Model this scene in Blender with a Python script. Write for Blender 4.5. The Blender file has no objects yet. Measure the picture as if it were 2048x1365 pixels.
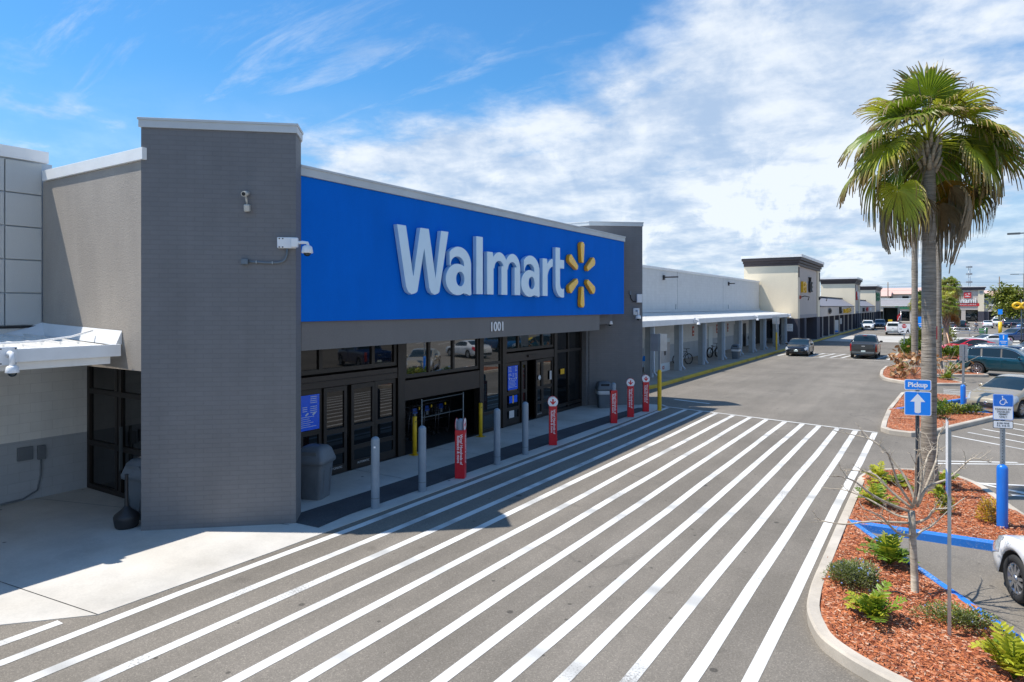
import bpy, bmesh, math, random
import numpy as np
from mathutils import Vector, Matrix, noise as mnoise
from mathutils.geometry import tessellate_polygon
random.seed(7)
R = math.radians
sc = bpy.context.scene
COL = sc.collection

# ------------------------------------------------------------------ camera
cam_d = bpy.data.cameras.new("camera")
cam = bpy.data.objects.new("camera", cam_d)
COL.objects.link(cam)
cam.location = (0, 0, 4.0)
cam.rotation_euler = (R(90), 0, R(32.674))
cam_d.sensor_width = 36
cam_d.lens = 36 * 1330 / 2048
cam_d.shift_y = -69.5 / 2048
cam_d.clip_start = .1
cam_d.clip_end = 6000
sc.camera = cam
sc.render.resolution_x, sc.render.resolution_y = 1024, 682

# ------------------------------------------------------------------ sun, sky, exposure
SUN = Vector((.46, .272, -1.0)).normalized()
sl = bpy.data.lights.new("sun", 'SUN')
sl.energy = 4.6
sl.angle = R(.55)
sl.color = (1.0, .945, .86)
so = bpy.data.objects.new("sun", sl)
so.rotation_euler = SUN.to_track_quat('-Z', 'Y').to_euler()
so.location = (-40, -30, 80)
COL.objects.link(so)
ELEV = math.asin(-SUN.z)
AZ = math.atan2(-SUN.x, -SUN.y)

W = bpy.data.worlds.new("World")
sc.world = W
W.use_nodes = True
nt = W.node_tree
nt.nodes.clear()
def wn(t, **k):
    n = nt.nodes.new(t)
    for a, b in k.items(): setattr(n, a, b)
    return n
def wl(a, b): nt.links.new(a, b)
def wmath(op, a, b=None, c=None):
    n = wn('ShaderNodeMath', operation=op)
    for i, s in enumerate((a, b, c)):
        if s is None: continue
        if isinstance(s, (int, float)): n.inputs[i].default_value = s
        else: wl(s, n.inputs[i])
    return n.outputs[0]
def wsmooth(x, lo, hi, a=0., b=1.):
    n = wn('ShaderNodeMapRange', interpolation_type='SMOOTHSTEP')
    wl(x, n.inputs[0])
    for i, s in enumerate((lo, hi, a, b)): n.inputs[i + 1].default_value = s
    return n.outputs[0]
out = wn('ShaderNodeOutputWorld')
bg = wn('ShaderNodeBackground')
sky = wn('ShaderNodeTexSky', sky_type='NISHITA')
sky.sun_disc = False
sky.sun_elevation = ELEV
sky.sun_rotation = AZ
sky.air_density = 1.3
sky.dust_density = .4
sky.ozone_density = 3.0
tc = wn('ShaderNodeTexCoord')
DIR = tc.outputs['Generated']
sep = wn('ShaderNodeSeparateXYZ'); wl(DIR, sep.inputs[0])
dz = sep.outputs[2]
# lateral axis: how far the direction lies towards the car park side
dr = wn('ShaderNodeVectorMath', operation='DOT_PRODUCT'); wl(DIR, dr.inputs[0]); dr.inputs[1].default_value = (.842, .540, 0)
lat = dr.outputs['Value']
# cloud layer coordinates: direction projected on a high plane
den = wmath('MAXIMUM', wmath('ADD', dz, .16), .05)
px = wmath('DIVIDE', sep.outputs[0], den); py = wmath('DIVIDE', sep.outputs[1], den)
cmb = wn('ShaderNodeCombineXYZ'); wl(px, cmb.inputs[0]); wl(py, cmb.inputs[1])
def noise(vec, scale, detail, rough, dist=0., off=(0, 0, 0)):
    m = wn('ShaderNodeMapping'); m.inputs['Location'].default_value = off; wl(vec, m.inputs[0])
    n = wn('ShaderNodeTexNoise'); n.inputs['Scale'].default_value = scale; n.inputs['Detail'].default_value = detail
    n.inputs['Roughness'].default_value = rough; n.inputs['Distortion'].default_value = dist
    wl(m.outputs[0], n.inputs['Vector'])
    return n.outputs['Fac']
n1 = noise(cmb.outputs[0], 1.15, 9, .56, .25, (3.4, 1.9, 0))
n2 = noise(cmb.outputs[0], 4.2, 8, .6, .1, (9.1, 4.4, 0))
n3 = noise(DIR, 7.5, 7, .62, .35, (1.2, 7.7, 3.1))
# cover grows to the right and towards the horizon, thins out to the upper left
cover = None
for l0, z0, a_, b_, w_ in ((.43, .25, .32, .17, .36), (-.126, .235, .17, .060, .25), (-.085, .37, .11, .035, .20), (-.25, .405, .06, .018, .20), (.06, .12, .50, .10, .40), (.053, .40, .10, .055, -.22), (-.52, .34, .34, .14, -.22), (-.50, .18, .25, .05, .04)):
    ga_ = wmath('ADD', wmath('POWER', wmath('MULTIPLY', wmath('ADD', lat, -l0), 1 / a_), 2.), wmath('POWER', wmath('MULTIPLY', wmath('ADD', dz, -z0), 1 / b_), 2.))
    ga_ = wmath('MULTIPLY', wmath('EXPONENT', wmath('MULTIPLY', ga_, -1.)), w_)
    cover = ga_ if cover is None else wmath('ADD', cover, ga_)
cov = wmath('ADD', wmath('ADD', wmath('MULTIPLY', n1, 1.15), wmath('MULTIPLY', n2, .50)), wmath('ADD', cover, -.295))
mask = wsmooth(cov, .49, .92)
wmap = wn('ShaderNodeMapping'); wmap.inputs['Rotation'].default_value = (0, 0, .5); wmap.inputs['Scale'].default_value = (.8, 3.2, 1); wl(cmb.outputs[0], wmap.inputs[0])
wisp = noise(wmap.outputs[0], 1.5, 8, .66, .5, (5.1, 2.2, 0))
mask = wmath('MAXIMUM', mask, wmath('MULTIPLY', wsmooth(wisp, .50, .72), wsmooth(dz, .52, .30, .10, .38)))
low = wsmooth(dz, .33, .02)                   # hazy cloud bank low over the horizon
bank = wmath('MULTIPLY', low, wsmooth(lat, -.75, .10, .55, .90))
cum = wmath('MULTIPLY', wsmooth(wmath('ADD', n3, wmath('MULTIPLY', lat, .05)), .53, .62), wsmooth(dz, .27, .10))
m2 = wmath('MAXIMUM', wmath('MAXIMUM', mask, bank), wmath('MULTIPLY', cum, .75))
m2 = wmath('MINIMUM', m2, .93)
ccol = wn('ShaderNodeMix', data_type='RGBA')
shade = wmath('MINIMUM', wmath('MAXIMUM', wmath('ADD', wsmooth(wmath('ADD', wmath('MULTIPLY', n2, .6), wmath('MULTIPLY', n3, .5)), .40, .70), wmath('MULTIPLY', cum, .55)), 0.), 1.)
wl(shade, ccol.inputs['Factor'])
ccol.inputs['A'].default_value = (.36, .47, .64, 1)
ccol.inputs['B'].default_value = (.72, .765, .82, 1)
skys = wn('ShaderNodeMix', data_type='RGBA', blend_type='MULTIPLY')
skys.inputs['Factor'].default_value = 1
wl(sky.outputs[0], skys.inputs['A'])
SKY_STRENGTH = .105
skys.inputs['B'].default_value = (SKY_STRENGTH * .42, SKY_STRENGTH * .88, SKY_STRENGTH * 1.22, 1)
fin = wn('ShaderNodeMix', data_type='RGBA')
wl(m2, fin.inputs['Factor'])
wl(skys.outputs['Result'], fin.inputs['A'])
wl(ccol.outputs['Result'], fin.inputs['B'])
wl(fin.outputs['Result'], bg.inputs['Color'])
bg.inputs['Strength'].default_value = 1.0
wl(bg.outputs[0], out.inputs['Surface'])

vs = sc.view_settings
vs.view_transform = 'Standard'; vs.look = 'None'; vs.exposure = 0.38; vs.gamma = 1.0
vs.use_curve_mapping = False
sc.cycles.max_bounces = 6
sc.cycles.glossy_bounces = 3
sc.cycles.transmission_bounces = 4
sc.cycles.sample_clamp_indirect = 4
sc.cycles.use_denoising = True

# ------------------------------------------------------------------ helpers: objects
def tag(o, label=None, cat=None, group=None, kind=None):
    if label: o['label'] = label
    if cat: o['category'] = cat
    if group: o['group'] = group
    if kind: o['kind'] = kind
    return o
def thing(name, loc, label, cat, group=None, rz=0.):
    o = bpy.data.objects.new(name, None)
    o.empty_display_size = .2
    COL.objects.link(o)
    o.location = loc
    o.rotation_euler = (0, 0, rz)
    return tag(o, label, cat, group)
def copy_tree(o, parent=None):
    c = o.copy(); COL.objects.link(c)
    c.parent = parent
    for ch in o.children: copy_tree(ch, c)
    return c

class MB:
    """collects shapes and links them as one mesh object"""
    def __init__(s):
        s.v = []; s.f = []; s.m = []; s.cur = 0; s.sm = []; s.smooth = False
    def slot(s, i): s.cur = i; return s
    def add(s, vs, fs, smooth=None):
        b = len(s.v)
        s.v += [tuple(p) for p in vs]
        for f in fs:
            s.f.append([b + i for i in f]); s.m.append(s.cur)
            s.sm.append(s.smooth if smooth is None else smooth)
        return s
    def box(s, x0, x1, y0, y1, z0, z1, M=None):
        vs = [Vector((x, y, z)) for z in (z0, z1) for y in (y0, y1) for x in (x0, x1)]
        if M: vs = [M @ p for p in vs]
        return s.add(vs, [(0, 2, 3, 1), (4, 5, 7, 6), (0, 1, 5, 4), (2, 6, 7, 3), (0, 4, 6, 2), (1, 3, 7, 5)], False)
    def cbox(s, c, d, rz=0., rx=0., ry=0.):
        M = Matrix.Translation(c) @ Matrix.Rotation(rz, 4, 'Z') @ Matrix.Rotation(ry, 4, 'Y') @ Matrix.Rotation(rx, 4, 'X')
        return s.box(-d[0] / 2, d[0] / 2, -d[1] / 2, d[1] / 2, -d[2] / 2, d[2] / 2, M)
    def prism(s, poly, z0, z1, M=None, bottom=True):
        n = len(poly)
        a = sum(poly[i][0] * poly[(i + 1) % n][1] - poly[(i + 1) % n][0] * poly[i][1] for i in range(n))
        if a < 0: poly = poly[::-1]
        zz0 = z0 if isinstance(z0, (list, tuple)) else [z0] * n
        zz1 = z1 if isinstance(z1, (list, tuple)) else [z1] * n
        vs = [Vector((p[0], p[1], zz0[i])) for i, p in enumerate(poly)] + [Vector((p[0], p[1], zz1[i])) for i, p in enumerate(poly)]
        if M: vs = [M @ p for p in vs]
        tr = tessellate_polygon([[Vector((p[0], p[1], 0)) for p in poly]])
        fs = []
        for t in tr:
            A, B, C = (poly[i] for i in t)
            cr = (B[0] - A[0]) * (C[1] - A[1]) - (B[1] - A[1]) * (C[0] - A[0])
            t = tuple(t) if cr > 0 else tuple(t)[::-1]
            fs.append(tuple(i + n for i in t))
            if bottom: fs.append(tuple(t[::-1]))
        fs += [(i, (i + 1) % n, (i + 1) % n + n, i + n) for i in range(n)]
        return s.add(vs, fs, False)
    def sheet(s, poly, z):
        n = len(poly)
        vs = [Vector((p[0], p[1], z)) for p in poly]
        fs = []
        for t in tessellate_polygon([[Vector((p[0], p[1], 0)) for p in poly]]):
            A, B, C = (poly[i] for i in t)
            cr = (B[0] - A[0]) * (C[1] - A[1]) - (B[1] - A[1]) * (C[0] - A[0])
            fs.append(tuple(t) if cr > 0 else tuple(t)[::-1])
        return s.add(vs, fs, False)
    def tube(s, pts, rad, n=8, caps=True, smooth=True):
        pts = [Vector(p) for p in pts]
        if not isinstance(rad, (list, tuple)): rad = [rad] * len(pts)
        vs = []; prev = None
        for i, p in enumerate(pts):
            t = (pts[min(i + 1, len(pts) - 1)] - pts[max(i - 1, 0)])
            t = t.normalized() if t.length > 1e-9 else Vector((0, 0, 1))
            if prev is None:
                u = t.orthogonal().normalized()
            else:
                u = prev - t * prev.dot(t)
                u = u.normalized() if u.length > 1e-6 else t.orthogonal().normalized()
            prev = u
            w = t.cross(u)
            for k in range(n):
                a = 2 * math.pi * k / n
                vs.append(p + (u * math.cos(a) + w * math.sin(a)) * rad[i])
        fs = []
        for i in range(len(pts) - 1):
            for k in range(n):
                k2 = (k + 1) % n
                fs.append((i * n + k, i * n + k2, (i + 1) * n + k2, (i + 1) * n + k))
        s.add(vs, fs, smooth)
        if caps:
            b = len(s.v) - len(vs)
            s.f.append([b + k for k in range(n)][::-1]); s.m.append(s.cur); s.sm.append(False)
            s.f.append([b + (len(pts) - 1) * n + k for k in range(n)]); s.m.append(s.cur); s.sm.append(False)
        return s
    def lathe(s, prof, n=20, M=None, smooth=True):
        vs = []
        for r, z in prof:
            for k in range(n):
                a = 2 * math.pi * k / n
                p = Vector((r * math.cos(a), r * math.sin(a), z))
                vs.append(M @ p if M else p)
        fs = []
        for i in range(len(prof) - 1):
            for k in range(n):
                k2 = (k + 1) % n
                fs.append((i * n + k, i * n + k2, (i + 1) * n + k2, (i + 1) * n + k))
        return s.add(vs, fs, smooth)
    def ball(s, c, r, n=10, m=6, M=None):
        c = Vector(c); r = r if isinstance(r, (list, tuple)) else (r, r, r)
        vs = []; 
        for i in range(m + 1):
            t = math.pi * i / m
            for k in range(n):
                a = 2 * math.pi * k / n
                p = Vector((r[0] * math.sin(t) * math.cos(a), r[1] * math.sin(t) * math.sin(a), r[2] * math.cos(t)))
                if M: p = M @ p
                vs.append(c + p)
        fs = [(i * n + k, (i + 1) * n + k, (i + 1) * n + (k + 1) % n, i * n + (k + 1) % n) for i in range(m) for k in range(n)]
        return s.add(vs, fs, True)
    def build(s, name, mats, parent=None, bevel=0., loc=None, seg=2):
        me = bpy.data.meshes.new(name)
        me.from_pydata(s.v, [], s.f)
        if not isinstance(mats, (list, tuple)): mats = [mats]
        for m in mats: me.materials.append(m)
        me.polygons.foreach_set('material_index', s.m)
        me.polygons.foreach_set('use_smooth', s.sm)
        me.update()
        o = bpy.data.objects.new(name, me)
        COL.objects.link(o)
        if parent: o.parent = parent
        if loc: o.location = loc
        if bevel:
            b = o.modifiers.new("bevel", 'BEVEL'); b.width = bevel; b.segments = seg; b.limit_method = 'ANGLE'; b.angle_limit = R(40)
        return o

def text_obj(name, body, size, mat, parent=None, M=None, extrude=.004, bold=0., align='CENTER', xs=1., line=1.0, shear=0.):
    """words as a real mesh lying in local XY, facing +Z, then moved by M"""
    cu = bpy.data.curves.new(name, 'FONT')
    cu.body = body; cu.size = size; cu.extrude = extrude; cu.offset = bold; cu.align_x = align; cu.align_y = 'CENTER'
    cu.space_line = line; cu.resolution_u = 3; cu.shear = shear
    t = bpy.data.objects.new(name + "_tmp", cu); COL.objects.link(t)
    dg = bpy.context.evaluated_depsgraph_get()
    me = bpy.data.meshes.new_from_object(t.evaluated_get(dg))
    bpy.data.objects.remove(t); bpy.data.curves.remove(cu)
    X = Matrix.Scale(xs, 4, (1, 0, 0))
    me.transform((M @ X) if M else X)
    me.materials.clear(); me.materials.append(mat)
    me.name = name
    o = bpy.data.objects.new(name, me); COL.objects.link(o)
    if parent: o.parent = parent
    return o
def face_matrix(origin, xdir, updir):
    x = Vector(xdir).normalized(); u = Vector(updir).normalized(); n = x.cross(u)
    return Matrix(((x.x, u.x, n.x, origin[0]), (x.y, u.y, n.y, origin[1]), (x.z, u.z, n.z, origin[2]), (0, 0, 0, 1)))

# ------------------------------------------------------------------ helpers: materials
class NM:
    def __init__(s, name):
        s.m = bpy.data.materials.new(name); s.m.use_nodes = True
        s.t = s.m.node_tree; s.b = s.t.nodes['Principled BSDF']
        s.geo = None
    def n(s, t, **k):
        x = s.t.nodes.new(t)
        for a, b in k.items(): setattr(x, a, b)
        return x
    def l(s, a, b): s.t.links.new(a, b)
    def tc(s, kind='Object'):
        return s.n('ShaderNodeTexCoord').outputs[kind]
    def pos(s): return s.n('ShaderNodeNewGeometry').outputs['Position']
    def map(s, v, scale=(1, 1, 1), loc=(0, 0, 0), rot=(0, 0, 0)):
        m = s.n('ShaderNodeMapping'); m.inputs['Scale'].default_value = scale; m.inputs['Location'].default_value = loc; m.inputs['Rotation'].default_value = rot
        s.l(v, m.inputs[0]); return m.outputs[0]
    def noise(s, v, scale, detail=4, rough=.55, dist=0.):
        x = s.n('ShaderNodeTexNoise'); x.inputs['Scale'].default_value = scale; x.inputs['Detail'].default_value = detail
        x.inputs['Roughness'].default_value = rough; x.inputs['Distortion'].default_value = dist
        s.l(v, x.inputs['Vector']); return x.outputs['Fac']
    def vor(s, v, scale, feature='F1', out='Distance'):
        x = s.n('ShaderNodeTexVoronoi', feature=feature); x.inputs['Scale'].default_value = scale
        s.l(v, x.inputs['Vector']); return x.outputs[out]
    def ramp(s, f, stops):
        r = s.n('ShaderNodeValToRGB'); e = r.color_ramp.elements
        while len(e) < len(stops): e.new(.5)
        for i, (p, c) in enumerate(stops):
            e[i].position = p
            e[i].color = (c, c, c, 1) if isinstance(c, (int, float)) else (*c, 1)
        s.l(f, r.inputs[0]); return r.outputs[0]
    def mix(s, f, a, b, mode='MIX'):
        x = s.n('ShaderNodeMix', data_type='RGBA', blend_type=mode)
        for key, val in (('Factor', f), ('A', a), ('B', b)):
            if isinstance(val, (int, float)): x.inputs[key].default_value = val if key == 'Factor' else (val, val, val, 1)
            elif isinstance(val, tuple): x.inputs[key].default_value = (*val, 1)
            else: s.l(val, x.inputs[key])
        return x.outputs['Result']
    def math(s, op, a, b=None):
        x = s.n('ShaderNodeMath', operation=op)
        for i, q in enumerate((a, b)):
            if q is None: continue
            if isinstance(q, (int, float)): x.inputs[i].default_value = q
            else: s.l(q, x.inputs[i])
        return x.outputs[0]
    def bump(s, h, strength=.3, dist=.01):
        b = s.n('ShaderNodeBump'); b.inputs['Strength'].default_value = strength; b.inputs['Distance'].default_value = dist
        s.l(h, b.inputs['Height']); s.l(b.outputs[0], s.b.inputs['Normal'])
    def col(s, c):
        if isinstance(c, tuple): s.b.inputs['Base Color'].default_value = (*c, 1)
        else: s.l(c, s.b.inputs['Base Color'])
    def set(s, **k):
        for a, v in k.items(): s.b.inputs[a.replace('_', ' ')].default_value = v
        return s

def pm(name, c, rough=.6, metal=0., var=.10, scale=2.5, bump=0., bscale=60., coat=0., spec=.5, streak=False):
    """plain procedural surface: base colour with soft wear variation and optional grain"""
    k = NM(name); k.set(Roughness=rough, Metallic=metal)
    k.b.inputs['Specular IOR Level'].default_value = spec
    if coat: k.b.inputs['Coat Weight'].default_value = coat; k.b.inputs['Coat Roughness'].default_value = .05
    v = k.pos()
    f = k.noise(k.map(v, (1, 1, .18)) if streak else v, scale, 5, .6)
    lo = tuple(max(0, x * (1 - var)) for x in c); hi = tuple(min(1, x * (1 + var)) for x in c)
    k.col(k.ramp(f, [(.3, lo), (.7, hi)]))
    if bump: k.bump(k.noise(v, bscale, 4, .6), bump, .01)
    return k.m

M = {}
def paint(name, c, rough=.22, metal=0.):
    k = NM(name); k.set(Roughness=rough, Metallic=metal)
    k.b.inputs['Coat Weight'].default_value = .45 if max(c) < .03 else .8; k.b.inputs['Coat Roughness'].default_value = .04
    if max(c) < .03: k.b.inputs['Specular IOR Level'].default_value = .25
    f = k.noise(k.tc(), 2.2, 3)
    k.col(k.ramp(f, [(.3, tuple(x * .93 for x in c)), (.7, tuple(min(1, x * 1.05) for x in c))]))
    M[name] = k.m
    return k.m
def add(name, *a, **k):
    M[name] = pm(name, *a, **k)

# asphalt
k = NM('asphalt'); v = k.pos()
agg = k.vor(v, 85, out='Color'); sg = k.n('ShaderNodeSeparateColor'); k.l(agg, sg.inputs[0])
base = k.ramp(k.noise(v, .35, 6, .62), [(.28, (.155, .136, .110)), (.72, (.230, .203, .168))])
base = k.mix(.42, base, k.ramp(k.noise(k.map(v, (1.6, .16, 1)), 1.2, 5, .65), [(.3, .72), (.7, 1.18)]), 'MULTIPLY')
spk = k.ramp(sg.outputs[0], [(.0, .72), (.55, .98), (.86, 1.07), (.97, 1.45)])
c = k.mix(.85, base, spk, 'MULTIPLY')
stn = k.ramp(k.noise(v, 1.7, 3, .5), [(.66, 1.0), (.74, .70)])
c = k.mix(.6, c, stn, 'MULTIPLY')
for sc_, r_ in ((1.1, .04), (2.3, .05), (.6, .035)):
    spots = k.ramp(k.vor(k.map(v, (1, 1, 1), (sc_ * 3, sc_, 0)), sc_), [(r_, .30), (r_ * 1.5, 1.0)])
    c = k.mix(.8, c, spots, 'MULTIPLY')
trk = k.ramp(k.noise(k.map(v, (.55, .02, 1)), 1.0, 2, .4), [(.42, 1.06), (.58, .86)])
c = k.mix(.45, c, trk, 'MULTIPLY')
wv = k.n('ShaderNodeVectorMath', operation='ADD'); k.l(v, wv.inputs[0])
nz = k.n('ShaderNodeTexNoise'); nz.inputs['Scale'].default_value = .9; nz.inputs['Detail'].default_value = 4; k.l(v, nz.inputs['Vector']); k.l(nz.outputs['Color'], wv.inputs[1])
crk = k.vor(wv.outputs[0], .16, 'DISTANCE_TO_EDGE')
c = k.mix(k.math('MULTIPLY', k.ramp(crk, [(.0, 1.), (.006, .0)]), k.ramp(k.noise(v, .25, 2), [(.52, 0.), (.70, .45)])), c, (.055, .050, .044))
oil = k.ramp(k.noise(v, .45, 4, .6), [(.60, 1.0), (.78, .62)])
c = k.mix(.45, c, oil, 'MULTIPLY')
pale = k.ramp(k.noise(k.map(v, (1, 1, 1), (31, 7, 0)), 1.3, 6, .75), [(.68, 0.), (.80, .35)])
c = k.mix(pale, c, (.42, .40, .36))
k.col(c); k.set(Roughness=.86); k.bump(sg.outputs[0], .35, .006)
M['asphalt'] = k.m
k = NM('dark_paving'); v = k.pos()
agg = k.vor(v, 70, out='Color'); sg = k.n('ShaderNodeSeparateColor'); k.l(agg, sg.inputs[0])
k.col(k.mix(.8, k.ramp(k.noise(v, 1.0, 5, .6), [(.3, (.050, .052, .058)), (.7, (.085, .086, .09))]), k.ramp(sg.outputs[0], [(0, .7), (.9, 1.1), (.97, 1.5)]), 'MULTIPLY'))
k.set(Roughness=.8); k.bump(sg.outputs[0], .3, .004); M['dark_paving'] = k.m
# concrete
def concrete(name, c, joints=None, stain=.25):
    k = NM(name); v = k.pos()
    f = k.noise(v, .8, 7, .65)
    b = k.ramp(f, [(.25, tuple(x * (1 - stain) for x in c)), (.6, c), (.85, tuple(min(1, x * 1.08) for x in c))])
    b = k.mix(.5, b, k.ramp(k.noise(v, 30, 4, .7), [(.3, .85), (.7, 1.08)]), 'MULTIPLY')
    b = k.mix(.85, b, k.ramp(k.vor(v, 1.3), [(.035, .22), (.055, 1.0)]), 'MULTIPLY')
    b = k.mix(.6, b, k.ramp(k.noise(k.map(v, (1, 1, 1), (13, 5, 0)), .55, 6, .7), [(.56, 1.0), (.74, .70)]), 'MULTIPLY')
    b = k.mix(.4, b, k.ramp(k.noise(k.map(v, (.5, .5, .5)), 1.1, 2, .4), [(.35, (.80, .74, .64)), (.6, (1, 1, 1))]), 'MULTIPLY')
    k.col(b); k.set(Roughness=.85); k.bump(k.noise(v, 90, 4, .7), .2, .005)
    M[name] = k.m
concrete('concrete', (.60, .575, .53))
concrete('concrete_walk', (.36, .325, .28))
concrete('kerb', (.56, .50, .42), stain=.5)
concrete('concrete_road', (.50, .48, .44))
# road paint, worn
def worn(name, c, wear=.60, under=(.17, .16, .145)):
    k = NM(name); v = k.pos()
    w = k.math('ADD', k.math('MULTIPLY', k.noise(v, .55, 3, .5), .55), k.math('MULTIPLY', k.noise(v, 38, 5, .75), .62))
    f = k.ramp(w, [(wear, 0.), (wear + .10, .85)])
    tone = k.ramp(k.noise(v, .9, 5, .6), [(.3, tuple(x * .82 for x in c)), (.65, c)])
    tyre = k.ramp(k.noise(k.map(v, (.25, 1.3, 1)), .8, 2, .5), [(.56, 1.0), (.70, .55)])
    gr = k.ramp(k.noise(v, 120, 3, .7), [(.30, .80), (.52, 1.0)])
    k.col(k.mix(f, k.mix(.8, k.mix(.8, tone, tyre, 'MULTIPLY'), gr, 'MULTIPLY'), under)); k.set(Roughness=.7)
    k.bump(k.noise(v, 70, 3, .6), .2, .004)
    M[name] = k.m
worn('white_marking', (.72, .71, .675), .655)
worn('blue_marking', (.05, .22, .55), .66)
worn('yellow_kerb', (.62, .42, .03), .66, (.4, .35, .25))
worn('blue_kerb', (.018, .20, .66), .64, (.42, .47, .52))
# painted brick / block
def brick(name, c, bw=.30, bh=.085, strength=.5, two=None, split=1.24, var=.07):
    k = NM(name); v = k.tc('Object')
    s_ = k.n('ShaderNodeSeparateXYZ'); k.l(v, s_.inputs[0])
    u = k.math('ADD', s_.outputs[0], s_.outputs[1])
    cb = k.n('ShaderNodeCombineXYZ'); k.l(u, cb.inputs[0]); k.l(s_.outputs[2], cb.inputs[1])
    br = k.n('ShaderNodeTexBrick'); br.offset = .5
    br.inputs['Scale'].default_value = 1.0; br.inputs['Brick Width'].default_value = bw; br.inputs['Row Height'].default_value = bh
    br.inputs['Mortar Size'].default_value = .006; br.inputs['Mortar Smooth'].default_value = .6
    br.inputs['Color1'].default_value = (1, 1, 1, 1); br.inputs['Color2'].default_value = (.93, .93, .93, 1); br.inputs['Mortar'].default_value = (.78, .78, .78, 1)
    k.l(cb.outputs[0], br.inputs['Vector'])
    f = k.noise(v, 1.1, 6, .65)
    if two:
        z = s_.outputs[2]; st = k.math('GREATER_THAN', z, split)
        c0 = k.mix(st, two, c)
    else: c0 = c
    b = k.mix(1., c0, k.ramp(f, [(.3, 1 - var), (.7, 1 + var)]), 'MULTIPLY')
    b = k.mix(.6, b, k.ramp(k.noise(k.map(v, (1.5, 1.5, .12)), 1.4, 5, .65), [(.32, 1 - 1.6 * var), (.62, 1.04)]), 'MULTIPLY')
    b = k.mix(.5, b, k.ramp(k.noise(k.map(v, (1, 1, 3)), 2.2, 6, .75), [(.70, 1.), (.80, 1.35)]), 'MULTIPLY')
    b = k.mix(.8, b, br.outputs['Color'], 'MULTIPLY')
    k.col(b); k.set(Roughness=.62)
    hh = k.math('ADD', k.math('MULTIPLY', br.outputs['Fac'], -1.0), k.math('MULTIPLY', k.noise(v, 45, 4, .6), .35))
    k.bump(hh, strength, .012)
    M[name] = k.m
brick('grey_brick', (.168, .167, .171), var=.075, strength=.38)
brick('pale_block', (.74, .74, .71), .40, .2, .30, two=(.37, .40, .43), split=1.24)
brick('white_block', (.62, .63, .62), .40, .2, .14, two=(.40, .44, .48), split=1.35, var=.035)
def stucco(name, c, var=.10, strength=.5, scale=26):
    k = NM(name); v = k.pos()
    f = k.noise(k.map(v, (1, 1, .35)), 1.0, 6, .65)
    b = k.ramp(f, [(.28, tuple(x * (1 - var) for x in c)), (.7, tuple(min(1, x * (1 + var)) for x in c))])
    b = k.mix(.6, b, k.ramp(k.noise(v, scale, 5, .7), [(.3, .86), (.7, 1.08)]), 'MULTIPLY')
    k.col(b); k.set(Roughness=.85); k.bump(k.noise(v, scale * 1.4, 5, .7), strength, .02)
    M[name] = k.m
stucco('taupe_stucco', (.36, .318, .272), .12)
stucco('grey_stucco', (.185, .175, .168), .06)
stucco('panel_grey', (.54, .555, .54), .05, .35, 60)
stucco('cream_stucco', (.77, .67, .50), .04, .2)
stucco('taupe_panel', (.50, .445, .40), .05, .2)
stucco('dark_base', (.060, .058, .075), .10, .2)
stucco('blue_stucco', (.001, .150, .66), .07, .40, 40)
M['blue_stucco'].node_tree.nodes['Principled BSDF'].inputs['Specular IOR Level'].default_value = .12
add('coping', (.52, .55, .56), rough=.45, var=.08, scale=1.2)
add('coping_white', (.80, .80, .78), rough=.5, var=.05)
add('white_metal', (.76, .77, .77), rough=.42, var=.05)
add('canopy_deck', (.74, .73, .70), rough=.45, var=.07, streak=True)
add('downspout', (.44, .52, .60), rough=.45, var=.06)
add('post_grey', (.30, .33, .34), rough=.6, var=.1)
add('dark_bronze', (.017, .013, .011), rough=.42, var=.15, bump=.05)
add('bronze_panel', (.032, .023, .019), rough=.45, var=.15)
add('black', (.010, .010, .011), rough=.5, var=.2)
add('black_plastic', (.022, .022, .024), rough=.5, var=.15)
add('rubber', (.022, .022, .022), rough=.8, var=.2)
add('cornice_brown', (.060, .046, .046), rough=.6, var=.12)
add('mansard', (.25, .24, .26), rough=.6, var=.08, streak=True)
add('letter_face', (.60, .77, .90), rough=.16, var=.03, coat=.6)
add('letter_side', (.40, .63, .82), rough=.35, var=.04)
add('spark_face', (.95, .52, .006), rough=.22, var=.05, coat=.4)
add('spark_side', (.85, .38, .006), rough=.35, var=.05)
add('white_plastic', (.80, .81, .82), rough=.35, var=.03)
add('old_plastic', (.55, .53, .47), rough=.5, var=.15, scale=20)
add('bin_grey', (.135, .155, .175), rough=.5, var=.12, bump=.1, bscale=120)
add('bollard_grey', (.215, .265, .315), rough=.42, var=.10, scale=3)
add('bollard_yellow', (.72, .46, .012), rough=.5, var=.10, scale=5)
add('wrap_red', (.62, .008, .020), rough=.3, var=.08)
add('white_vinyl', (.86, .86, .86), rough=.35, var=.03)
add('sign_blue', (.002, .25, .88), rough=.28, var=.03)
add('sign_back', (.40, .42, .44), rough=.38, metal=.7, var=.1)
add('galvanised', (.42, .46, .49), rough=.38, metal=.75, var=.12, scale=8)
add('post_dark', (.11, .125, .13), rough=.5, metal=.3, var=.15)
add('post_blue', (.010, .16, .62), rough=.35, var=.08, coat=.3)
add('poster_blue', (.002, .12, .86), rough=.25, var=.06)
add('poster_white', (.6, .7, .85), rough=.4, var=.05)
add('steel', (.55, .56, .57), rough=.3, metal=.9, var=.06)
add('conduit', (.15, .19, .225), rough=.5, metal=.2, var=.1)
add('ice_white', (.62, .68, .70), rough=.4, var=.04)
add('ice_door', (.45, .42, .40), rough=.4, var=.05)
add('fire_red', (.45, .07, .035), rough=.5, var=.1)
add('skin', (.36, .20, .13), rough=.55, var=.06)
add('hair', (.025, .017, .012), rough=.6, var=.2)
add('trousers', (.035, .04, .055), rough=.85, var=.15)
add('shirt', (.42, .46, .55), rough=.85, var=.1)
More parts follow.
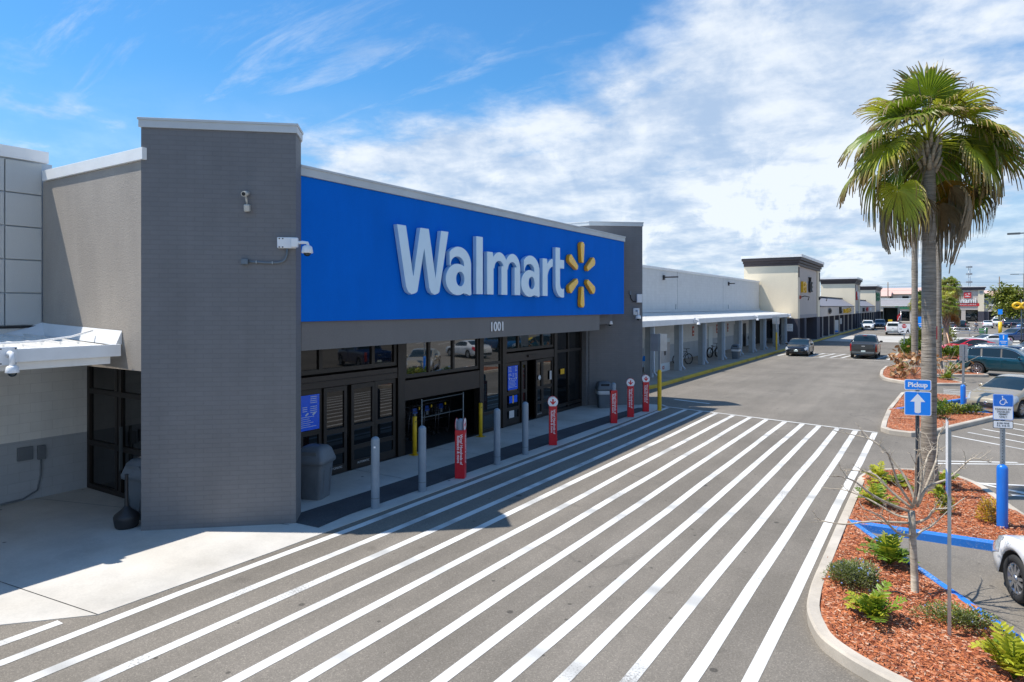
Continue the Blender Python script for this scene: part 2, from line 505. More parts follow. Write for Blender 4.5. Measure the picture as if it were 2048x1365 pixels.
add('floor_dark', (.045, .045, .047), rough=.4, var=.2)
add('cart_blue', (.01, .06, .35), rough=.4, var=.1)
add('sticker', (.6, .6, .6), rough=.5, var=.1)
add('orange', (.60, .16, .02), rough=.5, var=.1)
add('logo_yellow', (.80, .46, .01), rough=.35, var=.06)
add('sign_green', (.02, .20, .09), rough=.4, var=.1)
add('sign_red', (.55, .03, .035), rough=.4, var=.1)
add('roof_pink', (.62, .40, .34), rough=.8, var=.08)
add('pale_wall', (.66, .60, .52), rough=.8, var=.08)
add('plastic_green', (.05, .18, .05), rough=.5, var=.1)
add('wood_pole', (.18, .14, .11), rough=.85, var=.2)
# glass
def glass(name, tint, ior, rough=.02):
    k = NM(name); v = k.pos()
    k.col(k.ramp(k.noise(v, .6, 3), [(.3, tuple(x * .7 for x in tint)), (.7, tint)]))
    k.set(Roughness=rough, IOR=ior); k.b.inputs['Specular IOR Level'].default_value = .5
    k.bump(k.noise(v, .9, 2), .012, .02)
    M[name] = k.m
glass('door_glass', (.006, .007, .008), 1.62)
glass('mirror_glass', (.010, .013, .014), 2.6)
glass('shop_glass', (.012, .022, .026), 1.9)
glass('car_glass', (.014, .028, .036), 1.55)
def light_mat(name, c):
    k = NM(name); k.col(k.ramp(k.noise(k.tc(), 30, 2), [(.3, tuple(x * .7 for x in c)), (.7, c)]))
    k.set(Roughness=.12); k.b.inputs['Coat Weight'].default_value = 1.0; M[name] = k.m
light_mat('headlight', (.42, .46, .50)); light_mat('taillight', (.45, .012, .015)); light_mat('indicator', (.7, .22, .03))
add('chrome', (.70, .71, .72), rough=.15, metal=1.0, var=.05)
add('alloy', (.50, .51, .53), rough=.28, metal=.9, var=.06)
add('alloy_dark', (.10, .10, .11), rough=.35, metal=.8, var=.1)
add('trim_black', (.018, .018, .019), rough=.55, var=.2)
add('plate', (.62, .70, .66), rough=.4, var=.1)
# mulch
k = NM('mulch'); v = k.pos()
vc = k.vor(k.map(v, (1, 1, 1)), 34, out='Color'); sp = k.n('ShaderNodeSeparateColor'); k.l(vc, sp.inputs[0])
c = k.ramp(sp.outputs[0], [(0, (.15, .040, .018)), (.35, (.36, .105, .038)), (.7, (.52, .175, .065)), (.95, (.60, .31, .19))])
c = k.mix(.55, c, k.ramp(k.noise(v, 1.3, 4), [(.3, .62), (.7, 1.12)]), 'MULTIPLY')
k.col(c); k.set(Roughness=.9); k.bump(sp.outputs[1], .9, .03); M['mulch'] = k.m
def chipmat(name, c):
    k = NM(name); k.col(k.ramp(k.noise(k.pos(), 9, 4, .7), [(.3, tuple(x * .6 for x in c)), (.7, tuple(x * 1.15 for x in c))])); k.set(Roughness=.9); M[name] = k.m
chipmat('chip_a', (.56, .18, .065)); chipmat('chip_b', (.32, .085, .036)); chipmat('chip_c', (.62, .40, .27))
# leaves
def leaf(name, c, c2=None, tip=None, rough=.42, trans=.25, ns=3.):
    k = NM(name); v = k.pos()
    f = k.noise(v, ns, 4, .7)
    b = k.ramp(f, [(.3, c), (.72, c2 or tuple(x * 1.6 for x in c))])
    if tip:
        a = k.n('ShaderNodeAttribute'); a.attribute_name = 'tip'
        b = k.mix(k.ramp(a.outputs['Fac'], [(.62, 0.), (.92, 1.)]), b, tip)
    k.col(b); k.set(Roughness=rough)
    tr = k.n('ShaderNodeBsdfTranslucent'); k.l(b, tr.inputs[0])
    mx = k.n('ShaderNodeMixShader'); mx.inputs[0].default_value = trans
    o = [n for n in k.t.nodes if n.type == 'OUTPUT_MATERIAL'][0]
    k.l(k.b.outputs[0], mx.inputs[1]); k.l(tr.outputs[0], mx.inputs[2]); k.l(mx.outputs[0], o.inputs[0])
    M[name] = k.m
leaf('palm_green', (.12, .20, .014), (.27, .35, .03), (.28, .19, .07), trans=.38)
leaf('palm_light', (.32, .38, .025), (.56, .56, .05), (.40, .28, .10), trans=.38)
leaf('palm_dead', (.20, .135, .06), (.40, .30, .16), (.33, .26, .17), trans=.2)
leaf('palm_gold', (.40, .20, .025), (.62, .36, .05), (.42, .28, .12))
leaf('zamia', (.06, .14, .012), (.26, .36, .025))
leaf('zamia_yellow', (.30, .34, .015), (.62, .60, .06))
leaf('shrub_green', (.025, .07, .012), (.10, .17, .03), ns=6)
leaf('shrub_yellow', (.10, .15, .015), (.30, .32, .03), ns=6)
leaf('lantana', (.15, .19, .08), (.34, .37, .18), ns=12)
leaf('gold_leaf', (.42, .26, .02), (.70, .46, .05), ns=14)
leaf('dry_leaf', (.30, .12, .035), (.58, .34, .15), ns=5)
leaf('oak_leaf', (.09, .12, .018), (.28, .30, .035), ns=1.2)
leaf('far_leaf', (.03, .07, .015), (.10, .16, .035), ns=.4)
chipmat('flower', (.25, .33, .62))
k = NM('palm_trunk'); v = k.tc('Object')
s_ = k.n('ShaderNodeSeparateXYZ'); k.l(v, s_.inputs[0])
rg = k.noise(k.map(v, (1.4, 1.4, 16)), 1.6, 5, .65)
b = k.ramp(rg, [(.28, (.13, .105, .080)), (.5, (.31, .265, .21)), (.75, (.46, .40, .33))])
b = k.mix(.8, b, k.ramp(k.noise(k.map(v, (1, 1, .5)), 1.3, 5, .6), [(.3, .62), (.7, 1.1)]), 'MULTIPLY')
k.col(b); k.set(Roughness=.9); k.bump(k.noise(k.map(v, (2, 2, 22)), 2.0, 4, .6), .8, .03); M['palm_trunk'] = k.m
k = NM('bark'); v = k.pos()
b = k.ramp(k.noise(k.map(v, (3, 3, 14)), 2.0, 5, .65), [(.3, (.26, .21, .155)), (.55, (.46, .39, .30)), (.75, (.58, .51, .41))])
k.col(b); k.set(Roughness=.85); k.bump(k.noise(v, 60, 4), .4, .005); M['bark'] = k.m
# ================================================================== GROUND
g = MB()
S = 2500
# one sheet, finer near the camera
g.add([(-S, -400, 0), (S, -400, 0), (S, S, 0), (-S, S, 0)], [(0, 1, 2, 3)])
tag(g.build('asphalt_ground', M['asphalt']), kind='structure')

def strip(mb, p, q, w, z):
    p = Vector((p[0], p[1])); q = Vector((q[0], q[1])); d = (q - p).normalized(); n = Vector((-d.y, d.x)) * w / 2
    mb.sheet([tuple(p - n), tuple(q - n), tuple(q + n), tuple(p + n)], z)

# concrete apron in front of the store
c = MB()
c.prism([(-40, -12), (-11.2, -12), (-9.95, 3.5), (-9.17, 4.35), (-9.12, 7.0), (-9.14, 25.2), (-9.6, 25.9), (-12.2, 25.9), (-12.2, 25.0), (-14, 25.0), (-14, 9), (-40, 9)], -.05, .008)
tag(c.build('concrete_pavement', M['concrete']), kind='structure')
# saw joints cut in the slab read as thin dark lines
j = MB()
for p, q in [((-15.8, 6.28), (-9.98, 8.02)), ((-12.9, 3.95), (-9.17, 4.35)), ((-16, 5.0), (-12.9, 3.95)), ((-12.1, 11.6), (-10.4, 11.6)), ((-12.1, 14.6), (-10.4, 14.6)), ((-12.1, 17.6), (-10.3, 17.6)), ((-12.1, 20.6), (-10.2, 20.6)), ((-12.9, 3.95), (-12.6, -4))]:
    strip(j, p, q, .012, .0125)
tag(j.build('slab_joints', M['trim_black']), kind='structure')
# dark strip of paving between the doors and the bollards
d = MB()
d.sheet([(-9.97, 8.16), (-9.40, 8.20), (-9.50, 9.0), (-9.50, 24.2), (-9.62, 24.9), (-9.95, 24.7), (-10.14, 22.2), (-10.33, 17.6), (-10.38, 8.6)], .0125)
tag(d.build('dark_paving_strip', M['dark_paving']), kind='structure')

# crosswalk in front of the doors
m = MB()
xs = [-8.88, -8.21, -7.59, -6.98, -6.33, -5.71, -5.10, -4.48, -3.90, -3.37, -2.78, -2.24, -1.70]
def ycross(x): return 25.45 + (x + 8.95) * (23.85 - 25.45) / 7.3
rr = random.Random(3)
for i, x in enumerate(xs):
    w = .155
    y0 = -9 if i else 2.0
    # paint lines are not perfectly straight
    n = 14
    L = []; Rr = []
    for q in range(n + 1):
        y = y0 + (ycross(x) - y0) * q / n
        o = (rr.random() - .5) * .035
        if i == 0: o += .11 * max(0, (5 - y) / 5) - .12 * max(0, (y - 19) / 6.4)
        L.append((x + o - w / 2 + (rr.random() - .5) * .008, y)); Rr.append((x + o + w / 2 + (rr.random() - .5) * .008, y))
    for q in range(n):
        m.sheet([L[q], Rr[q], Rr[q + 1], L[q + 1]], .0045)
strip(m, (-9.36, 4.0), (-9.33, -8), .15, .0045)
strip(m, (-9.06, 25.58), (-1.62, 23.93), .12, .0088)
strip(m, (-9.06, 25.58), (-9.45, 26.0), .10, .0045)
strip(m, (-9.55, 27.8), (-7.9, 27.35), .16, .0045)
tag(m.build('crosswalk_markings', M['white_marking']), kind='structure')

# second hatched crossing further along the lane
m = MB()
strip(m, (-11.3, 62.0), (-3.1, 61.2), .14, .0045); strip(m, (-11.3, 57.0), (-2.9, 55.6), .14, .0045)
for i in range(11):
    x = -11.0 + i * .78
    strip(m, (x, 57.0), (x + .55, 61.8), .20, .0085)
for x, y in ((-9.6, 116), (-8.0, 116), (-6.4, 116), (-9.6, 103), (-7.6, 103)):
    strip(m, (x, y), (x + .9, y), .35, .0085)
tag(m.build('lane_crossing_markings', M['white_marking']), kind='structure')
# pale concrete cross street
c = MB(); c.sheet([(-11.4, 84), (60, 92), (60, 118), (30, 108), (-11.4, 101)], .0045)
tag(c.build('concrete_cross_street', M['concrete_road']), kind='structure')

# parking bays
m = MB(); b = MB()
def hatch(p0, p1, q0, q1, n, mb, w=.10, z=.0045):
    p0, p1, q0, q1 = (Vector(x) for x in (p0, p1, q0, q1))
    for i in range(n):
        t = i / (n - 1)
        strip(mb, p0.lerp(p1, t), q0.lerp(q1, t), w, z)
# access aisle by the second bed
hatch((.35, 24.6), (2.5, 29.4), (2.6, 22.9), (4.4, 27.6), 6, m)
strip(m, (2.2, 22.6), (4.6, 28.2), .12, .0085); strip(b, (2.36, 22.55), (4.76, 28.15), .12, .0045)
strip(m, (-.3, 19.9), (2.1, 21.3), .10, .0045); strip(m, (-.3, 20.25), (1.7, 21.3), .10, .0045)
# aisle beside the first bed
strip(m, (.1, 18.75), (1.9, 17.6), .11, .0085); strip(m, (1.25, 18.05), (4.3, 16.9), .11, .0045)
for i in range(4): strip(m, (.75 + i * .55, 18.3 - i * .75), (3.4 + i * .3, 19.3 - i * 1.0), .12, .0045 if i else .0088)
strip(b, (2.3, 18.0), (4.2, 14.0), .14, .0125)
# bay beside the first blue V
strip(b, (1.2, 30.15), (3.2, 30.6), .14, .0045)
strip(b, (1.4, 30.9), (3.4, 35.5), .12, .0045)
# third aisle by the car park rows
hatch((.2, 35.6), (.2, 37.6), (2.2, 35.2), (2.4, 37.2), 5, m, .12)
strip(m, (.2, 38.3), (2.6, 38.0), .1, .0045)
strip(m, (-2.7, 40.0), (-2.7, 29.0), .0, .0045) if False else None
for i in range(9):
    for yb in (54, 70):
        strip(m, (5.2 + i * 2.9, yb), (7.4 + i * 2.9, yb + 5.0), .1, .0045)
strip(m, (-2.0, 44.9), (2.2, 48.6), .12, .0045)
for i in range(14):
    strip(m, (3 + i * 2.8, 128), (3 + i * 2.8, 138), .1, .0045)
    strip(m, (3 + i * 2.8, 156), (3 + i * 2.8, 166), .1, .0045)
tag(m.build('parking_markings', M['white_marking']), kind='structure')
tag(b.build('blue_parking_lines', M['blue_marking']), kind='structure')

# ------------------------------------------------------------------ planted beds
def offset_line(P, w, closed):
    n = len(P); o = []
    for i in range(n):
        a = Vector(P[i - 1]) if (closed or i) else None
        c_ = Vector(P[(i + 1) % n]) if (closed or i < n - 1) else None
        p = Vector(P[i])
        d1 = (p - a).normalized() if a is not None else (c_ - p).normalized()
        d2 = (c_ - p).normalized() if c_ is not None else d1
        n1 = Vector((-d1.y, d1.x)); n2 = Vector((-d2.y, d2.x))
        m_ = (n1 + n2)
        m_ = m_.normalized() if m_.length > 1e-4 else n1
        k_ = w / max(.62, m_.dot(n1))
        o.append(tuple(p + m_ * k_))
    return o
def rounded(P, r=.3, n=4, sharp=()):
    out = []
    N = len(P)
    for i in range(N):
        if i in sharp: out.append(P[i]); continue
        a, p, c_ = Vector(P[i - 1]), Vector(P[i]), Vector(P[(i + 1) % N])
        l = min(r, (a - p).length * .45, (c_ - p).length * .45)
        s_ = p + (a - p).normalized() * l; e = p + (c_ - p).normalized() * l
        for q in range(n + 1):
            t = q / n
            out.append(tuple(s_ * (1 - t) ** 2 + p * 2 * t * (1 - t) + e * t * t))
    return out
def kerb_mesh(P, w=.15, h=.15, closed=True):
    """a real step: vertical face, slightly rounded nose, flat top"""
    mb = MB()
    lines = [(P, 0.), (P, h - .025), (offset_line(P, .025, closed), h), (offset_line(P, w, closed), h), (offset_line(P, w, closed), h - .10)]
    n = len(P); vs = []
    for L, z in lines: vs += [(x, y, z) for x, y in L]
    fs = []
    for k_ in range(len(lines) - 1):
        for i in range(n if closed else n - 1):
            i2 = (i + 1) % n
            fs.append((k_ * n + i, k_ * n + i2, (k_ + 1) * n + i2, (k_ + 1) * n + i))
    if not closed:
        for e in (0, n - 1):
            f = tuple(k_ * n + e for k_ in range(len(lines)))
            fs.append(f if e else f[::-1])
    mb.add(vs, fs, False)
    return mb
chips = MB()
def inside(P, x, y):
    c_ = False; n = len(P); j_ = n - 1
    for i in range(n):
        if (P[i][1] > y) != (P[j_][1] > y) and x < (P[j_][0] - P[i][0]) * (y - P[i][1]) / (P[j_][1] - P[i][1]) + P[i][0]: c_ = not c_
        j_ = i
    return c_
def edge_dist(P, x, y):
    q = Vector((x, y)); b = 9.
    for i in range(len(P)):
        a = Vector(P[i - 1]); d = Vector(P[i]) - a
        t = max(0, min(1, (q - a).dot(d) / d.length_squared)); b = min(b, (a + d * t - q).length)
    return b
def bed(P, kerbs, n_chips, rng):
    """mulch surface, gently mounded and rough, inside outline P"""
    x0 = min(p[0] for p in P); x1 = max(p[0] for p in P); y0 = min(p[1] for p in P); y1 = max(p[1] for p in P)
    bm = bmesh.new()
    vs = [bm.verts.new((x, y, .12)) for x, y in P]
    tr = tessellate_polygon([[Vector((x, y, 0)) for x, y in P]])
    for t in tr:
        try: bm.faces.new([vs[i] for i in t])
        except ValueError: pass
    bmesh.ops.recalc_face_normals(bm, faces=bm.faces)
    for f in bm.faces:
        if f.normal.z < 0: f.normal_flip()
    for _ in range(5):
        es = [e for e in bm.edges if e.calc_length() > (.14 if y0 < 20 else .4)]
        if not es: break
        bmesh.ops.subdivide_edges(bm, edges=es, cuts=1)
        bmesh.ops.triangulate(bm, faces=bm.faces)
    for v_ in bm.verts:
        if v_.is_boundary: v_.co.z = .11; continue
        v_.co.z = .135 + .035 * mnoise.noise(Vector((v_.co.x * 1.1, v_.co.y * 1.1, 0))) + .018 * mnoise.noise(Vector((v_.co.x * 7, v_.co.y * 7, 3)))
    me = bpy.data.meshes.new('mulch_bed'); bm.to_mesh(me); bm.free()
    me.materials.append(M['mulch'])
    for p in me.polygons: p.use_smooth = True
    o = bpy.data.objects.new('mulch_bed', me); COL.objects.link(o); tag(o, kind='structure')
    for kp, mat_, cl, nm, *kw in kerbs:
        tag(kerb_mesh(kp, w=kw[0] if kw else .15, closed=cl).build(nm, mat_), kind='structure')
    done = 0
    while done < n_chips:
        x = rng.uniform(x0, x1); y = rng.uniform(y0, y1)
        if not inside(P, x, y) or edge_dist(P, x, y) < .19: continue
        done += 1
        l = rng.uniform(.018, .062); w = rng.uniform(.005, .014)
        a = rng.uniform(0, 6.28); t = rng.uniform(-.5, .5)
        z = .135 + .035 * mnoise.noise(Vector((x * 1.1, y * 1.1, 0))) + rng.uniform(.012, .035)
        dx, dy, dz_ = math.cos(a) * l / 2, math.sin(a) * l / 2, math.sin(t) * l / 2 * .6
        nx, ny = -math.sin(a) * w / 2, math.cos(a) * w / 2
        chips.slot(rng.choice((0, 0, 0, 1, 1, 2)))
        chips.add([(x - dx - nx, y - dy - ny, z - dz_), (x + dx - nx, y + dy - ny, z + dz_), (x + dx + nx, y + dy + ny, z + dz_ + .006), (x - dx + nx, y - dy + ny, z - dz_ + .006)], [(0, 1, 2, 3)], False)
rng = random.Random(11)
# outlines run counter-clockwise, so the kerb's thickness lies inside
A = [(-1.22, 13.30), (2.3, 13.42), (1.36, 15.5), (.80, 17.7), (.25, 18.48), (-.35, 18.5), (-.95, 18.25), (-1.36, 17.8), (-1.53, 17.1), (-1.52, 13.0), (-1.50, 10.0), (-1.43, 9.15), (-1.18, 8.48), (-.85, 8.17), (-.60, 8.0), (-.1, 7.72), (.7, 7.3), (1.7, 6.7), (2.2, 7.2), (.84, 9.74)]
A = rounded(A, .45, 4, sharp=(0, 1, 18, 19))
bed(A, [(A[1:-1], M['kerb'], False, 'kerb'), ([(2.2, 7.25), (.84, 9.74), (-1.22, 13.30), (2.3, 13.42)], M['blue_kerb'], False, 'blue_kerb', .125)], 20000, rng)
B = [(-1.28, 28.98), (1.15, 34.0), (1.4, 34.45), (.9, 34.75), (.06, 35.0), (-.5, 35.35), (-1.1, 35.2), (-1.42, 34.5), (-1.62, 29.0), (-1.60, 25.7), (-1.56, 24.3), (-1.30, 23.85), (-.70, 23.7), (-.1, 24.3), (.33, 25.5), (1.7, 28.8), (2.0, 29.6), (1.8, 29.85)]
bed(B, [(B[1:18], M['kerb'], False, 'kerb'), ([(1.8, 29.85), (-1.28, 28.98), (1.15, 34.0)], M['blue_kerb'], False, 'blue_kerb')], 5000, rng)
Cc = [(-2.05, 40.3), (-1.3, 39.5), (-.36, 39.3), (.8, 40.0), (1.25, 40.6), (-.45, 44.6), (2.3, 45.9), (2.45, 46.4), (1.8, 47.3), (-.1, 49.0), (-1.4, 49.7), (-2.4, 49.9), (-2.9, 49.2), (-2.95, 46.0), (-2.8, 42.8), (-2.55, 41.2)]
bed(rounded(Cc, .4, 3), [(rounded(Cc, .4, 3), M['kerb'], True, 'kerb')], 3000, rng)
D = [(-2.9, 57.4), (-2.4, 56.2), (-.6, 55.9), (2.6, 57.6), (3.5, 61.0), (3.0, 66), (.5, 78), (-1.4, 97), (-2.3, 117), (-2.9, 117)]
bed(rounded(D, .6, 3), [(rounded(D, .6, 3), M['kerb'], True, 'kerb')], 1500, rng)
tag(chips.build('mulch_chips', [M['chip_a'], M['chip_b'], M['chip_c']]), 'loose red brown wood chips scattered over the planted beds', 'mulch', kind='stuff')

# raised walk of the shopping parade with its painted kerb
c = MB()
c.prism([(-26, 26.3), (-12.35, 26.3), (-11.75, 31.6), (-11.75, 195), (-26, 195)], -.05, .15)
tag(c.build('arcade_pavement', M['concrete_walk']), kind='structure')
kp = [(-12.2, 26.3), (-11.60, 31.4), (-11.60, 195)]
tag(kerb_mesh(kp, w=.18, h=.156, closed=False).build('yellow_kerb', M['yellow_kerb']), kind='structure')
c = MB(); c.prism([(-11.2, 189.5), (70, 189.5), (70, 205), (-11.2, 205)], -.05, .15)
tag(c.build('far_pavement', M['concrete_walk']), kind='structure')
# ================================================================== STORE
P1 = Vector((-11.93, 6.39)); Q1 = Vector((-9.95, 8.15))
P2 = Vector((-11.80, 24.15)); Q2 = Vector((-10.12, 25.59))
store = thing('store_building', (-12, 15, 0), 'wide grey store with two brick corner towers and a blue fascia over its doors', 'building')
O_ = Vector((-12, 15, 0))
def wpart(mb, name, mats, parent=store, **k):
    """a part given in world coordinates, under a thing that stands elsewhere"""
    o = mb.build(name, mats, parent, **k)
    o.matrix_parent_inverse = Matrix.Translation(-parent.location)
    return o
def tower(P, Q, H, back):
    d = (Q - P); n = Vector((-d.y, d.x)).normalized()
    L = d.length; u = d.normalized()
    loc = lambda w: ((w - P).dot(u), (w - P).dot(n))
    poly = [(0, 0), (L, 0), (L, .60)] + [loc(Vector(b)) for b in back]
    mb = MB(); mb.prism(poly, 0, H - .16)
    o = mb.build('corner_tower', M['grey_brick'], store)
    o.matrix_parent_inverse = Matrix.Translation(-O_)
    o.location = (P.x, P.y, 0); o.rotation_euler = (0, 0, math.atan2(d.y, d.x))
    cp = MB(); cp.prism(offset_line(poly, -.03, True), H - .158, H - .03); cp.prism(offset_line(poly, -.045, True), H - .029, H + .012)
    cp.build('tower_coping', M['coping'], o, bevel=.005)
    return o
tower(P1, Q1, 7.34, [(-10.9, 8.9), (-12.4, 8.9), (-12.05, 6.62)])
tower(P2, Q2, 7.40, [(-10.9, 26.3), (-13.7, 26.3), (-13.9, 24.15)])

# recessed side bay between the tower and the canopy (faces the camera side)
w = MB(); w.box(-15.78, -11.90, 6.42, 7.0, 2.84, 6.60); wpart(w, 'bay_wall', M['taupe_stucco'])
w = MB(); w.box(-15.70, -11.86, 6.37, 7.05, 6.605, 6.82); wpart(w, 'bay_coping', M['coping_white'], bevel=.006)
# big panels over the canopy, with reveals between them
w = MB()
w.box(-16.6, -15.86, -14, 6.62, 3.55, 7.0)
wpart(w, 'panel_backing', M['downspout'])
w = MB()
zs = [3.60, 4.27, 4.95, 5.63, 6.31, 6.98]
ys = [-14, -11.2, -8.4, -5.6, -2.8, .0, 2.95, 5.80, 6.40]
ys = [-10.6, -7.3, -4.0, -.7, 2.6, 5.75, 6.415]
for i in range(len(ys) - 1):
    for q in range(5):
        w.box(-15.862, -15.80, ys[i] + .012, ys[i + 1] - .012, zs[q] + .012, zs[q + 1] - .012)
wpart(w, 'wall_panels', M['panel_grey'], bevel=.008)
w = MB(); w.box(-16.4, -15.76, -14, 6.52, 7.003, 7.24); wpart(w, 'panel_coping', M['coping_white'], bevel=.006)
# painted block wall below the canopy
w = MB(); w.box(-16.6, -15.80, -14, 7.72, 0, 3.55)
o = w.build('block_wall', M['pale_block'], store); o.matrix_parent_inverse = Matrix.Translation(-O_)
# side entrance under the bay wall
w = MB()
w.box(-15.78, -13.0, 7.55, 7.7, 0, 3.2)
wpart(w, 'side_entrance_back', M['black'])
def glazed(name_f, name_g, plane, axis, members, panes, depth=.10, matg='door_glass', matf='dark_bronze', parent=store):
    """metal members and separate panes on a wall plane; rects are (a0,a1,z0,z1) along the wall"""
    f = MB()
    for a0, a1, z0, z1 in members:
        if axis == 'y': f.box(plane - depth / 2, plane + depth / 2, a0, a1, z0, z1)
        else: f.box(a0, a1, plane - depth / 2, plane + depth / 2, z0, z1)
    fo = wpart(f, name_f, M[matf], parent)
    for a0, a1, z0, z1 in panes:
        gm = MB()
        if axis == 'y': gm.box(plane - .012, plane + .006, a0 - .01, a1 + .01, z0 - .01, z1 + .01)
        else: gm.box(a0 - .01, a1 + .01, plane - .006, plane + .012, z0 - .01, z1 + .01)
        gm.build(name_g, M[matg], fo)
    return fo
def grid_members(a, z, t, skip=()):
    """vertical bars at a[], horizontal bars at z[] butted between them"""
    mem = []
    for x in a: mem.append((x - t / 2, x + t / 2, z[0], z[-1]))
    for i in range(len(a) - 1):
        for q in z:
            zz = min(max(q, z[0] + t / 2), z[-1] - t / 2)
            mem.append((a[i] + t / 2, a[i + 1] - t / 2, zz - t / 2, zz + t / 2))
    pan = []
    for i in range(len(a) - 1):
        for q in range(len(z) - 1):
            if (i, q) in skip: continue
            pan.append((a[i] + t / 2, a[i + 1] - t / 2, z[q] + t / 2, z[q + 1] - t / 2))
    return mem, pan
mem, pan = grid_members([-15.72, -14.55, -14.40, -13.35, -13.25], [.012, 1.02, 2.15, 2.84], .11, skip=((1, 0), (1, 1), (1, 2), (3, 0), (3, 1), (3, 2)))
glazed('side_entrance_frame', 'door_pane', 7.32, 'x', mem, pan)
w = MB(); w.box(-15.78, -13.2, 7.003, 7.26, 2.845, 3.2); wpart(w, 'side_entrance_lintel', M['grey_stucco'])
w = MB(); w.cbox((-14.25, 7.22, 1.05), (.03, .05, .9)); wpart(w, 'door_pull', M['post_dark'])

# sign box over the doors
w = MB(); w.box(-11.2, -10.40, 8.62, 24.36, 3.70, 6.53); wpart(w, 'fascia', M['blue_stucco'])
w = MB(); w.box(-11.3, -10.36, 8.60, 24.40, 6.535, 6.72); w.box(-11.3, -10.34, 8.60, 24.415, 6.69, 6.735); wpart(w, 'fascia_coping', M['coping'], bevel=.005)
w = MB(); w.box(-12.6, -10.46, 8.7, 22.25, 3.13, 3.695); wpart(w, 'door_header', M['taupe_stucco'] if False else M['grey_stucco'])
w = MB(); w.box(-30, -11.2, 7.1, 26, 5.4, 6.2); w.box(-30, -12.7, 9, 24, 3.9, 5.4); w.box(-30, -16.6, -14, 9, 5.6, 6.6); wpart(w, 'roof', M['coping_white'])
# back and sides of the recess, dark vestibule behind the glass
w = MB()
w.box(-15.4, -15.2, 8.9, 24.2, 0, 3.6)
w.box(-15.2, -12.16, 8.9, 9.0, 0, 3.6); w.box(-15.2, -12.2, 24.0, 24.2, 0, 3.6)
w.box(-15.2, -12.16, 9.0, 24.0, 3.3, 3.5)
wpart(w, 'vestibule_shell', M['black'])
w = MB(); w.box(-15.2, -12.02, 9.0, 24.0, -.02, .014); wpart(w, 'vestibule_floor', M['floor_dark'])
w = MB(); w.box(-12.6, -11.85, 23.98, 24.62, 0, 3.3); w.box(-12.5, -11.0, 22.25, 24.6, 3.3, 3.69); wpart(w, 'recess_end_wall', M['grey_brick'])
w = MB(); w.box(-12.5, -11.4, 8.75, 8.95, 0, 3.3); wpart(w, 'recess_near_wall', M['grey_stucco'])

X = -12.10
T = .10
TOP = 3.18
# left set of sliding doors
zz = [2.44, TOP]
mem, pan = grid_members([8.98, 9.6, 10.58, 12.28, 13.10], zz, T)
glazed('transom_frame', 'transom_pane', X, 'y', mem, pan)
w = MB(); w.box(X - .16, X + .07, 8.98, 13.16, 2.10, 2.385); w.box(X - .06, X + .10, 9.0, 13.12, 2.24, 2.26); wpart(w, 'door_operator', M['bronze_panel'], bevel=.004)
def door_leaf(y0, y1, z0, z1, rails, x, stile=.09, nm='sliding_door'):
    zs_ = [z0] + rails + [z1]
    mem = [(y0, y0 + stile, z0, z1), (y1 - stile, y1, z0, z1)]
    pan = []
    for i, q in enumerate(zs_):
        h = .20 if i == 0 else .11
        lo = q if i == 0 else (q - h / 2 if i < len(zs_) - 1 else q - h)
        mem.append((y0 + stile, y1 - stile, lo, lo + h))
    for i in range(len(zs_) - 1):
        a_ = zs_[i] + (.20 if i == 0 else .055); b_ = zs_[i + 1] - (.055 if i < len(zs_) - 2 else .11)
        pan.append((y0 + stile, y1 - stile, a_, b_))
    return glazed(nm, 'door_pane', x, 'y', mem, pan, .07)
door_leaf(9.02, 9.98, .03, 2.09, [.55, 1.05], X, nm='fixed_door')
door_leaf(9.99, 10.62, .03, 2.09, [.55, 1.10], X + .005, nm='fixed_door')
door_leaf(10.64, 11.36, .03, 2.09, [.55, 1.04], X + .05)
door_leaf(11.50, 12.30, .03, 2.09, [.55, 1.04], X + .05)
door_leaf(12.36, 13.12, .03, 2.09, [.55, 1.04], X, nm='fixed_door')
for ya, yb in ((13.165, 13.44), (16.88, 17.06), (18.17, 18.40), (21.66, 21.84)):
    w = MB(); w.box(X - .14, X + .09, ya, yb, .01, TOP); wpart(w, 'bronze_column', M['dark_bronze'], bevel=.004)
# windows over the cart opening
mem, pan = grid_members([13.49, 14.49, 15.60, 16.83], [2.06, TOP], .09)
glazed('window_frame', 'window_pane', X, 'y', mem, pan, matg='mirror_glass')
w = MB(); w.box(X - .14, X + .08, 13.441, 16.879, 1.47, 2.005); wpart(w, 'cart_bay_lintel', M['bronze_panel'])
# sidelight
mem, pan = grid_members([17.10, 18.13], [.02, .60, 2.17, TOP], .09)
glazed('sidelight_frame', 'window_pane', X, 'y', mem, pan, matg='shop_glass')
# right set of doors
mem, pan = grid_members([18.44, 19.2, 20.83, 21.62], [2.48, TOP], T)
glazed('transom_frame', 'transom_pane', X, 'y', mem, pan, matg='shop_glass')
w = MB(); w.box(X - .16, X + .07, 18.401, 21.659, 2.12, 2.425); w.cbox((X + .09, 20.0, 2.27), (.08, .5, .08)); wpart(w, 'door_operator', M['bronze_panel'], bevel=.004)
door_leaf(18.41, 19.32, .03, 2.10, [.55, 1.08], X, nm='fixed_door')
door_leaf(19.34, 19.70, .03, 2.10, [.55, 1.08], X + .05)
door_leaf(20.32, 20.78, .03, 2.10, [.55, 1.08], X + .05)
door_leaf(20.84, 21.64, .03, 2.10, [.55, 1.08], X, nm='fixed_door')
mem, pan = grid_members([21.90, 22.85, 23.93], [.02, .25, 2.30, TOP], .10)
glazed('corner_glazing', 'window_pane', X, 'y', mem, pan)
w = MB(); w.box(X - .07, X + .07, 9.0, 23.95, TOP + .003, 3.3); wpart(w, 'head_trim', M['dark_bronze'])
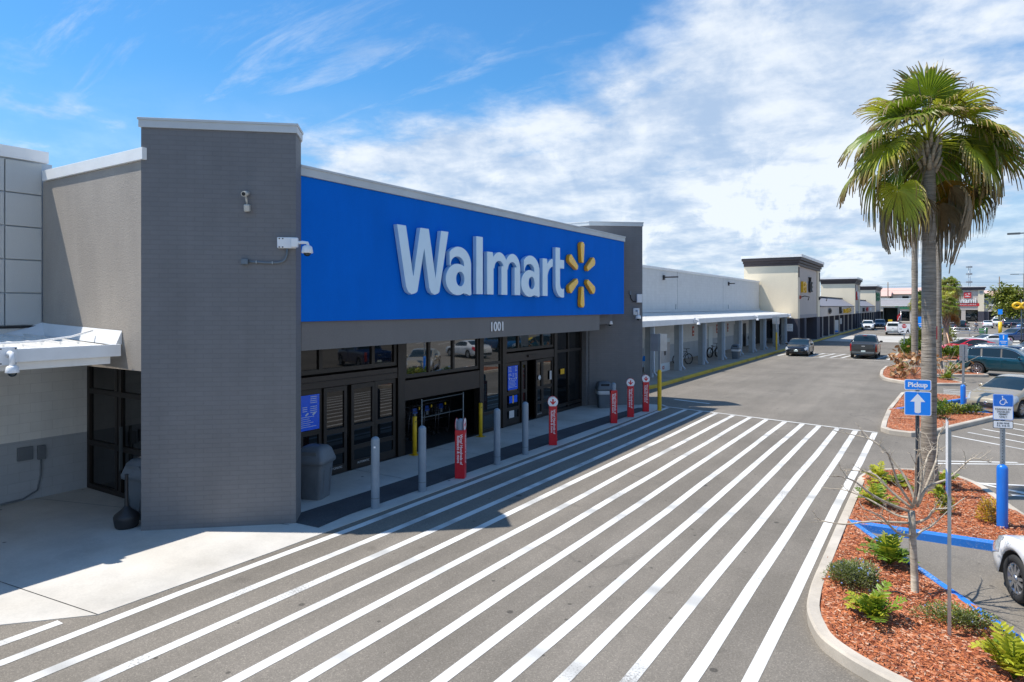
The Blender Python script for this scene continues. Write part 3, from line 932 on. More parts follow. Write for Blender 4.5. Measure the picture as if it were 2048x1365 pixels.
# door stickers
def decal(name, y0, y1, z0, z1, mat_, label, cat, x=X + .045):
    mb = MB(); mb.box(x, x + .006, y0, y1, z0, z1)
    return tag(mb.build(name, M[mat_]), label, cat)
def hours_poster(y0, y1, z0, z1, label):
    t = thing('hours_poster', (X + .052, (y0 + y1) / 2, z0), label, 'poster', 'blue opening hours posters')
    h = z1 - z0; wd = y1 - y0
    mb = MB(); mb.box(0, .008, -wd / 2, wd / 2, 0, h); mb.build('poster_sheet', M['poster_blue'], t)
    ln = MB()
    rr_ = random.Random(5)
    for q in range(16):
        z = h * (.95 - q * .056)
        if q in (4, 9): continue
        a_ = -wd * .44
        b_ = a_ + wd * rr_.uniform(.12, .32)
        if q < 9:
            ln.box(.0082, .010, a_, b_, z - .013, z); ln.box(.0082, .010, wd * .22, wd * .42, z - .013, z)
            if q in (5, 6, 7): ln.box(.0082, .010, -.02, wd * .12, z - .013, z)
        else: ln.box(.0082, .010, a_, a_ + wd * rr_.uniform(.6, .86), z - .011, z)
    for i in range(4):
        ln.cbox((.0095, -wd * .33 + i * wd * .22, h * .455), (.003, wd * .10, h * .05), rx=.6)
    ln.build('poster_print', M['poster_white'], t)
    return t
hours_poster(10.02 - .42, 10.53, 1.18, 1.98, 'blue notice of opening hours on the door beside the grey litter bin')
hours_poster(18.52, 19.14, 1.20, 2.0, 'blue notice of opening hours on the right hand doors above two small stickers')
decal('door_notice', 18.62, 18.82, .76, .99, 'poster_blue', 'left small blue notice under the right hand opening hours poster', 'notice')
decal('door_notice', 18.90, 19.12, .76, .99, 'poster_blue', 'right small blue notice under the right hand opening hours poster', 'notice')
decal('door_notice', 18.825, 18.895, .74, 1.0, 'bollard_yellow', 'narrow yellow strip between two small blue door notices', 'notice')
decal('door_notice', 18.62, 18.92, .26, .50, 'sticker', 'white paper notice low on the right hand doors', 'notice')
decal('door_notice', 21.36, 21.5, 1.30, 1.62, 'sticker', 'pale upright notice on the pane next to the corner glazing', 'notice')
decal('door_notice', 22.2, 22.5, 1.42, 1.62, 'logo_yellow', 'yellow green sticker on the corner glazing', 'notice')
mb = MB(); mb.lathe([(0, .006), (.09, .006), (.09, 0), (0, 0)], 20, face_matrix((X + .09, 20.55, 1.45), (0, 1, 0), (0, 0, 1)))
tag(mb.build('door_arrow_sticker', M['white_vinyl']), 'round white sticker on a sliding door pane', 'sticker')
text_obj('door_lettering', 'AUTOMATIC', .07, M['sticker'], store, Matrix.Translation(-O_) @ face_matrix((X + .09, 11.9, .16), (0, 1, 0), (0, 0, 1)), .001)
text_obj('door_lettering', 'AUTOMATIC', .07, M['sticker'], store, Matrix.Translation(-O_) @ face_matrix((X + .09, 11.0, .16), (0, 1, 0), (0, 0, 1)), .001)
text_obj('door_lettering', 'AUTOMATIC', .06, M['sticker'], store, Matrix.Translation(-O_) @ face_matrix((X + .09, 20.55, .16), (0, 1, 0), (0, 0, 1)), .001)

# ------------------------------------------------------------------ letters from strokes: union of strokes -> outline
def stroke_letter(fn, x0, x1, z0, z1, step=.012):
    """fn(X,Z) -> signed distance (negative inside); returns outline loops by marching squares"""
    nx = int((x1 - x0) / step) + 2; nz = int((z1 - z0) / step) + 2
    gx = x0 + np.arange(nx) * step; gz = z0 + np.arange(nz) * step
    A_, B_ = np.meshgrid(gx, gz, indexing='ij')
    Fd = fn(A_, B_)
    seg = {}
    def ip(i, j_, i2, j2):
        a_, b_ = Fd[i, j_], Fd[i2, j2]; t = a_ / (a_ - b_)
        return (gx[i] + (gx[i2] - gx[i]) * t, gz[j_] + (gz[j2] - gz[j_]) * t)
    for i in range(nx - 1):
        for j_ in range(nz - 1):
            cs = [(i, j_), (i + 1, j_), (i + 1, j_ + 1), (i, j_ + 1)]
            ins = [Fd[c_] < 0 for c_ in cs]
            if all(ins) or not any(ins): continue
            en = []; ex = []
            for q in range(4):
                a_, b_ = cs[q], cs[(q + 1) % 4]
                if ins[q] != ins[(q + 1) % 4]:
                    key = (min(a_, b_), max(a_, b_))
                    (ex if ins[q] else en).append((key, ip(*a_, *b_)))
            if len(en) == 1: seg[en[0][0]] = (ex[0][0], en[0][1])
            else:
                for u in range(2): seg[en[u][0]] = (ex[u][0], en[u][1])
    loops = []
    while seg:
        k0 = next(iter(seg)); k_ = k0; L = []
        while k_ in seg:
            nxt, p = seg.pop(k_); L.append(p); k_ = nxt
        if len(L) > 8: loops.append(L)
    outl = []
    for L in loops:
        # drop nearly collinear points
        keep = []
        n = len(L)
        for i in range(n):
            a_, p, b_ = L[i - 1], L[i], L[(i + 1) % n]
            keep.append(p)
        # greedy simplification
        simp = [keep[0]]
        i = 0
        while i < n - 1:
            j_ = min(i + 14, n - 1)
            while j_ > i + 1:
                ax, az = keep[i]; bx, bz = keep[j_]
                l_ = math.hypot(bx - ax, bz - az) + 1e-9
                if max(abs((bx - ax) * (az - keep[q][1]) - (ax - keep[q][0]) * (bz - az)) / l_ for q in range(i + 1, j_)) < .0016: break
                j_ -= 1
            simp.append(keep[j_]); i = j_
        outl.append(simp[:-1] if math.dist(simp[0], simp[-1]) < 1e-6 else simp)
    return outl
def extruded(loops, depth, bev, Mx, mats, name, parent):
    cu = bpy.data.curves.new(name, 'CURVE'); cu.dimensions = '2D'; cu.fill_mode = 'BOTH'
    cu.extrude = depth / 2; cu.bevel_depth = bev; cu.bevel_resolution = 1; cu.offset = -bev
    for L in loops:
        s_ = cu.splines.new('POLY'); s_.points.add(len(L) - 1)
        for p, q in zip(s_.points, L): p.co = (q[0], q[1], 0, 1)
        s_.use_cyclic_u = True
    t = bpy.data.objects.new(name + '_tmp', cu); COL.objects.link(t)
    me = bpy.data.meshes.new_from_object(t.evaluated_get(bpy.context.evaluated_depsgraph_get()))
    bpy.data.objects.remove(t); bpy.data.curves.remove(cu)
    me.materials.clear()
    for m_ in mats: me.materials.append(m_)
    for p in me.polygons:
        p.material_index = 0 if abs(p.normal.z) > .8 else 1
        p.use_smooth = False
    me.transform(Mx)
    o = bpy.data.objects.new(name, me); COL.objects.link(o); o.parent = parent
    return o
def seg_d(X_, Z_, a_, b_):
    ax, az = a_; bx, bz = b_
    l2 = (bx - ax) ** 2 + (bz - az) ** 2
    t = np.clip(((X_ - ax) * (bx - ax) + (Z_ - az) * (bz - az)) / l2, 0, 1)
    return np.hypot(X_ - ax - t * (bx - ax), Z_ - az - t * (bz - az))
def poly_d(X_, Z_, P):
    d = None; ins = np.zeros(X_.shape, bool)
    n = len(P)
    for i in range(n):
        a_, b_ = P[i], P[(i + 1) % n]
        e = seg_d(X_, Z_, a_, b_); d = e if d is None else np.minimum(d, e)
        c_ = ((a_[1] > Z_) != (b_[1] > Z_)) & (X_ < (b_[0] - a_[0]) * (Z_ - a_[1]) / (b_[1] - a_[1] + 1e-12) + a_[0])
        ins ^= c_
    return np.where(ins, -d, d)
def ell_d(X_, Z_, c_, rx, rz):
    q = np.hypot((X_ - c_[0]) / rx, (Z_ - c_[1]) / rz)
    return (q - 1) * min(rx, rz)
U = np.minimum; I_ = np.maximum
def rect(x0, x1, z0, z1): return [(x0, z0), (x1, z0), (x1, z1), (x0, z1)]
def L_W(x, z):
    d = poly_d(x, z, [(0, 1.53), (.30, 1.53), (.555, .36), (.80, 1.53), (1.11, 1.53), (1.365, .36), (1.575, 1.53), (1.87, 1.53), (1.51, .03), (1.46, -.01), (1.33, -.045), (1.20, .0), (1.125, .12), (.945, 1.05), (.70, .03), (.65, -.01), (.50, -.045), (.385, .0), (.30, .13)])
    return d
def L_a(x, z):
    # bowl + top arch + stem
    outer = ell_d(x, z, (.47, .36), .49, .40)
    inner = ell_d(x, z, (.575, .375), .175, .185)
    stem = poly_d(x, z, rect(.735, 1.04, -.0, .78))
    foot = poly_d(x, z, [(.74, .16), (1.04, .20), (1.055, -.01), (.99, -.045), (.88, -.02), (.80, .05)])
    arch_o = ell_d(x, z, (.52, .74), .52, .455)
    arch_i = ell_d(x, z, (.46, .74), .275, .20)
    arch = I_(I_(I_(arch_o, -arch_i), -(z - .70)), -(x - .145 - (z - .70) * -.05))
    bowl = I_(I_(outer, -inner), poly_d(x, z, rect(-.2, .95, -.2, .80)))
    return U(U(bowl, arch), U(I_(stem, -inner), foot))
def L_l(x, z): return poly_d(x, z, rect(0, .30, 0, 1.53))
def L_m(x, z):
    s1 = poly_d(x, z, [(0, 0), (.31, 0), (.31, .9), (.27, 1.16), (0, 1.16)])
    s2 = poly_d(x, z, rect(.70, 1.0, 0, .80)); s3 = poly_d(x, z, rect(1.385, 1.69, 0, .80))
    def arc(cx, rx, irx):
        return I_(I_(ell_d(x, z, (cx, .76), rx, .42), -ell_d(x, z, (cx - .015, .72), irx, .22)), -(z - .72))
    return U(U(s1, s2), U(s3, U(arc(.60, .40, .235), arc(1.285, .405, .235))))
def L_r(x, z):
    s1 = poly_d(x, z, [(0, 0), (.31, 0), (.31, .9), (.27, 1.16), (0, 1.16)])
    arc = I_(I_(I_(ell_d(x, z, (.66, .72), .46, .46), -ell_d(x, z, (.67, .57), .36, .36)), -(z - .66)), x - .64)
    return U(s1, arc)
def L_t(x, z):
    st = poly_d(x, z, rect(0, .30, .34, 1.56)); bar = poly_d(x, z, rect(.28, .575, .90, 1.18))
    hook = I_(I_(ell_d(x, z, (.46, .36), .46, .40), -ell_d(x, z, (.47, .38), .155, .15)), z - .38)
    hook = I_(hook, x - .575)
    return U(U(st, bar), hook)
sign = thing('store_sign', (-10.39, 11.2, 4.32), 'raised pale Walmart lettering with a yellow six ray spark on the blue fascia', 'sign')
FM = lambda y, z=0.: Matrix.Translation((0, y, z)) @ face_matrix((.075, 0, 0), (0, 1, 0), (0, 0, 1))
for fn, y, x1 in ((L_W, 0, 1.95), (L_a, 1.78, 1.2), (L_l, 3.05, .4), (L_m, 3.55, 1.8), (L_a, 5.31, 1.2), (L_r, 6.54, .8), (L_t, 7.36, .7)):
    lp = stroke_letter(fn, -.1, x1, -.12, 1.65)
    extruded(lp, .105, .008, FM(y), [M['letter_face'], M['letter_side']], 'letter', sign)
def ray(x, z):
    return poly_d(x, z, [(-.095, 0), (.095, 0), (.15, .62), (-.15, .62)])
def ray_full(x, z):
    d = U(poly_d(x, z, [(-.098, .06), (.098, .06), (.155, .60), (-.155, .60)]), U(ell_d(x, z, (0, .07), .099, .07), ell_d(x, z, (0, .60), .156, .13)))
    return d
lp = stroke_letter(ray_full, -.25, .25, -.1, .85, .01)
for i in range(6):
    a = R(60 * i)
    Mx = FM(9.27, .76) @ Matrix.Rotation(a, 4, 'Z') @ Matrix.Translation((0, .40, 0))
    extruded(lp, .09, .022, Mx, [M['spark_face'], M['spark_side']], 'spark_ray', sign)
num = thing('house_number', (-10.455, 15.5, 3.42), 'white number 1001 on the grey header over the doors', 'sign')
text_obj('digits', '1001', .37, M['white_vinyl'], num, face_matrix((.02, 0, 0), (0, 1, 0), (0, 0, 1)), .010, .002, xs=1.0)

# ------------------------------------------------------------------ canopy over the side walk at the left
can = thing('entrance_canopy', (-14, 2, 3.1), 'white ribbed metal canopy over the walk at the left of the grey tower', 'canopy')
CO = Vector((-14, 2, 3.1))
XF = -12.50
w = MB(); w.prism([(-15.79, 3.34), (XF, 3.20), (XF, 3.27), (-15.79, 3.41)], -14, 6.25, Matrix(((1, 0, 0, 0), (0, 0, 1, 0), (0, 1, 0, 0), (0, 0, 0, 1))))
y = -13.8
while y < 6.2:
    w.prism([(-15.75, 3.405), (XF - .02, 3.268), (XF - .02, 3.315), (-15.75, 3.45)], y, y + .05, Matrix(((1, 0, 0, 0), (0, 0, 1, 0), (0, 1, 0, 0), (0, 0, 0, 1))))
    y += .30
wpart(w, 'ribbed_deck', M['canopy_deck'], can)
w = MB(); w.box(XF, XF + .07, -14, 6.30, 3.10, 3.315); wpart(w, 'gutter', M['white_metal'], can, bevel=.008)
w = MB(); w.box(XF - .12, XF - .005, -14, 6.15, 2.97, 3.19); wpart(w, 'fascia_board', M['canopy_deck'], can)
w = MB(); w.prism([(-15.5, 6.30), (-12.62, 6.30), (-12.62, 6.41), (-15.5, 6.41)], [3.39, 3.29, 3.30, 3.40], [3.395, 3.295, 3.55, 3.64])
w.prism([(-15.79, 5.6), (-15.45, 6.30), (-15.5, 6.41), (-15.795, 6.41)], [3.40, 3.39, 3.39, 3.40], [3.41, 3.40, 3.64, 3.66])
wpart(w, 'end_flashing', M['white_metal'], can)
w = MB(); w.tube([(XF - .9, -6, 3.34), (-13.2, 4.3, 3.37), (-13.35, 5.3, 3.38), (-13.4, 5.9, 3.44), (-13.5, 6.32, 3.54)], .018, 6); wpart(w, 'cable_pipe', M['white_plastic'], can)
w = MB(); w.box(-15.80, -15.76, -14, 6.4, 3.555, 3.60); wpart(w, 'top_flashing', M['trim_black'], can)

# ------------------------------------------------------------------ cameras and boxes
def dome_camera(loc, rz, label, drop=.17, arm=.30, plate=(.30, .30), big=1.0):
    """plate at origin facing +Y, arm out, dome hanging"""
    t = thing('security_camera', loc, label, 'camera', 'white dome cameras', rz)
    mb = MB(); mb.box(-plate[0] / 2, plate[0] / 2, 0, .05, -plate[1] / 2, plate[1] / 2)
    mb.build('mount_plate', M['white_plastic'], t, bevel=.012)
    bl = MB()
    for sx in (-1, 1):
        for sz in (-1, 1): bl.cbox((sx * plate[0] * .4, .052, sz * plate[1] * .4), (.02, .008, .02))
    bl.build('bolt', M['trim_black'], t)
    mb = MB(); mb.tube([(0, .04, .02), (0, arm * .55, .05), (0, arm * .9, .04), (0, arm, -.02), (0, arm, -drop + .02)], [.045, .042, .04, .04, .042], 10)
    mb.build('arm', M['white_plastic'], t)
    mb = MB(); mb.lathe([(.0, 0), (.075, -.005), (.10, -.03), (.115, -.13), (.112, -.14), (0, -.14)], 16, Matrix.Translation((0, arm, -drop + .03)) @ Matrix.Scale(big, 4))
    mb.build('housing', M['white_plastic'], t)
    mb = MB(); mb.ball((0, arm, -drop - .11 * big), (.075 * big, .075 * big, .07 * big), 14, 8); mb.build('lens_dome', M['car_glass'], t)
    return t
ang = math.atan2((Q1 - P1).y, (Q1 - P1).x)
nrm = Vector((math.sin(ang), -math.cos(ang)))
def on_tower(t, off=.0):
    p = P1.lerp(Q1, t) + nrm * off
    return p.x, p.y
x, y = on_tower(.955, .0)
t = thing('security_camera', (x, y, 5.16), 'white dome camera on the bracket at the blue fascia corner of the near tower', 'camera', 'white dome cameras', ang)
mb = MB(); mb.box(-.20, .13, -.07, 0, -.10, .10); mb.build('mount_plate', M['white_plastic'], t, bevel=.012)
bl = MB()
for sx, sz in ((-.16, .075), (-.10, .075), (-.16, -.08), (-.10, -.08)): bl.cbox((sx, -.072, sz), (.022, .01, .022))
bl.build('bolt', M['trim_black'], t)
mb = MB(); mb.box(.05, .18, -.16, -.07, -.09, .09); mb.build('junction', M['white_plastic'], t, bevel=.02)
mb = MB(); mb.tube([(.12, -.12, -.01), (.26, -.13, .005), (.34, -.13, -.005), (.355, -.13, -.06)], .03, 10); mb.build('arm', M['white_plastic'], t)
mb = MB(); mb.lathe([(0, 0), (.05, -.002), (.085, -.025), (.105, -.13), (.10, -.14), (0, -.14)], 18, Matrix.Translation((.34, -.13, -.05))); mb.build('housing', M['white_plastic'], t)
mb = MB(); mb.ball((.34, -.13, -.19), (.068, .068, .06), 14, 8); mb.build('lens_dome', M['car_glass'], t)
# old bullet camera / lamp higher up
x, y = on_tower(.683)
t = thing('bullet_camera', (x, y, 5.80), 'small old beige bullet camera high on the near grey brick tower', 'camera', rz=ang)
mb = MB(); mb.cbox((0, -.06, -.02), (.10, .12, .13), rx=.2); mb.build('mount_box', M['old_plastic'], t, bevel=.02)
mb = MB(); mb.tube([(0, -.06, .05), (-.01, -.08, .13), (-.015, -.10, .19)], .018, 8); mb.build('arm', M['old_plastic'], t)
mb = MB(); mb.tube([(-.005, -.02, .25), (-.03, -.20, .21)], .048, 12); mb.build('camera_body', M['old_plastic'], t)
mb = MB(); mb.tube([(-.028, -.19, .212), (-.031, -.206, .209)], .034, 12); mb.build('lens', M['black'], t)
# junction box with conduit running to the camera
x, y = on_tower(.665)
t = thing('junction_box', (x, y, 4.81), 'small blue grey junction box with conduit on the near tower', 'junction box', rz=ang)
mb = MB(); mb.box(-.06, .06, -.07, 0, -.05, .05); mb.build('box', M['conduit'], t, bevel=.008)
mb = MB(); mb.tube([(.06, -.025, 0), (.25, -.025, -.008), (.40, -.025, -.018), (.58, -.025, -.012), (.66, -.025, .01), (.71, -.025, .06), (.735, -.025, .14), (.74, -.03, .28)], .018, 8); mb.build('conduit', M['conduit'], t)
mb = MB(); mb.cbox((.20, -.028, -.006), (.012, .05, .05)); mb.cbox((.48, -.028, -.016), (.012, .05, .05)); mb.build('clip', M['galvanised'], t)
# canopy edge camera
dome_camera((XF + .07, 4.55, 3.21), R(-90), 'white dome camera on the gutter of the left canopy', drop=.17, arm=.20, plate=(.25, .29), big=.82)
# far tower cameras
ang2 = math.atan2((Q2 - P2).y, (Q2 - P2).x)
nr2 = Vector((math.sin(ang2), -math.cos(ang2)))
def on_t2(t, z, off=0.):
    p = P2.lerp(Q2, t) + nr2 * off
    return (p.x, p.y, z)
dome_camera(on_t2(.88, 3.78), ang2 + math.pi, 'white dome camera low on the far tower near its outer edge', plate=(.26, .28), arm=.26)
dome_camera(on_t2(.35, 3.56), ang2 + math.pi, 'white dome camera under the blue fascia on the far tower', plate=(.26, .28), arm=.26)
t = thing('alarm_box', on_t2(.93, 4.32), 'square white box with a black cable on the far tower', 'box', rz=ang2)
mb = MB(); mb.box(-.11, .11, -.12, 0, -.17, .17); mb.build('casing', M['white_plastic'], t, bevel=.012)
mb = MB(); mb.tube([(-.12, -.03, -.12), (-.24, -.03, -.13), (-.33, -.03, -.02), (-.36, -.03, .14)], .015, 6); mb.build('cable', M['black_plastic'], t)
mb = MB(); mb.box(-.40, -.32, -.05, 0, .14, .30); mb.build('sensor', M['conduit'], t)
# boxes and pipe on the block wall under the canopy
t = thing('meter_box', (-15.80, 6.25, .98), 'pair of painted utility boxes with a pipe on the block wall under the canopy', 'utility box')
mb = MB(); mb.box(0, .06, -.30, -.02, -.14, .13); mb.build('large_box', M['bin_grey'], t, bevel=.01)
mb = MB(); mb.box(0, .08, .06, .20, -.17, .12); mb.build('small_box', M['bin_grey'], t, bevel=.01)
mb = MB(); mb.tube([(.03, .13, -.17), (.03, .12, -.5), (.03, .06, -.8), (.03, -.2, -.93), (.03, -1.2, -.955)], .018, 7); mb.build('pipe', M['bin_grey'], t)
# entry floodlight etc. behind glass: bar gates in the cart bay
t = thing('cart_rail', (-12.0, 15.05, 0), 'two steel posts with rails in the opening of the cart bay', 'rail')
for yy in (-.95, .95):
    mb = MB(); mb.tube([(0, yy, 0), (0, yy, 1.43)], .016, 8); mb.build('post', M['post_grey'], t)
for z in (.92, 1.38):
    mb = MB(); mb.tube([(0, -.95, z), (0, .95, z)], .016, 8); mb.build('rail', M['post_dark'], t)
def make_cart(loc, rz, label):
    t = thing('shopping_cart', loc, label, 'shopping cart', 'shopping carts in the cart bay', rz)
    b = MB()
    for z in (.45, .62, .80, .98):
        f = (z - .45) / .53
        b.tube([(-.24 - .05 * f, -.36, z), (.24 + .05 * f, -.36, z), (.27 + .05 * f, .48, z + .05), (-.27 - .05 * f, .48, z + .05), (-.24 - .05 * f, -.36, z)], .008, 5)
    for i in range(8):
        u = -.24 + i * .48 / 7
        b.tube([(u, -.36, .45), (u * 1.2, -.36, .98)], .006, 5)
    for s_ in (-1, 1):
        for i in range(9):
            vv = -.36 + i * .105
            b.tube([(s_ * .25, vv, .46), (s_ * .30, vv, 1.0)], .006, 5)
        b.tube([(s_ * .2, -.3, .12), (s_ * .26, .5, .12), (s_ * .28, .55, 1.0)], .014, 6)
    b.build('basket', M['steel'] if False else M['alloy_dark'], t)
    h = MB(); h.tube([(-.3, .56, 1.03), (.3, .56, 1.03)], .018, 8); h.build('handle', M['black_plastic'], t)
    s = MB(); s.cbox((0, .38, .84), (.20, .04, .16), rx=.3); s.build('child_seat', M['cart_blue'], t)
    y_ = MB(); y_.box(-.025, .025, .575, .585, .90, .98); y_.build('tag_plate', M['bollard_yellow'], t)
    w_ = MB(); w_.box(.06, .16, .50, .51, .68, .80); w_.build('label_card', M['bin_grey'], t)
    for sx in (-1, 1):
        for sy in (-.3, .45):
            q = MB(); q.lathe([(0, -.015), (.06, -.015), (.06, .015), (0, .015)], 10, Matrix.Translation((sx * .22, sy, .06)) @ Matrix.Rotation(R(90), 4, 'Y')); q.build('wheel', M['rubber'], t)
    return t
cc = ['beside the left jamb', 'second from the left jamb', 'third from the left jamb', 'fourth from the left jamb', 'fifth from the left jamb']
for i in range(5):
    make_cart((-13.6 - .05 * (i % 2), 13.95 + i * .62, .014), R(-90), 'dark shopping cart in the cart bay, ' + cc[i])
# ================================================================== BOLLARDS, BINS
def dome_prof(r, h): return [(r, 0), (r, h - r * .9)] + [(r * math.cos(a), h - r * .9 + r * .9 * math.sin(a)) for a in (R(20), R(40), R(60), R(80), R(90))]
def grey_bollard(y, label):
    t = thing('grey_bollard', (-9.375, y, .008), label, 'bollard', 'grey bollards along the kerb line')
    mb = MB(); mb.lathe(dome_prof(.085, 1.42), 20); mb.build('post', M['bollard_grey'], t)
    mb = MB(); mb.lathe([(.087, .20), (.087, .215)], 20); mb.build('paint_band', M['bin_grey'], t)
    return t
b0 = grey_bollard(9.61, 'grey round topped bollard nearest the brick tower, with a small white sticker')
mb = MB(); mb.cbox((.052, -.072, 1.22), (.035, .006, .035), rz=R(36)); mb.build('sticker', M['white_vinyl'], b0)
grey_bollard(11.03, 'plain grey round topped bollard just before the red wrapped one with edge on discs')
grey_bollard(13.92, 'plain grey bollard just beyond the red wrapped one with edge on discs')
grey_bollard(15.28, 'plain grey bollard in front of the right hand doors')
def wrapped(y, ang_, label, discs=True, slip=0.):
    t = thing('wrapped_bollard', (-9.375, y, .008), label, 'bollard', 'red wrapped advertising bollards', ang_)
    mb = MB(); mb.lathe(dome_prof(.082, 1.38), 18); mb.build('post', M['bollard_grey'], t)
    mb = MB(); mb.box(-.115, .115, -.115, .115, .0, 1.12 - slip)
    w_ = mb.build('red_wrap', M['wrap_red'], t, bevel=.012)
    mb = MB(); mb.box(.113, .128, -.03, .03, .10, .18); mb.box(.113, .126, -.02, .04, .40, .46); mb.build('torn_edge', M['wrap_red'], w_)
    for q in range(4):
        for dx_, words in ((.035, 'Wow! Hundreds of'), (-.035, 'Rollbacks & more')):
            fm = Matrix.Rotation(q * math.pi / 2, 4, 'Z') @ face_matrix((dx_, -.1165, .68 - slip), (0, 0, -1), (1, 0, 0))
            text_obj('wrap_lettering', words, .088, M['white_vinyl'], w_, fm, .001, .0015)
    if discs:
        for s in (-1, 1):
            D = face_matrix((0, s * .098, 1.24), (-s, 0, 0), (0, 0, 1))
            mb = MB(); mb.lathe([(0, .006), (.145, .006), (.145, -.002), (0, -.002)], 26, D, False); d_ = mb.build('disc', M['white_vinyl'], t)
            mb = MB()
            mb.lathe([(.150, .004), (.150, -.004), (.138, -.004)], 26, D, False)
            mb.prism([(-.022, .085), (.022, .085), (.022, -.005), (.065, .035), (.085, .01), (0, -.085), (-.085, .01), (-.065, .035), (-.022, -.005)], .0062, .009, D)
            mb.build('arrow', M['wrap_red'], d_)
    return t
wrapped(12.40, R(90 + 26), 'red wrapped bollard with its two arrow discs seen edge on, nearest the camera')
wrapped(16.80, R(32), 'worn red wrapped bollard with a doubled disc, before the right hand doors')
wrapped(21.06, R(34), 'red wrapped bollard with no disc, beside the far litter bin', discs=False, slip=.0)
wrapped(22.55, R(26), 'red wrapped bollard with arrow disc, between two other red ones')
wrapped(24.03, R(30), 'red wrapped bollard with arrow disc, last one before the yellow post')
def yellow_short(x, y, label):
    t = thing('yellow_bollard', (x, y, .012), label, 'bollard', 'short yellow bollards at the cart opening')
    mb = MB(); mb.tube([(0, 0, 0), (0, 0, 1.02), (0, 0, 1.03)], [.058, .058, .045], 16); mb.build('post', M['bollard_yellow'], t)
    mb = MB(); mb.box(-.11, .11, -.11, .11, 0, .012); mb.build('base_plate', M['bollard_yellow'], t)
    mb = MB(); mb.cbox((.055, -.02, .90), (.01, .05, .02), rx=.4); mb.cbox((.052, -.01, .12), (.012, .02, .02)); mb.build('scuff', M['black'], t)
yellow_short(-11.84, 13.62, 'short yellow bollard at the left edge of the cart opening')
yellow_short(-11.80, 16.62, 'short yellow bollard at the right edge of the cart opening')

def sign_bollard(x, y, z0, label, rot):
    t = thing('sign_bollard', (x, y, z0), label, 'sign post', 'yellow posts carrying grey backed signs')
    mb = MB(); mb.lathe(dome_prof(.078, 1.58), 18); mb.build('yellow_sleeve', M['bollard_yellow'], t)
    mb = MB(); mb.box(-.04, .04, -.03, .03, 1.5, 2.95); mb.build('post', M['galvanised'], t)
    for s in (-1, 1):
        mb = MB(); mb.box(0 if s > 0 else -.32, .32 if s > 0 else 0, -.008, .008, 2.28, 2.94)
        o = mb.build('sign_panel', M['sign_back'], t); o.location = (0.02 * s, -.04 if s < 0 else .0, 0); o.rotation_euler = (0, 0, rot + (R(28) * s))
    return t
sign_bollard(-9.0, 24.5, 0, 'tall yellow post with grey sign backs at the end of the red bollards', R(28))
sign_bollard(-12.0, 61.8, .15, 'yellow post with a grey sign at the far end of the arcade', R(28))

def litter_bin(loc, rz, label, liner=False, hood='round', s=1.0):
    t = thing('litter_bin', loc, label, 'litter bin', 'grey litter bins', rz)
    t.scale = (s, s, s)
    mb = MB()
    def ring(w, d, z, r=.07, n=4):
        P = []
        for cx, cy, a0 in ((w - r, d - r, 0), (-w + r, d - r, 90), (-w + r, -d + r, 180), (w - r, -d + r, 270)):
            for q in range(n + 1):
                a = R(a0 + 90 * q / n); P.append((cx + r * math.cos(a), cy + r * math.sin(a), z))
        return P
    def loft(mb, rings, cap=True):
        n = len(rings[0]); vs = [p for r_ in rings for p in r_]
        fs = [(i * n + k_, i * n + (k_ + 1) % n, (i + 1) * n + (k_ + 1) % n, (i + 1) * n + k_) for i in range(len(rings) - 1) for k_ in range(n)]
        mb.add(vs, fs, True)
        mb.add(rings[-1], [tuple(range(n))], False); mb.add(rings[0], [tuple(range(n))[::-1]], False)
    loft(mb, [ring(.235, .235, 0), ring(.24, .24, .03), ring(.285, .285, .70), ring(.29, .29, .74)])
    mb.box(-.20, .20, -.292, -.27, .08, .62) if False else None
    mb.build('bin_body', M['bin_grey'], t)
    mb = MB()
    for sx in (-1, 1):
        mb.cbox((sx * .14, -.268, .36), (.008, .012, .52), rx=R(-4)); mb.cbox((.268, sx * .14, .36), (.012, .008, .52), ry=R(4))
    mb.build('body_rib', M['bin_grey'], t)
    mb = MB(); loft(mb, [ring(.30, .30, .735), ring(.33, .33, .76), ring(.335, .335, .82), ring(.32, .32, .86), ring(.27, .27, 1.03), ring(.22, .20, 1.10), ring(.12, .10, 1.115)])
    hd = mb.build('hood', M['bin_grey'], t)
    for sy, an in ((-1, R(-16)), (1, R(16))):
        mb = MB(); mb.cbox((0, sy * .292, .955), (.36, .012, .15), rx=-an); mb.build('flap', M['black_plastic'] if liner else M['bin_grey'], hd)
    if not liner:
        mb = MB(); mb.cbox((0, -.300, .90), (.06, .012, .02)); mb.build('flap_pull', M['black_plastic'], hd)
    if liner:
        mb = MB(); loft(mb, [ring(.30, .30, .58, .09), ring(.325, .32, .64, .09), ring(.315, .318, .72, .09), ring(.30, .30, .735)]); mb.build('bag_liner', M['sticker'], t)
    return t
litter_bin((-10.98, 9.50, .013), R(20), 'grey litter bin against the doors beside the near brick tower', s=.97)
litter_bin((-11.13, 24.05, .013), R(38), 'grey litter bin with a pale bag liner in front of the far brick tower', True, s=.92)
litter_bin((-12.66, 6.90, .013), R(10), 'grey litter bin half hidden behind the left edge of the near tower')
litter_bin((-12.5, 49.9, .15), R(0), 'grey litter bin with a dark flap under the arcade between posts', True, s=.95)
litter_bin((-15.1, 66.2, .15), R(0), 'dark litter bin against the wall deep under the arcade', False)
t = thing('ash_receptacle', (-12.36, 6.36, .012), 'black cigarette receptacle with tall neck beside the side entrance', 'ash bin')
mb = MB(); mb.lathe([(.0, 0), (.17, 0), (.19, .03), (.215, .17), (.215, .20), (.19, .24), (.09, .32), (.04, .38)], 20); mb.build('base', M['black_plastic'], t)
mb = MB(); mb.lathe([(.04, .37), (.032, .5), (.030, .92), (.036, .95), (.0, .96)], 14); mb.build('neck', M['black_plastic'], t)

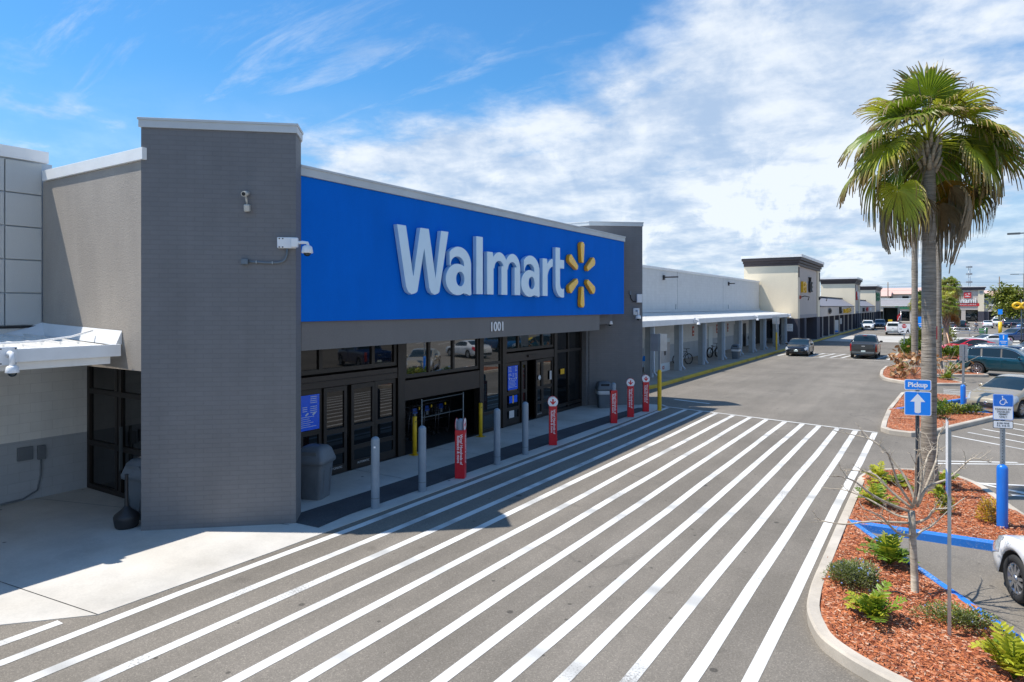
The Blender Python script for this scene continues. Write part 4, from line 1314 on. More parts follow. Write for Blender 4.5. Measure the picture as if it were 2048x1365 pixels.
# ================================================================== ARCADE (side canopy)
wing = thing('white_side_wall', (-15.75, 48, .15), 'long white wall above and behind the arcade canopy', 'building')
def ww(mb, name, mats, **k): return wpart(mb, name, mats, wing, **k)
w = MB(); w.box(-25, -15.75, 26.4, 72.3, .12, 6.45); ww(w, 'wall', M['white_block'])
w = MB(); w.box(-25, -15.70, 26.4, 72.3, 6.453, 6.62); ww(w, 'coping', M['coping_white'], bevel=.006)
w = MB()
for y in (46.5, 58.5): w.box(-15.756, -15.744, y, y + .03, 3.6, 6.45)
ww(w, 'control_joint', M['bin_grey'])
def door(y, label_mat, h=2.15, wd=.95):
    f = MB(); f.box(-15.74, -15.70, y - wd / 2 - .06, y + wd / 2 + .06, .15, .15 + h + .06); fo = ww(f, 'service_door', M[label_mat])
    return fo
door(54.6, 'white_block' if False else 'ice_white'); door(62.6, 'post_grey'); door(66.0, 'black')
w = MB(); w.box(-15.745, -15.69, 68.6, 69.9, .15, 2.7); w.box(-15.745, -15.69, 70.6, 72.9, .15, 2.9); ww(w, 'shop_opening', M['black'])
arc = thing('arcade_canopy', (-13, 50, .15), 'long white metal canopy on paired grey posts along the white wall', 'canopy')
def aw(mb, name, mats, parent=None, **k):
    if parent is None: return wpart(mb, name, mats, arc, **k)
    return mb.build(name, mats, parent, **k)
XZ = Matrix(((1, 0, 0, 0), (0, 0, 1, 0), (0, 1, 0, 0), (0, 0, 0, 1)))
w = MB(); w.prism([(-15.745, 3.50), (-12.7, 3.13), (-12.7, 3.20), (-15.745, 3.57)], 26.4, 72.3, XZ)
y = 26.5
while y < 72.2:
    w.prism([(-15.74, 3.566), (-12.72, 3.198), (-12.72, 3.235), (-15.74, 3.603)], y, y + .05, XZ); y += .42
aw(w, 'ribbed_deck', M['canopy_deck'])
w = MB(); w.box(-12.70, -12.62, 26.4, 72.3, 2.93, 3.24); aw(w, 'gutter', M['white_metal'], bevel=.01)
w = MB(); w.box(-15.76, -15.6, 26.4, 72.2, 3.60, 3.78); aw(w, 'wall_flashing', M['coping'])
ysP = [34.25, 38.95, 43.69, 48.28, 53.13, 57.61, 61.78, 67.21, 71.41]
for i, y in enumerate(ysP):
    mb = MB(); mb.box(-13.40, -13.10, y + .02, y + .28, .15, 3.16); p = aw(mb, 'post', M['post_grey'])
    mb = MB(); mb.box(-12.97, -12.86, y - .06, y + .05, .58, 2.93)
    mb.tube([(-12.90, y - .01, .62), (-12.90, y - .01, .46), (-12.78, y - .01, .30), (-12.72, y - .01, .27)], .07, 4)
    aw(mb, 'downspout', M['downspout'])
    mb = MB(); mb.box(-13.09, -12.98, y - .03, y + .19, .15, 3.16); aw(mb, 'post_facing', M['downspout'])
    if i in (2, 4):
        text_obj('post_lettering', 'NO PARKING', .10, M['sticker'], arc, Matrix.Translation(-arc.location) @ face_matrix((-13.03, y - .033, 1.9), (0, 0, -1), (1, 0, 0)), .001)
w = MB()
for y in (30, 46, 60): w.tube([(-15.7, y, 3.62), (-15.68, y, 4.15)], .02, 6)
aw(w, 'vent_pipe', M['conduit'])
dome_camera((-12.62, 40.4, 3.14), R(-90), 'white dome camera on the arcade gutter, nearer one', plate=(.34, .30), arm=.26)
dome_camera((-12.62, 56.2, 3.14), R(-90), 'white dome camera on the arcade gutter, middle one', plate=(.34, .30), arm=.26)
dome_camera((-12.62, 70.4, 3.14), R(-90), 'white dome camera at the far end of the arcade gutter', plate=(.34, .30), arm=.26)
for (y, z, lab, w_) in ((43.6, 5.95, 'black flat wall lamp high on the white wall, nearer one', 1.9), (60.2, 6.0, 'small dark wall lamp high on the white wall, farther one', .6)):
    t = thing('wall_lamp', (-15.75, y, z), lab, 'wall lamp')
    mb = MB(); mb.box(0, .10, -.12, .12, -.16, .16); mb.build('bracket', M['black_plastic'], t)
    mb = MB(); mb.prism([(.1, -.10), (.55 if w_ < 1 else .95, -.16), (.60 if w_ < 1 else 1.05, 0), (.55 if w_ < 1 else .95, .16), (.1, .10)], -.02, .06); mb.build('lamp_head', M['black_plastic'], t)
# ice machine, notices, bikes
t = thing('ice_box', (-14.1, 38.0, .15), 'white ice merchandiser with two doors behind the first arcade posts', 'ice box')
mb = MB(); mb.box(-.45, .45, -.95, .95, 0, 1.95); mb.build('cabinet', M['ice_white'], t, bevel=.02)
for s in (-1, 1):
    mb = MB(); mb.box(.451, .475, .05 if s > 0 else -.85, .85 if s > 0 else -.05, .50, 1.70); d_ = mb.build('door', M['ice_door'], t)
    mb = MB(); mb.box(.476, .50, .09 * s - .02, .09 * s + .02, .95, 1.25); mb.build('handle', M['black_plastic'], d_)
text_obj('lettering', 'ICE', .26, M['fire_red'], t, face_matrix((.455, -.2, .22), (0, 1, 0), (0, 0, 1)), .002, .01)
mb = MB(); mb.prism([(-.4, .0), (.0, .0), (-.1, .30), (-.3, .32)], 0, .003, face_matrix((-.2, -.9505, .62), (1, 0, 0), (0, 0, 1))); mb.build('graphic', M['sign_blue'], t)
for (y, w_, lab) in ((50.1, .42, 'orange red notice on the arcade wall left of the second bicycle'), (56.6, .42, 'orange red notice on the arcade wall beside the white door'), (60.0, .30, 'small red and white sign on the arcade wall')):
    t = thing('wall_notice', (-15.74, y, 1.75), lab, 'notice')
    mb = MB(); mb.box(0, .02, -w_ / 2, w_ / 2, 0, .72); mb.build('panel', M['fire_red'], t)
    mb = MB(); mb.box(.021, .024, -w_ * .35, w_ * .35, .40, .58); mb.box(.021, .024, -w_ * .35, w_ * .35, .12, .22); mb.build('print', M['sticker'], t)
def bicycle(loc, rz, label, wheel_r=.34, fat=.03):
    t = thing('bicycle', loc, label, 'bicycle', 'bicycles parked under the arcade', rz)
    for x in (-.53, .53):
        mb = MB(); pts = [(x + wheel_r * math.cos(a), 0, wheel_r + wheel_r * math.sin(a)) for a in [2 * math.pi * i / 28 for i in range(29)]]
        mb.tube(pts, fat, 7, False); w_ = mb.build('wheel', M['rubber'], t)
        mb = MB()
        for i in range(8):
            a = math.pi * i / 8
            mb.tube([(x + (wheel_r - .02) * math.cos(a), 0, wheel_r + (wheel_r - .02) * math.sin(a)), (x - (wheel_r - .02) * math.cos(a), 0, wheel_r - (wheel_r - .02) * math.sin(a))], .003, 4)
        mb.build('spokes', M['alloy'], w_)
    mb = MB()
    S_ = (-.20, 0, .80); H_ = (.38, 0, .84); B_ = (-.10, 0, .32); Rr_ = (-.53, 0, wheel_r)
    for a, b in ((B_, S_), (B_, H_), (S_, H_), (Rr_, B_), (Rr_, S_)): mb.tube([a, b], .022, 7)
    mb.tube([H_, (.53, 0, wheel_r)], .02, 7); mb.tube([H_, (.34, 0, 1.02)], .02, 7)
    mb.build('frame', M['black_plastic'], t)
    mb = MB(); mb.tube([(.34, -.28, 1.04), (.36, 0, 1.02), (.34, .28, 1.04)], .015, 6); mb.build('handlebar', M['black_plastic'], t)
    mb = MB(); mb.ball((-.23, 0, .86), (.14, .07, .04)); mb.build('saddle', M['black_plastic'], t)
bicycle((-14.3, 43.3, .15), R(62), 'black bicycle under the arcade, nearer of two')
bicycle((-14.3, 50.6, .15), R(72), 'black fat tyre folding bicycle under the arcade, farther of two', .36, .055)

# ================================================================== SHOPPING PARADE
def block(name, y0, y1, H, label, yb):
    t = thing(name, (-12.3, (y0 + y1) / 2, .15), label, 'building', 'cream shop blocks along the parade')
    def tw(mb, n_, mats, **k): return wpart(mb, n_, mats, t, **k)
    xf = -12.0; xb = -17.3
    w = MB(); w.box(xb, xf - .35, y0, y1, 2.75, H - 1.0); tw(w, 'wall', M['cream_stucco'])
    # frame of the front: two cream piers and a head
    for ya, yb_ in ((y0 + .003, y0 + 1.1), (y1 - 1.8, y1 - .003)):
        w = MB(); w.box(xf - .35, xf, ya, yb_, 2.75, H - 1.0); tw(w, 'front_pier', M['cream_stucco'])
    w = MB(); w.box(xf - .352, xf - .12, y0 + 1.1, y1 - 1.8, 3.12, H - 1.0); tw(w, 'recessed_panel', M['taupe_panel'])
    w = MB(); w.box(xf - .352, xf - .08, y0 + 1.1, y1 - 1.8, 2.75, 3.118); tw(w, 'sill_band', M['cornice_brown'] if False else M['mansard'])
    # cornice flaring outwards
    w = MB()
    for q, (o, za, zb) in enumerate(((.06, -1.0, -.72), (.18, -.72, -.45), (.36, -.45, -.16))):
        w.box(xb - o * .5, xf + o, y0 - o, y1 + o, H + za, H + zb - .003)
    tw(w, 'cornice', M['cornice_brown'], bevel=.03)
    w = MB(); w.box(xb - .25, xf + .42, y0 - .42, y1 + .42, H - .158, H + .12); tw(w, 'cap', M['coping_white'])
    for ya in (y0 + .25, y1 - .75):
        w = MB(); w.box(xf - .02, xf + .05, ya, ya + .5, H - 2.2, H - 1.15); tw(w, 'vent', M['cornice_brown'])
    # dark columns on the walk
    for ya, yb_ in ((y0, y0 + 1.15), (y0 + 4.0, y0 + 5.2), (y1 - 2.4, y1)):
        w = MB(); w.box(xf - (1.35 if ya == y0 else 1.1), xf, ya, yb_, .15, 2.748); w.box(xf - 1.42, xf + .03, ya - .04, yb_ + .04, 1.05, 1.12); tw(w, 'column', M['dark_base'])
    w = MB(); w.box(-17.2, -15.2, y0, y1, .15, 2.75); tw(w, 'shop_back', M['black'])
    for i in range(3):
        ya = y0 + (y1 - y0) * i / 3
        w = MB(); w.box(-15.198, -15.15, ya + .2, ya + (y1 - y0) / 3 - .2, .45, 2.5); tw(w, 'shop_window', M['shop_glass'])
    return t
def infill(y0, y1, label, ncol):
    t = thing('parade_shops', (-12.3, (y0 + y1) / 2, .15), label, 'building', 'low shops between the cream blocks')
    def tw(mb, n_, mats, **k): return wpart(mb, n_, mats, t, **k)
    w = MB(); w.prism([(-12.25, 4.03), (-12.05, 4.03), (-13.9, 5.25), (-14.1, 5.25)], y0, y1, XZ); w.box(-20, -14.0, y0, y1, 4.0, 5.2); tw(w, 'mansard_roof', M['mansard'])
    w = MB(); w.box(-14.2, -13.8, y0, y1, 5.253, 5.4); w.box(-12.3, -11.98, y0, y1, 3.93, 4.028); tw(w, 'roof_trim', M['cornice_brown'])
    w = MB(); w.box(-12.6, -12.05, y0, y1, 2.72, 3.928); tw(w, 'sign_band', M['taupe_panel'])
    step = (y1 - y0) / ncol
    for i in range(ncol):
        ya = y0 + step * (i + .35)
        w = MB(); w.box(-13.15, -12.1, ya, ya + .75, .15, 2.718); tw(w, 'column', M['dark_base'])
        w = MB(); w.box(-12.098, -11.98, ya - .02, ya + .1, .15, 2.718); tw(w, 'column_edge', M['taupe_panel'])
    w = MB(); w.box(-17.2, -15.2, y0, y1, .15, 3.9); tw(w, 'shop_back', M['black'])
    n = max(2, int((y1 - y0) / 6))
    for i in range(n):
        ya = y0 + (y1 - y0) * i / n
        w = MB(); w.box(-15.198, -15.15, ya + .3, ya + (y1 - y0) / n - .3, .5, 2.6); tw(w, 'shop_window', M['shop_glass'])
    return t
block('shop_block', 72.4, 87.3, 9.15, 'tall cream block with brown cornice right after the white arcade wall', 0)
block('shop_block', 127.0, 136.0, 8.85, 'second cream block with brown cornice along the parade', 0)
block('shop_block', 171.0, 187.0, 8.70, 'third and farthest cream block, with green letters on its front', 0)
infill(87.8, 126.5, 'low shops with grey mansard roof between the first and second cream block', 7)
infill(136.5, 170.5, 'low shops with grey mansard roof between the second and third cream block', 6)
def glyphs(name, loc, label, cat, cells, mat_, back=None):
    """channel letters seen almost edge on: strokes standing off the wall (facing +X)"""
    t = thing(name, loc, label, cat, 'shop signs along the parade')
    for (y, z, w_, h, kind) in cells:
        mb = MB()
        s = .16 * max(.7, h)
        if kind in 'HN':
            mb.box(0, .25, y, y + s, z, z + h); mb.box(0, .25, y + w_ - s, y + w_, z, z + h); mb.box(.0, .24, y + s, y + w_ - s, z + h * .45, z + h * .45 + s)
        elif kind in 'O':
            pts = [(.12, y + w_ / 2 + (w_ - s) / 2 * math.cos(a), z + h / 2 + (h - s) / 2 * math.sin(a)) for a in [2 * math.pi * i / 14 for i in range(15)]]
            mb.tube(pts, s * .6, 6, False)
        elif kind == 'T':
            mb.box(0, .25, y + w_ / 2 - s / 2, y + w_ / 2 + s / 2, z, z + h - s); mb.box(0, .25, y, y + w_, z + h - s, z + h)
        elif kind == 'E':
            mb.box(0, .25, y, y + s, z, z + h)
            for q in (0, .5, 1): mb.box(.0, .24, y + s, y + w_, z + (h - s) * q, z + (h - s) * q + s)
        mb.build('letter', M[mat_], t)
    if back:
        mb = MB(); y0, y1, z0, z1 = back; mb.box(-.02, .04, y0, y1, z0, z1); mb.build('backing', M['black'], t)
    return t
glyphs('shop_sign', (-12.1, 74.8, 5.45), 'yellow channel letters on the first cream block', 'sign', [(0, 0, .7, 1.15, 'E'), (.85, .1, .7, 1.05, 'H'), (1.65, .0, .6, 1.0, 'T')], 'logo_yellow')
glyphs('shop_sign', (-12.1, 79.3, 5.5), 'dark and pale emblem right of the yellow letters on the first cream block', 'sign', [(0, 0, 1.0, 1.3, 'O'), (.2, 1.2, .7, .5, 'T'), (1.0, .1, .8, 1.1, 'E')], 'black_plastic')
glyphs('shop_sign', (-12.04, 94.5, 3.0), 'black round emblem on the low shops after the first block', 'sign', [(0, 0, 2.4, .75, 'O'), (.7, .2, .9, .4, 'E')], 'black_plastic')
glyphs('shop_sign', (-12.04, 106.0, 2.95), 'black lettering on the low shops before the second block', 'sign', [(0, 0, .9, .95, 'H'), (1.2, 0, .9, .6, 'E')], 'black_plastic')
glyphs('shop_sign', (-12.04, 111.0, 3.0), 'yellow lettering on the low shops before the second block', 'sign', [(0, 0, 1.0, .6, 'E'), (1.5, 0, 1.0, .6, 'O'), (3.0, 0, 1.0, .6, 'H'), (4.6, 0, 1.6, .7, 'E'), (7.0, 0, 2.2, .8, 'O')], 'logo_yellow')
glyphs('shop_sign', (-12.1, 129.2, 5.2), 'red and yellow emblem on the second cream block', 'sign', [(0, .4, .7, 1.0, 'O'), (.6, -.1, .6, .6, 'E')], 'sign_red')
glyphs('shop_sign', (-12.1, 131.4, 5.3), 'white letters beside the red emblem on the second cream block', 'sign', [(0, 0, .8, 1.3, 'H'), (1.0, 0, .8, 1.0, 'E')], 'white_vinyl')
glyphs('shop_sign', (-12.04, 141.0, 3.0), 'black lettering on the low shops before the third block', 'sign', [(0, 0, 1.2, .7, 'H'), (1.6, 0, 1.2, .7, 'E')], 'black_plastic')
glyphs('shop_sign', (-12.04, 147.5, 3.0), 'red lettering on the low shops before the third block', 'sign', [(0, 0, 1.6, .8, 'O'), (2.4, 0, 1.4, .8, 'E')], 'sign_red')
glyphs('shop_sign', (-12.04, 155.0, 3.0), 'white lettering on the low shops before the third block', 'sign', [(0, 0, 1.2, .7, 'O'), (1.6, 0, 1.2, .7, 'N')], 'white_vinyl')
glyphs('shop_sign', (-12.1, 174.5, 5.2), 'green letters on the third cream block', 'sign', [(0, 0, 1.6, 2.0, 'E'), (2.2, 0, 1.6, 2.0, 'H'), (4.6, 0, 1.6, 2.0, 'E'), (6.8, .2, 1.6, 1.8, 'T')], 'sign_green')
def paper(loc, wd, h, label):
    t = thing('column_notice', loc, label, 'notice'); mb = MB(); mb.box(-wd / 2, wd / 2, -.012, 0, 0, h); mb.build('sheet', M['white_vinyl'], t); mb = MB()
    for q in range(4): mb.box(-wd * .35, wd * .35, -.014, -.0125, h * (.15 + q * .2), h * (.22 + q * .2))
    mb.build('print', M['sticker'], t)
paper((-12.75, 72.398, 1.45), .55, .75, 'white notice on the dark column at the corner of the first cream block')
for y, lab in ((110.2, 'white notice on a dark column of the low shops, nearer one'), (139.5, 'white notice on a dark column beyond the second cream block')):
    paper((-12.6, y, 1.35), .9, .85, lab)
t = thing('banner', (-12.3, 104.5, .15), 'white upright banner stand between the dark columns', 'banner')
mb = MB(); mb.box(-.35, .35, -.02, .02, .1, 1.9); mb.build('sheet', M['white_vinyl'], t); mb = MB(); mb.box(-.36, .36, -.15, .15, 0, .1); mb.build('base', M['black_plastic'], t); mb = MB(); mb.box(-.3, .3, -.03, -.021, .2, .4); mb.build('print', M['sign_blue'], t)
t = thing('leaning_board', (-12.9, 81.2, .15), 'pale board leaning against a dark column', 'board'); mb = MB(); mb.cbox((0, 0, .75), (.12, .03, 1.5), ry=-.2); mb.build('board', M['ice_white'], t)
for y, lab in ((73.4, 'rusty lamp bracket on the first cream block, near corner'), (86.4, 'dark lamp bracket on the first cream block, far corner')):
    t = thing('bracket_lamp', (-12.0, y, 4.9), lab, 'wall lamp'); mb = MB(); mb.tube([(0, 0, 0), (.5, 0, .15), (.9, 0, .05), (.8, 0, -.3)], .05, 6); mb.build('arm', M['cornice_brown'], t); mb = MB(); mb.box(0, .15, -.15, .15, -.15, .2); mb.build('bracket', M['fire_red'] if y < 80 else M['black_plastic'], t)

# ------------------------------------------------------------------ shops closing the far end of the lot
end = thing('end_shops', (0, 200, .15), 'long low row of shops closing the far end of the car park', 'building')
def ew(mb, n_, mats, **k): return wpart(mb, n_, mats, end, **k)
Y = 200.
def xat(px_): return Y * (-.5398 + .8418 * (px_ - 1024) / 1330) / (.8418 + .5398 * (px_ - 1024) / 1330)
YZ = Matrix(((0, 0, 1, 0), (1, 0, 0, 0), (0, 1, 0, 0), (0, 0, 0, 1)))
def longx(poly, x0, x1): 
    m_ = MB(); m_.prism(poly, x0, x1, YZ); return m_
xa, xb_, xc, xd = -14.0, 1.5, 9.4, 75.0
for (x0, x1) in ((xa, xb_), (xc, xd)):
    ew(longx([(Y - .2, 4.2), (Y, 4.2), (Y + 1.4, 5.75), (Y + 1.2, 5.75)], x0, x1), 'mansard_roof', M['mansard'])
    w = MB(); w.box(x0, x1, Y + 1.1, Y + 1.6, 5.753, 6.05); w.box(x0, x1, Y - .25, Y, 4.05, 4.197); ew(w, 'roof_trim', M['coping_white'])
    w = MB(); w.box(x0, x1, Y, Y + .4, 2.7, 4.05); ew(w, 'sign_band', M['taupe_panel'])
    w = MB(); w.box(x0, x1, Y + 2.0, Y + 2.3, .15, 4.0); w.box(x0, x1, Y + 1.3, Y + 12, 4.0, 5.7); ew(w, 'shop_back', M['black'])
    n = int((x1 - x0) / 5.2)
    for i in range(n):
        a = x0 + (x1 - x0) * i / n; b = x0 + (x1 - x0) * (i + 1) / n
        w = MB(); w.box(a, a + 1.0, Y - .05, Y + .5, .15, 2.69); ew(w, 'column', M['taupe_panel'] if i % 2 else M['dark_base'])
        w = MB(); w.box(a + 1.3, b - .3, Y + 1.9, Y + 1.99, .5, 2.6); ew(w, 'shop_window', M['shop_glass'])
xm = (xb_ + xc) / 2
w = MB(); w.box(xb_, xc - 1.2, Y - .35, Y + 9, 3.1, 8.0); ew(w, 'taupe_front', M['taupe_panel'])
w = MB(); w.box(xc - 1.198, xc, Y - .5, Y + 9, 2.75, 8.0); ew(w, 'cream_pier', M['cream_stucco'])
w = MB(); w.box(xc - 1.198, xc, Y - .5, Y + 1, .15, 2.748); ew(w, 'pier_base', M['dark_base'])
w = MB(); w.box(xb_ - .3, xc + .2, Y - .7, Y + 9.2, 8.003, 8.45); w.box(xb_ - .5, xc + .4, Y - .9, Y + 9.4, 8.453, 8.75); ew(w, 'cornice', M['dark_base'], bevel=.05)
w = MB(); w.box(xb_ - .5, xc + .4, Y - .92, Y + 9.4, 8.753, 8.9); ew(w, 'cap', M['coping_white'])
w = MB(); w.box(xc - .9, xc - .25, Y - .55, Y - .49, 7.0, 7.75); ew(w, 'vent', M['post_grey'])
w = MB(); w.box(xb_, xc - 1.2, Y + 1.0, Y + 1.2, .15, 3.1); ew(w, 'shop_back', M['black'])
w = MB(); w.box(xb_, xb_ + 1.3, Y - .3, Y + .6, .15, 3.098); w.box(xm - .7, xm + .2, Y - .3, Y + .6, .15, 3.098); ew(w, 'column', M['taupe_panel'])
for a, b in ((xb_ + 1.5, xm - .9), (xm + .4, xc - 1.4)):
    w = MB(); w.box(a, b, Y + .92, Y + .99, .6, 2.9); ew(w, 'shop_window', M['shop_glass'])
us = thing('restaurant_sign', (xm + .6, Y - .36, 4.4), 'red emblem over white umami lettering on the far shops', 'sign')
mb = MB(); mb.box(-.75, .75, -.2, 0, 1.65, 3.05); em = mb.build('emblem', M['sign_red'], us)
mb = MB()
for x, z, w_, h in ((-.5, 2.55, .35, .1), (-.5, 2.35, .1, .3), (.05, 2.7, .45, .1), (.25, 2.35, .1, .4), (-.55, 1.95, 1.1, .1), (-.3, 2.1, .5, .1)): mb.box(x, x + w_, -.22, -.201, z, z + h)
mb.build('emblem_strokes', M['white_vinyl'], em)
text_obj('lettering', 'umami', 1.75, M['white_vinyl'], us, face_matrix((-.55, -.2, .98), (1, 0, 0), (0, 0, 1)), .08, .02, xs=1.0)
mb = MB(); mb.box(-2.3, 2.4, -.15, 0, -.35, .35); bd = mb.build('red_board', M['sign_red'], us)
text_obj('board_lettering', 'HIBACHI & SUSHI BAR', .36, M['white_vinyl'], bd, face_matrix((0, -.16, 0), (1, 0, 0), (0, 0, 1)), .01)
gs = thing('green_shop_sign', (-7.3, Y - .05, 3.45), 'green lettering on the low shops at the far end', 'sign')
text_obj('lettering', 'Guadalajara', .95, M['sign_green'], gs, face_matrix((0, -.1, .15), (1, 0, 0), (0, 0, 1)), .08, .03)
# ================================================================== CARS
def interp(P, x):
    """smooth monotone interpolation through points P"""
    if x <= P[0][0]: return P[0][1]
    if x >= P[-1][0]: return P[-1][1]
    n = len(P)
    for i in range(n - 1):
        if P[i][0] <= x <= P[i + 1][0]: break
    h = P[i + 1][0] - P[i][0]
    dl = lambda q: (P[q + 1][1] - P[q][1]) / (P[q + 1][0] - P[q][0])
    def slope(q):
        if q == 0 or q == n - 1: return dl(0) if q == 0 else dl(n - 2)
        a, b = dl(q - 1), dl(q)
        return 0 if a * b <= 0 else 2 * a * b / (a + b)
    t = (x - P[i][0]) / h; m0, m1 = slope(i), slope(i + 1)
    return (P[i][1] * (2 * t ** 3 - 3 * t * t + 1) + h * m0 * (t ** 3 - 2 * t * t + t) + P[i + 1][1] * (-2 * t ** 3 + 3 * t * t) + h * m1 * (t ** 3 - t * t))

CARS = dict(
    sedan=dict(L=4.85, W=1.84, wb=2.82, f=.93, r=.335, top=[(0, .56), (.08, .70), (.5, .84), (1.25, .965), (1.6, 1.10), (2.35, 1.41), (2.8, 1.45), (3.3, 1.43), (4.15, 1.15), (4.5, 1.06), (4.78, .99), (4.85, .82)],
        belt=[(0, .5), (.5, .74), (1.4, .90), (3, .96), (4.2, 1.0), (4.85, .78)], ws=(1.35, 2.3), rw=(3.35, 4.2), win=[(1.75, 2.62), (2.70, 3.55)], seams=[1.55, 2.66, 3.62], spokes=10),
    suv=dict(L=5.1, W=1.98, wb=3.05, f=.95, r=.40, top=[(0, .70), (.06, .92), (.4, 1.04), (1.35, 1.16), (1.6, 1.28), (2.25, 1.70), (2.9, 1.80), (4.2, 1.77), (4.65, 1.66), (4.95, 1.20), (5.06, 1.0), (5.1, .80)],
        belt=[(0, .6), (.4, .95), (1.5, 1.10), (3.5, 1.16), (4.8, 1.20), (5.1, .78)], ws=(1.45, 2.2), rw=(4.6, 5.0), win=[(1.85, 2.72), (2.80, 3.72), (3.82, 4.45)], seams=[1.65, 2.76, 3.78], spokes=10, rails=True),
    hatch=dict(L=4.46, W=1.76, wb=2.70, f=.88, r=.315, top=[(0, .52), (.07, .68), (.4, .86), (.95, 1.0), (1.3, 1.14), (2.1, 1.45), (2.5, 1.50), (3.0, 1.47), (3.9, 1.22), (4.25, 1.12), (4.40, .98), (4.46, .72)],
        belt=[(0, .46), (.4, .76), (1.2, .92), (3, 1.0), (4.0, 1.06), (4.46, .70)], ws=(1.05, 2.05), rw=(3.1, 4.15), win=[(1.55, 2.42), (2.50, 3.40)], seams=[1.4, 2.46, 3.45], spokes=10),
    pickup=dict(L=5.85, W=2.02, wb=3.65, f=.95, r=.41, top=[(0, .75), (.05, 1.0), (.3, 1.14), (1.3, 1.22), (1.55, 1.34), (2.15, 1.82), (2.6, 1.92), (3.5, 1.90), (3.78, 1.80), (4.0, 1.30), (4.03, 1.26), (5.80, 1.26), (5.85, 1.20)],
        belt=[(0, .65), (.3, 1.04), (1.5, 1.18), (4, 1.24), (5.85, 1.24)], ws=(1.42, 2.1), rw=(3.76, 3.98), win=[(1.78, 2.62), (2.70, 3.50)], seams=[1.6, 2.66, 3.62], spokes=6, bed=(4.06, 5.76)),
    coupe=dict(L=4.8, W=1.92, wb=2.72, f=.95, r=.35, top=[(0, .60), (.08, .74), (.5, .88), (1.6, 1.0), (1.9, 1.10), (2.6, 1.36), (2.95, 1.38), (3.4, 1.32), (4.2, 1.09), (4.6, 1.04), (4.75, .98), (4.8, .8)],
        belt=[(0, .55), (.5, .78), (1.6, .93), (3, .97), (4.2, 1.0), (4.8, .78)], ws=(1.65, 2.55), rw=(3.4, 4.2), win=[(2.0, 3.0), (3.1, 3.5)], seams=[1.8, 3.05], spokes=5),
    jeep=dict(L=4.3, W=1.88, wb=2.75, f=.72, r=.41, top=[(0, .70), (.03, 1.05), (.2, 1.14), (1.35, 1.20), (1.45, 1.25), (1.75, 1.80), (1.95, 1.86), (4.1, 1.84), (4.26, 1.75), (4.3, 1.1)],
        belt=[(0, .70), (.2, 1.08), (1.4, 1.16), (4.2, 1.18), (4.3, 1.05)], ws=(1.40, 1.78), rw=(4.2, 4.3), win=[(1.80, 2.62), (2.70, 3.40), (3.48, 4.12)], seams=[1.62, 2.66, 3.44], spokes=5),
)
CS = .93      # the whole place is measured from an assumed camera height; cars are scaled to it
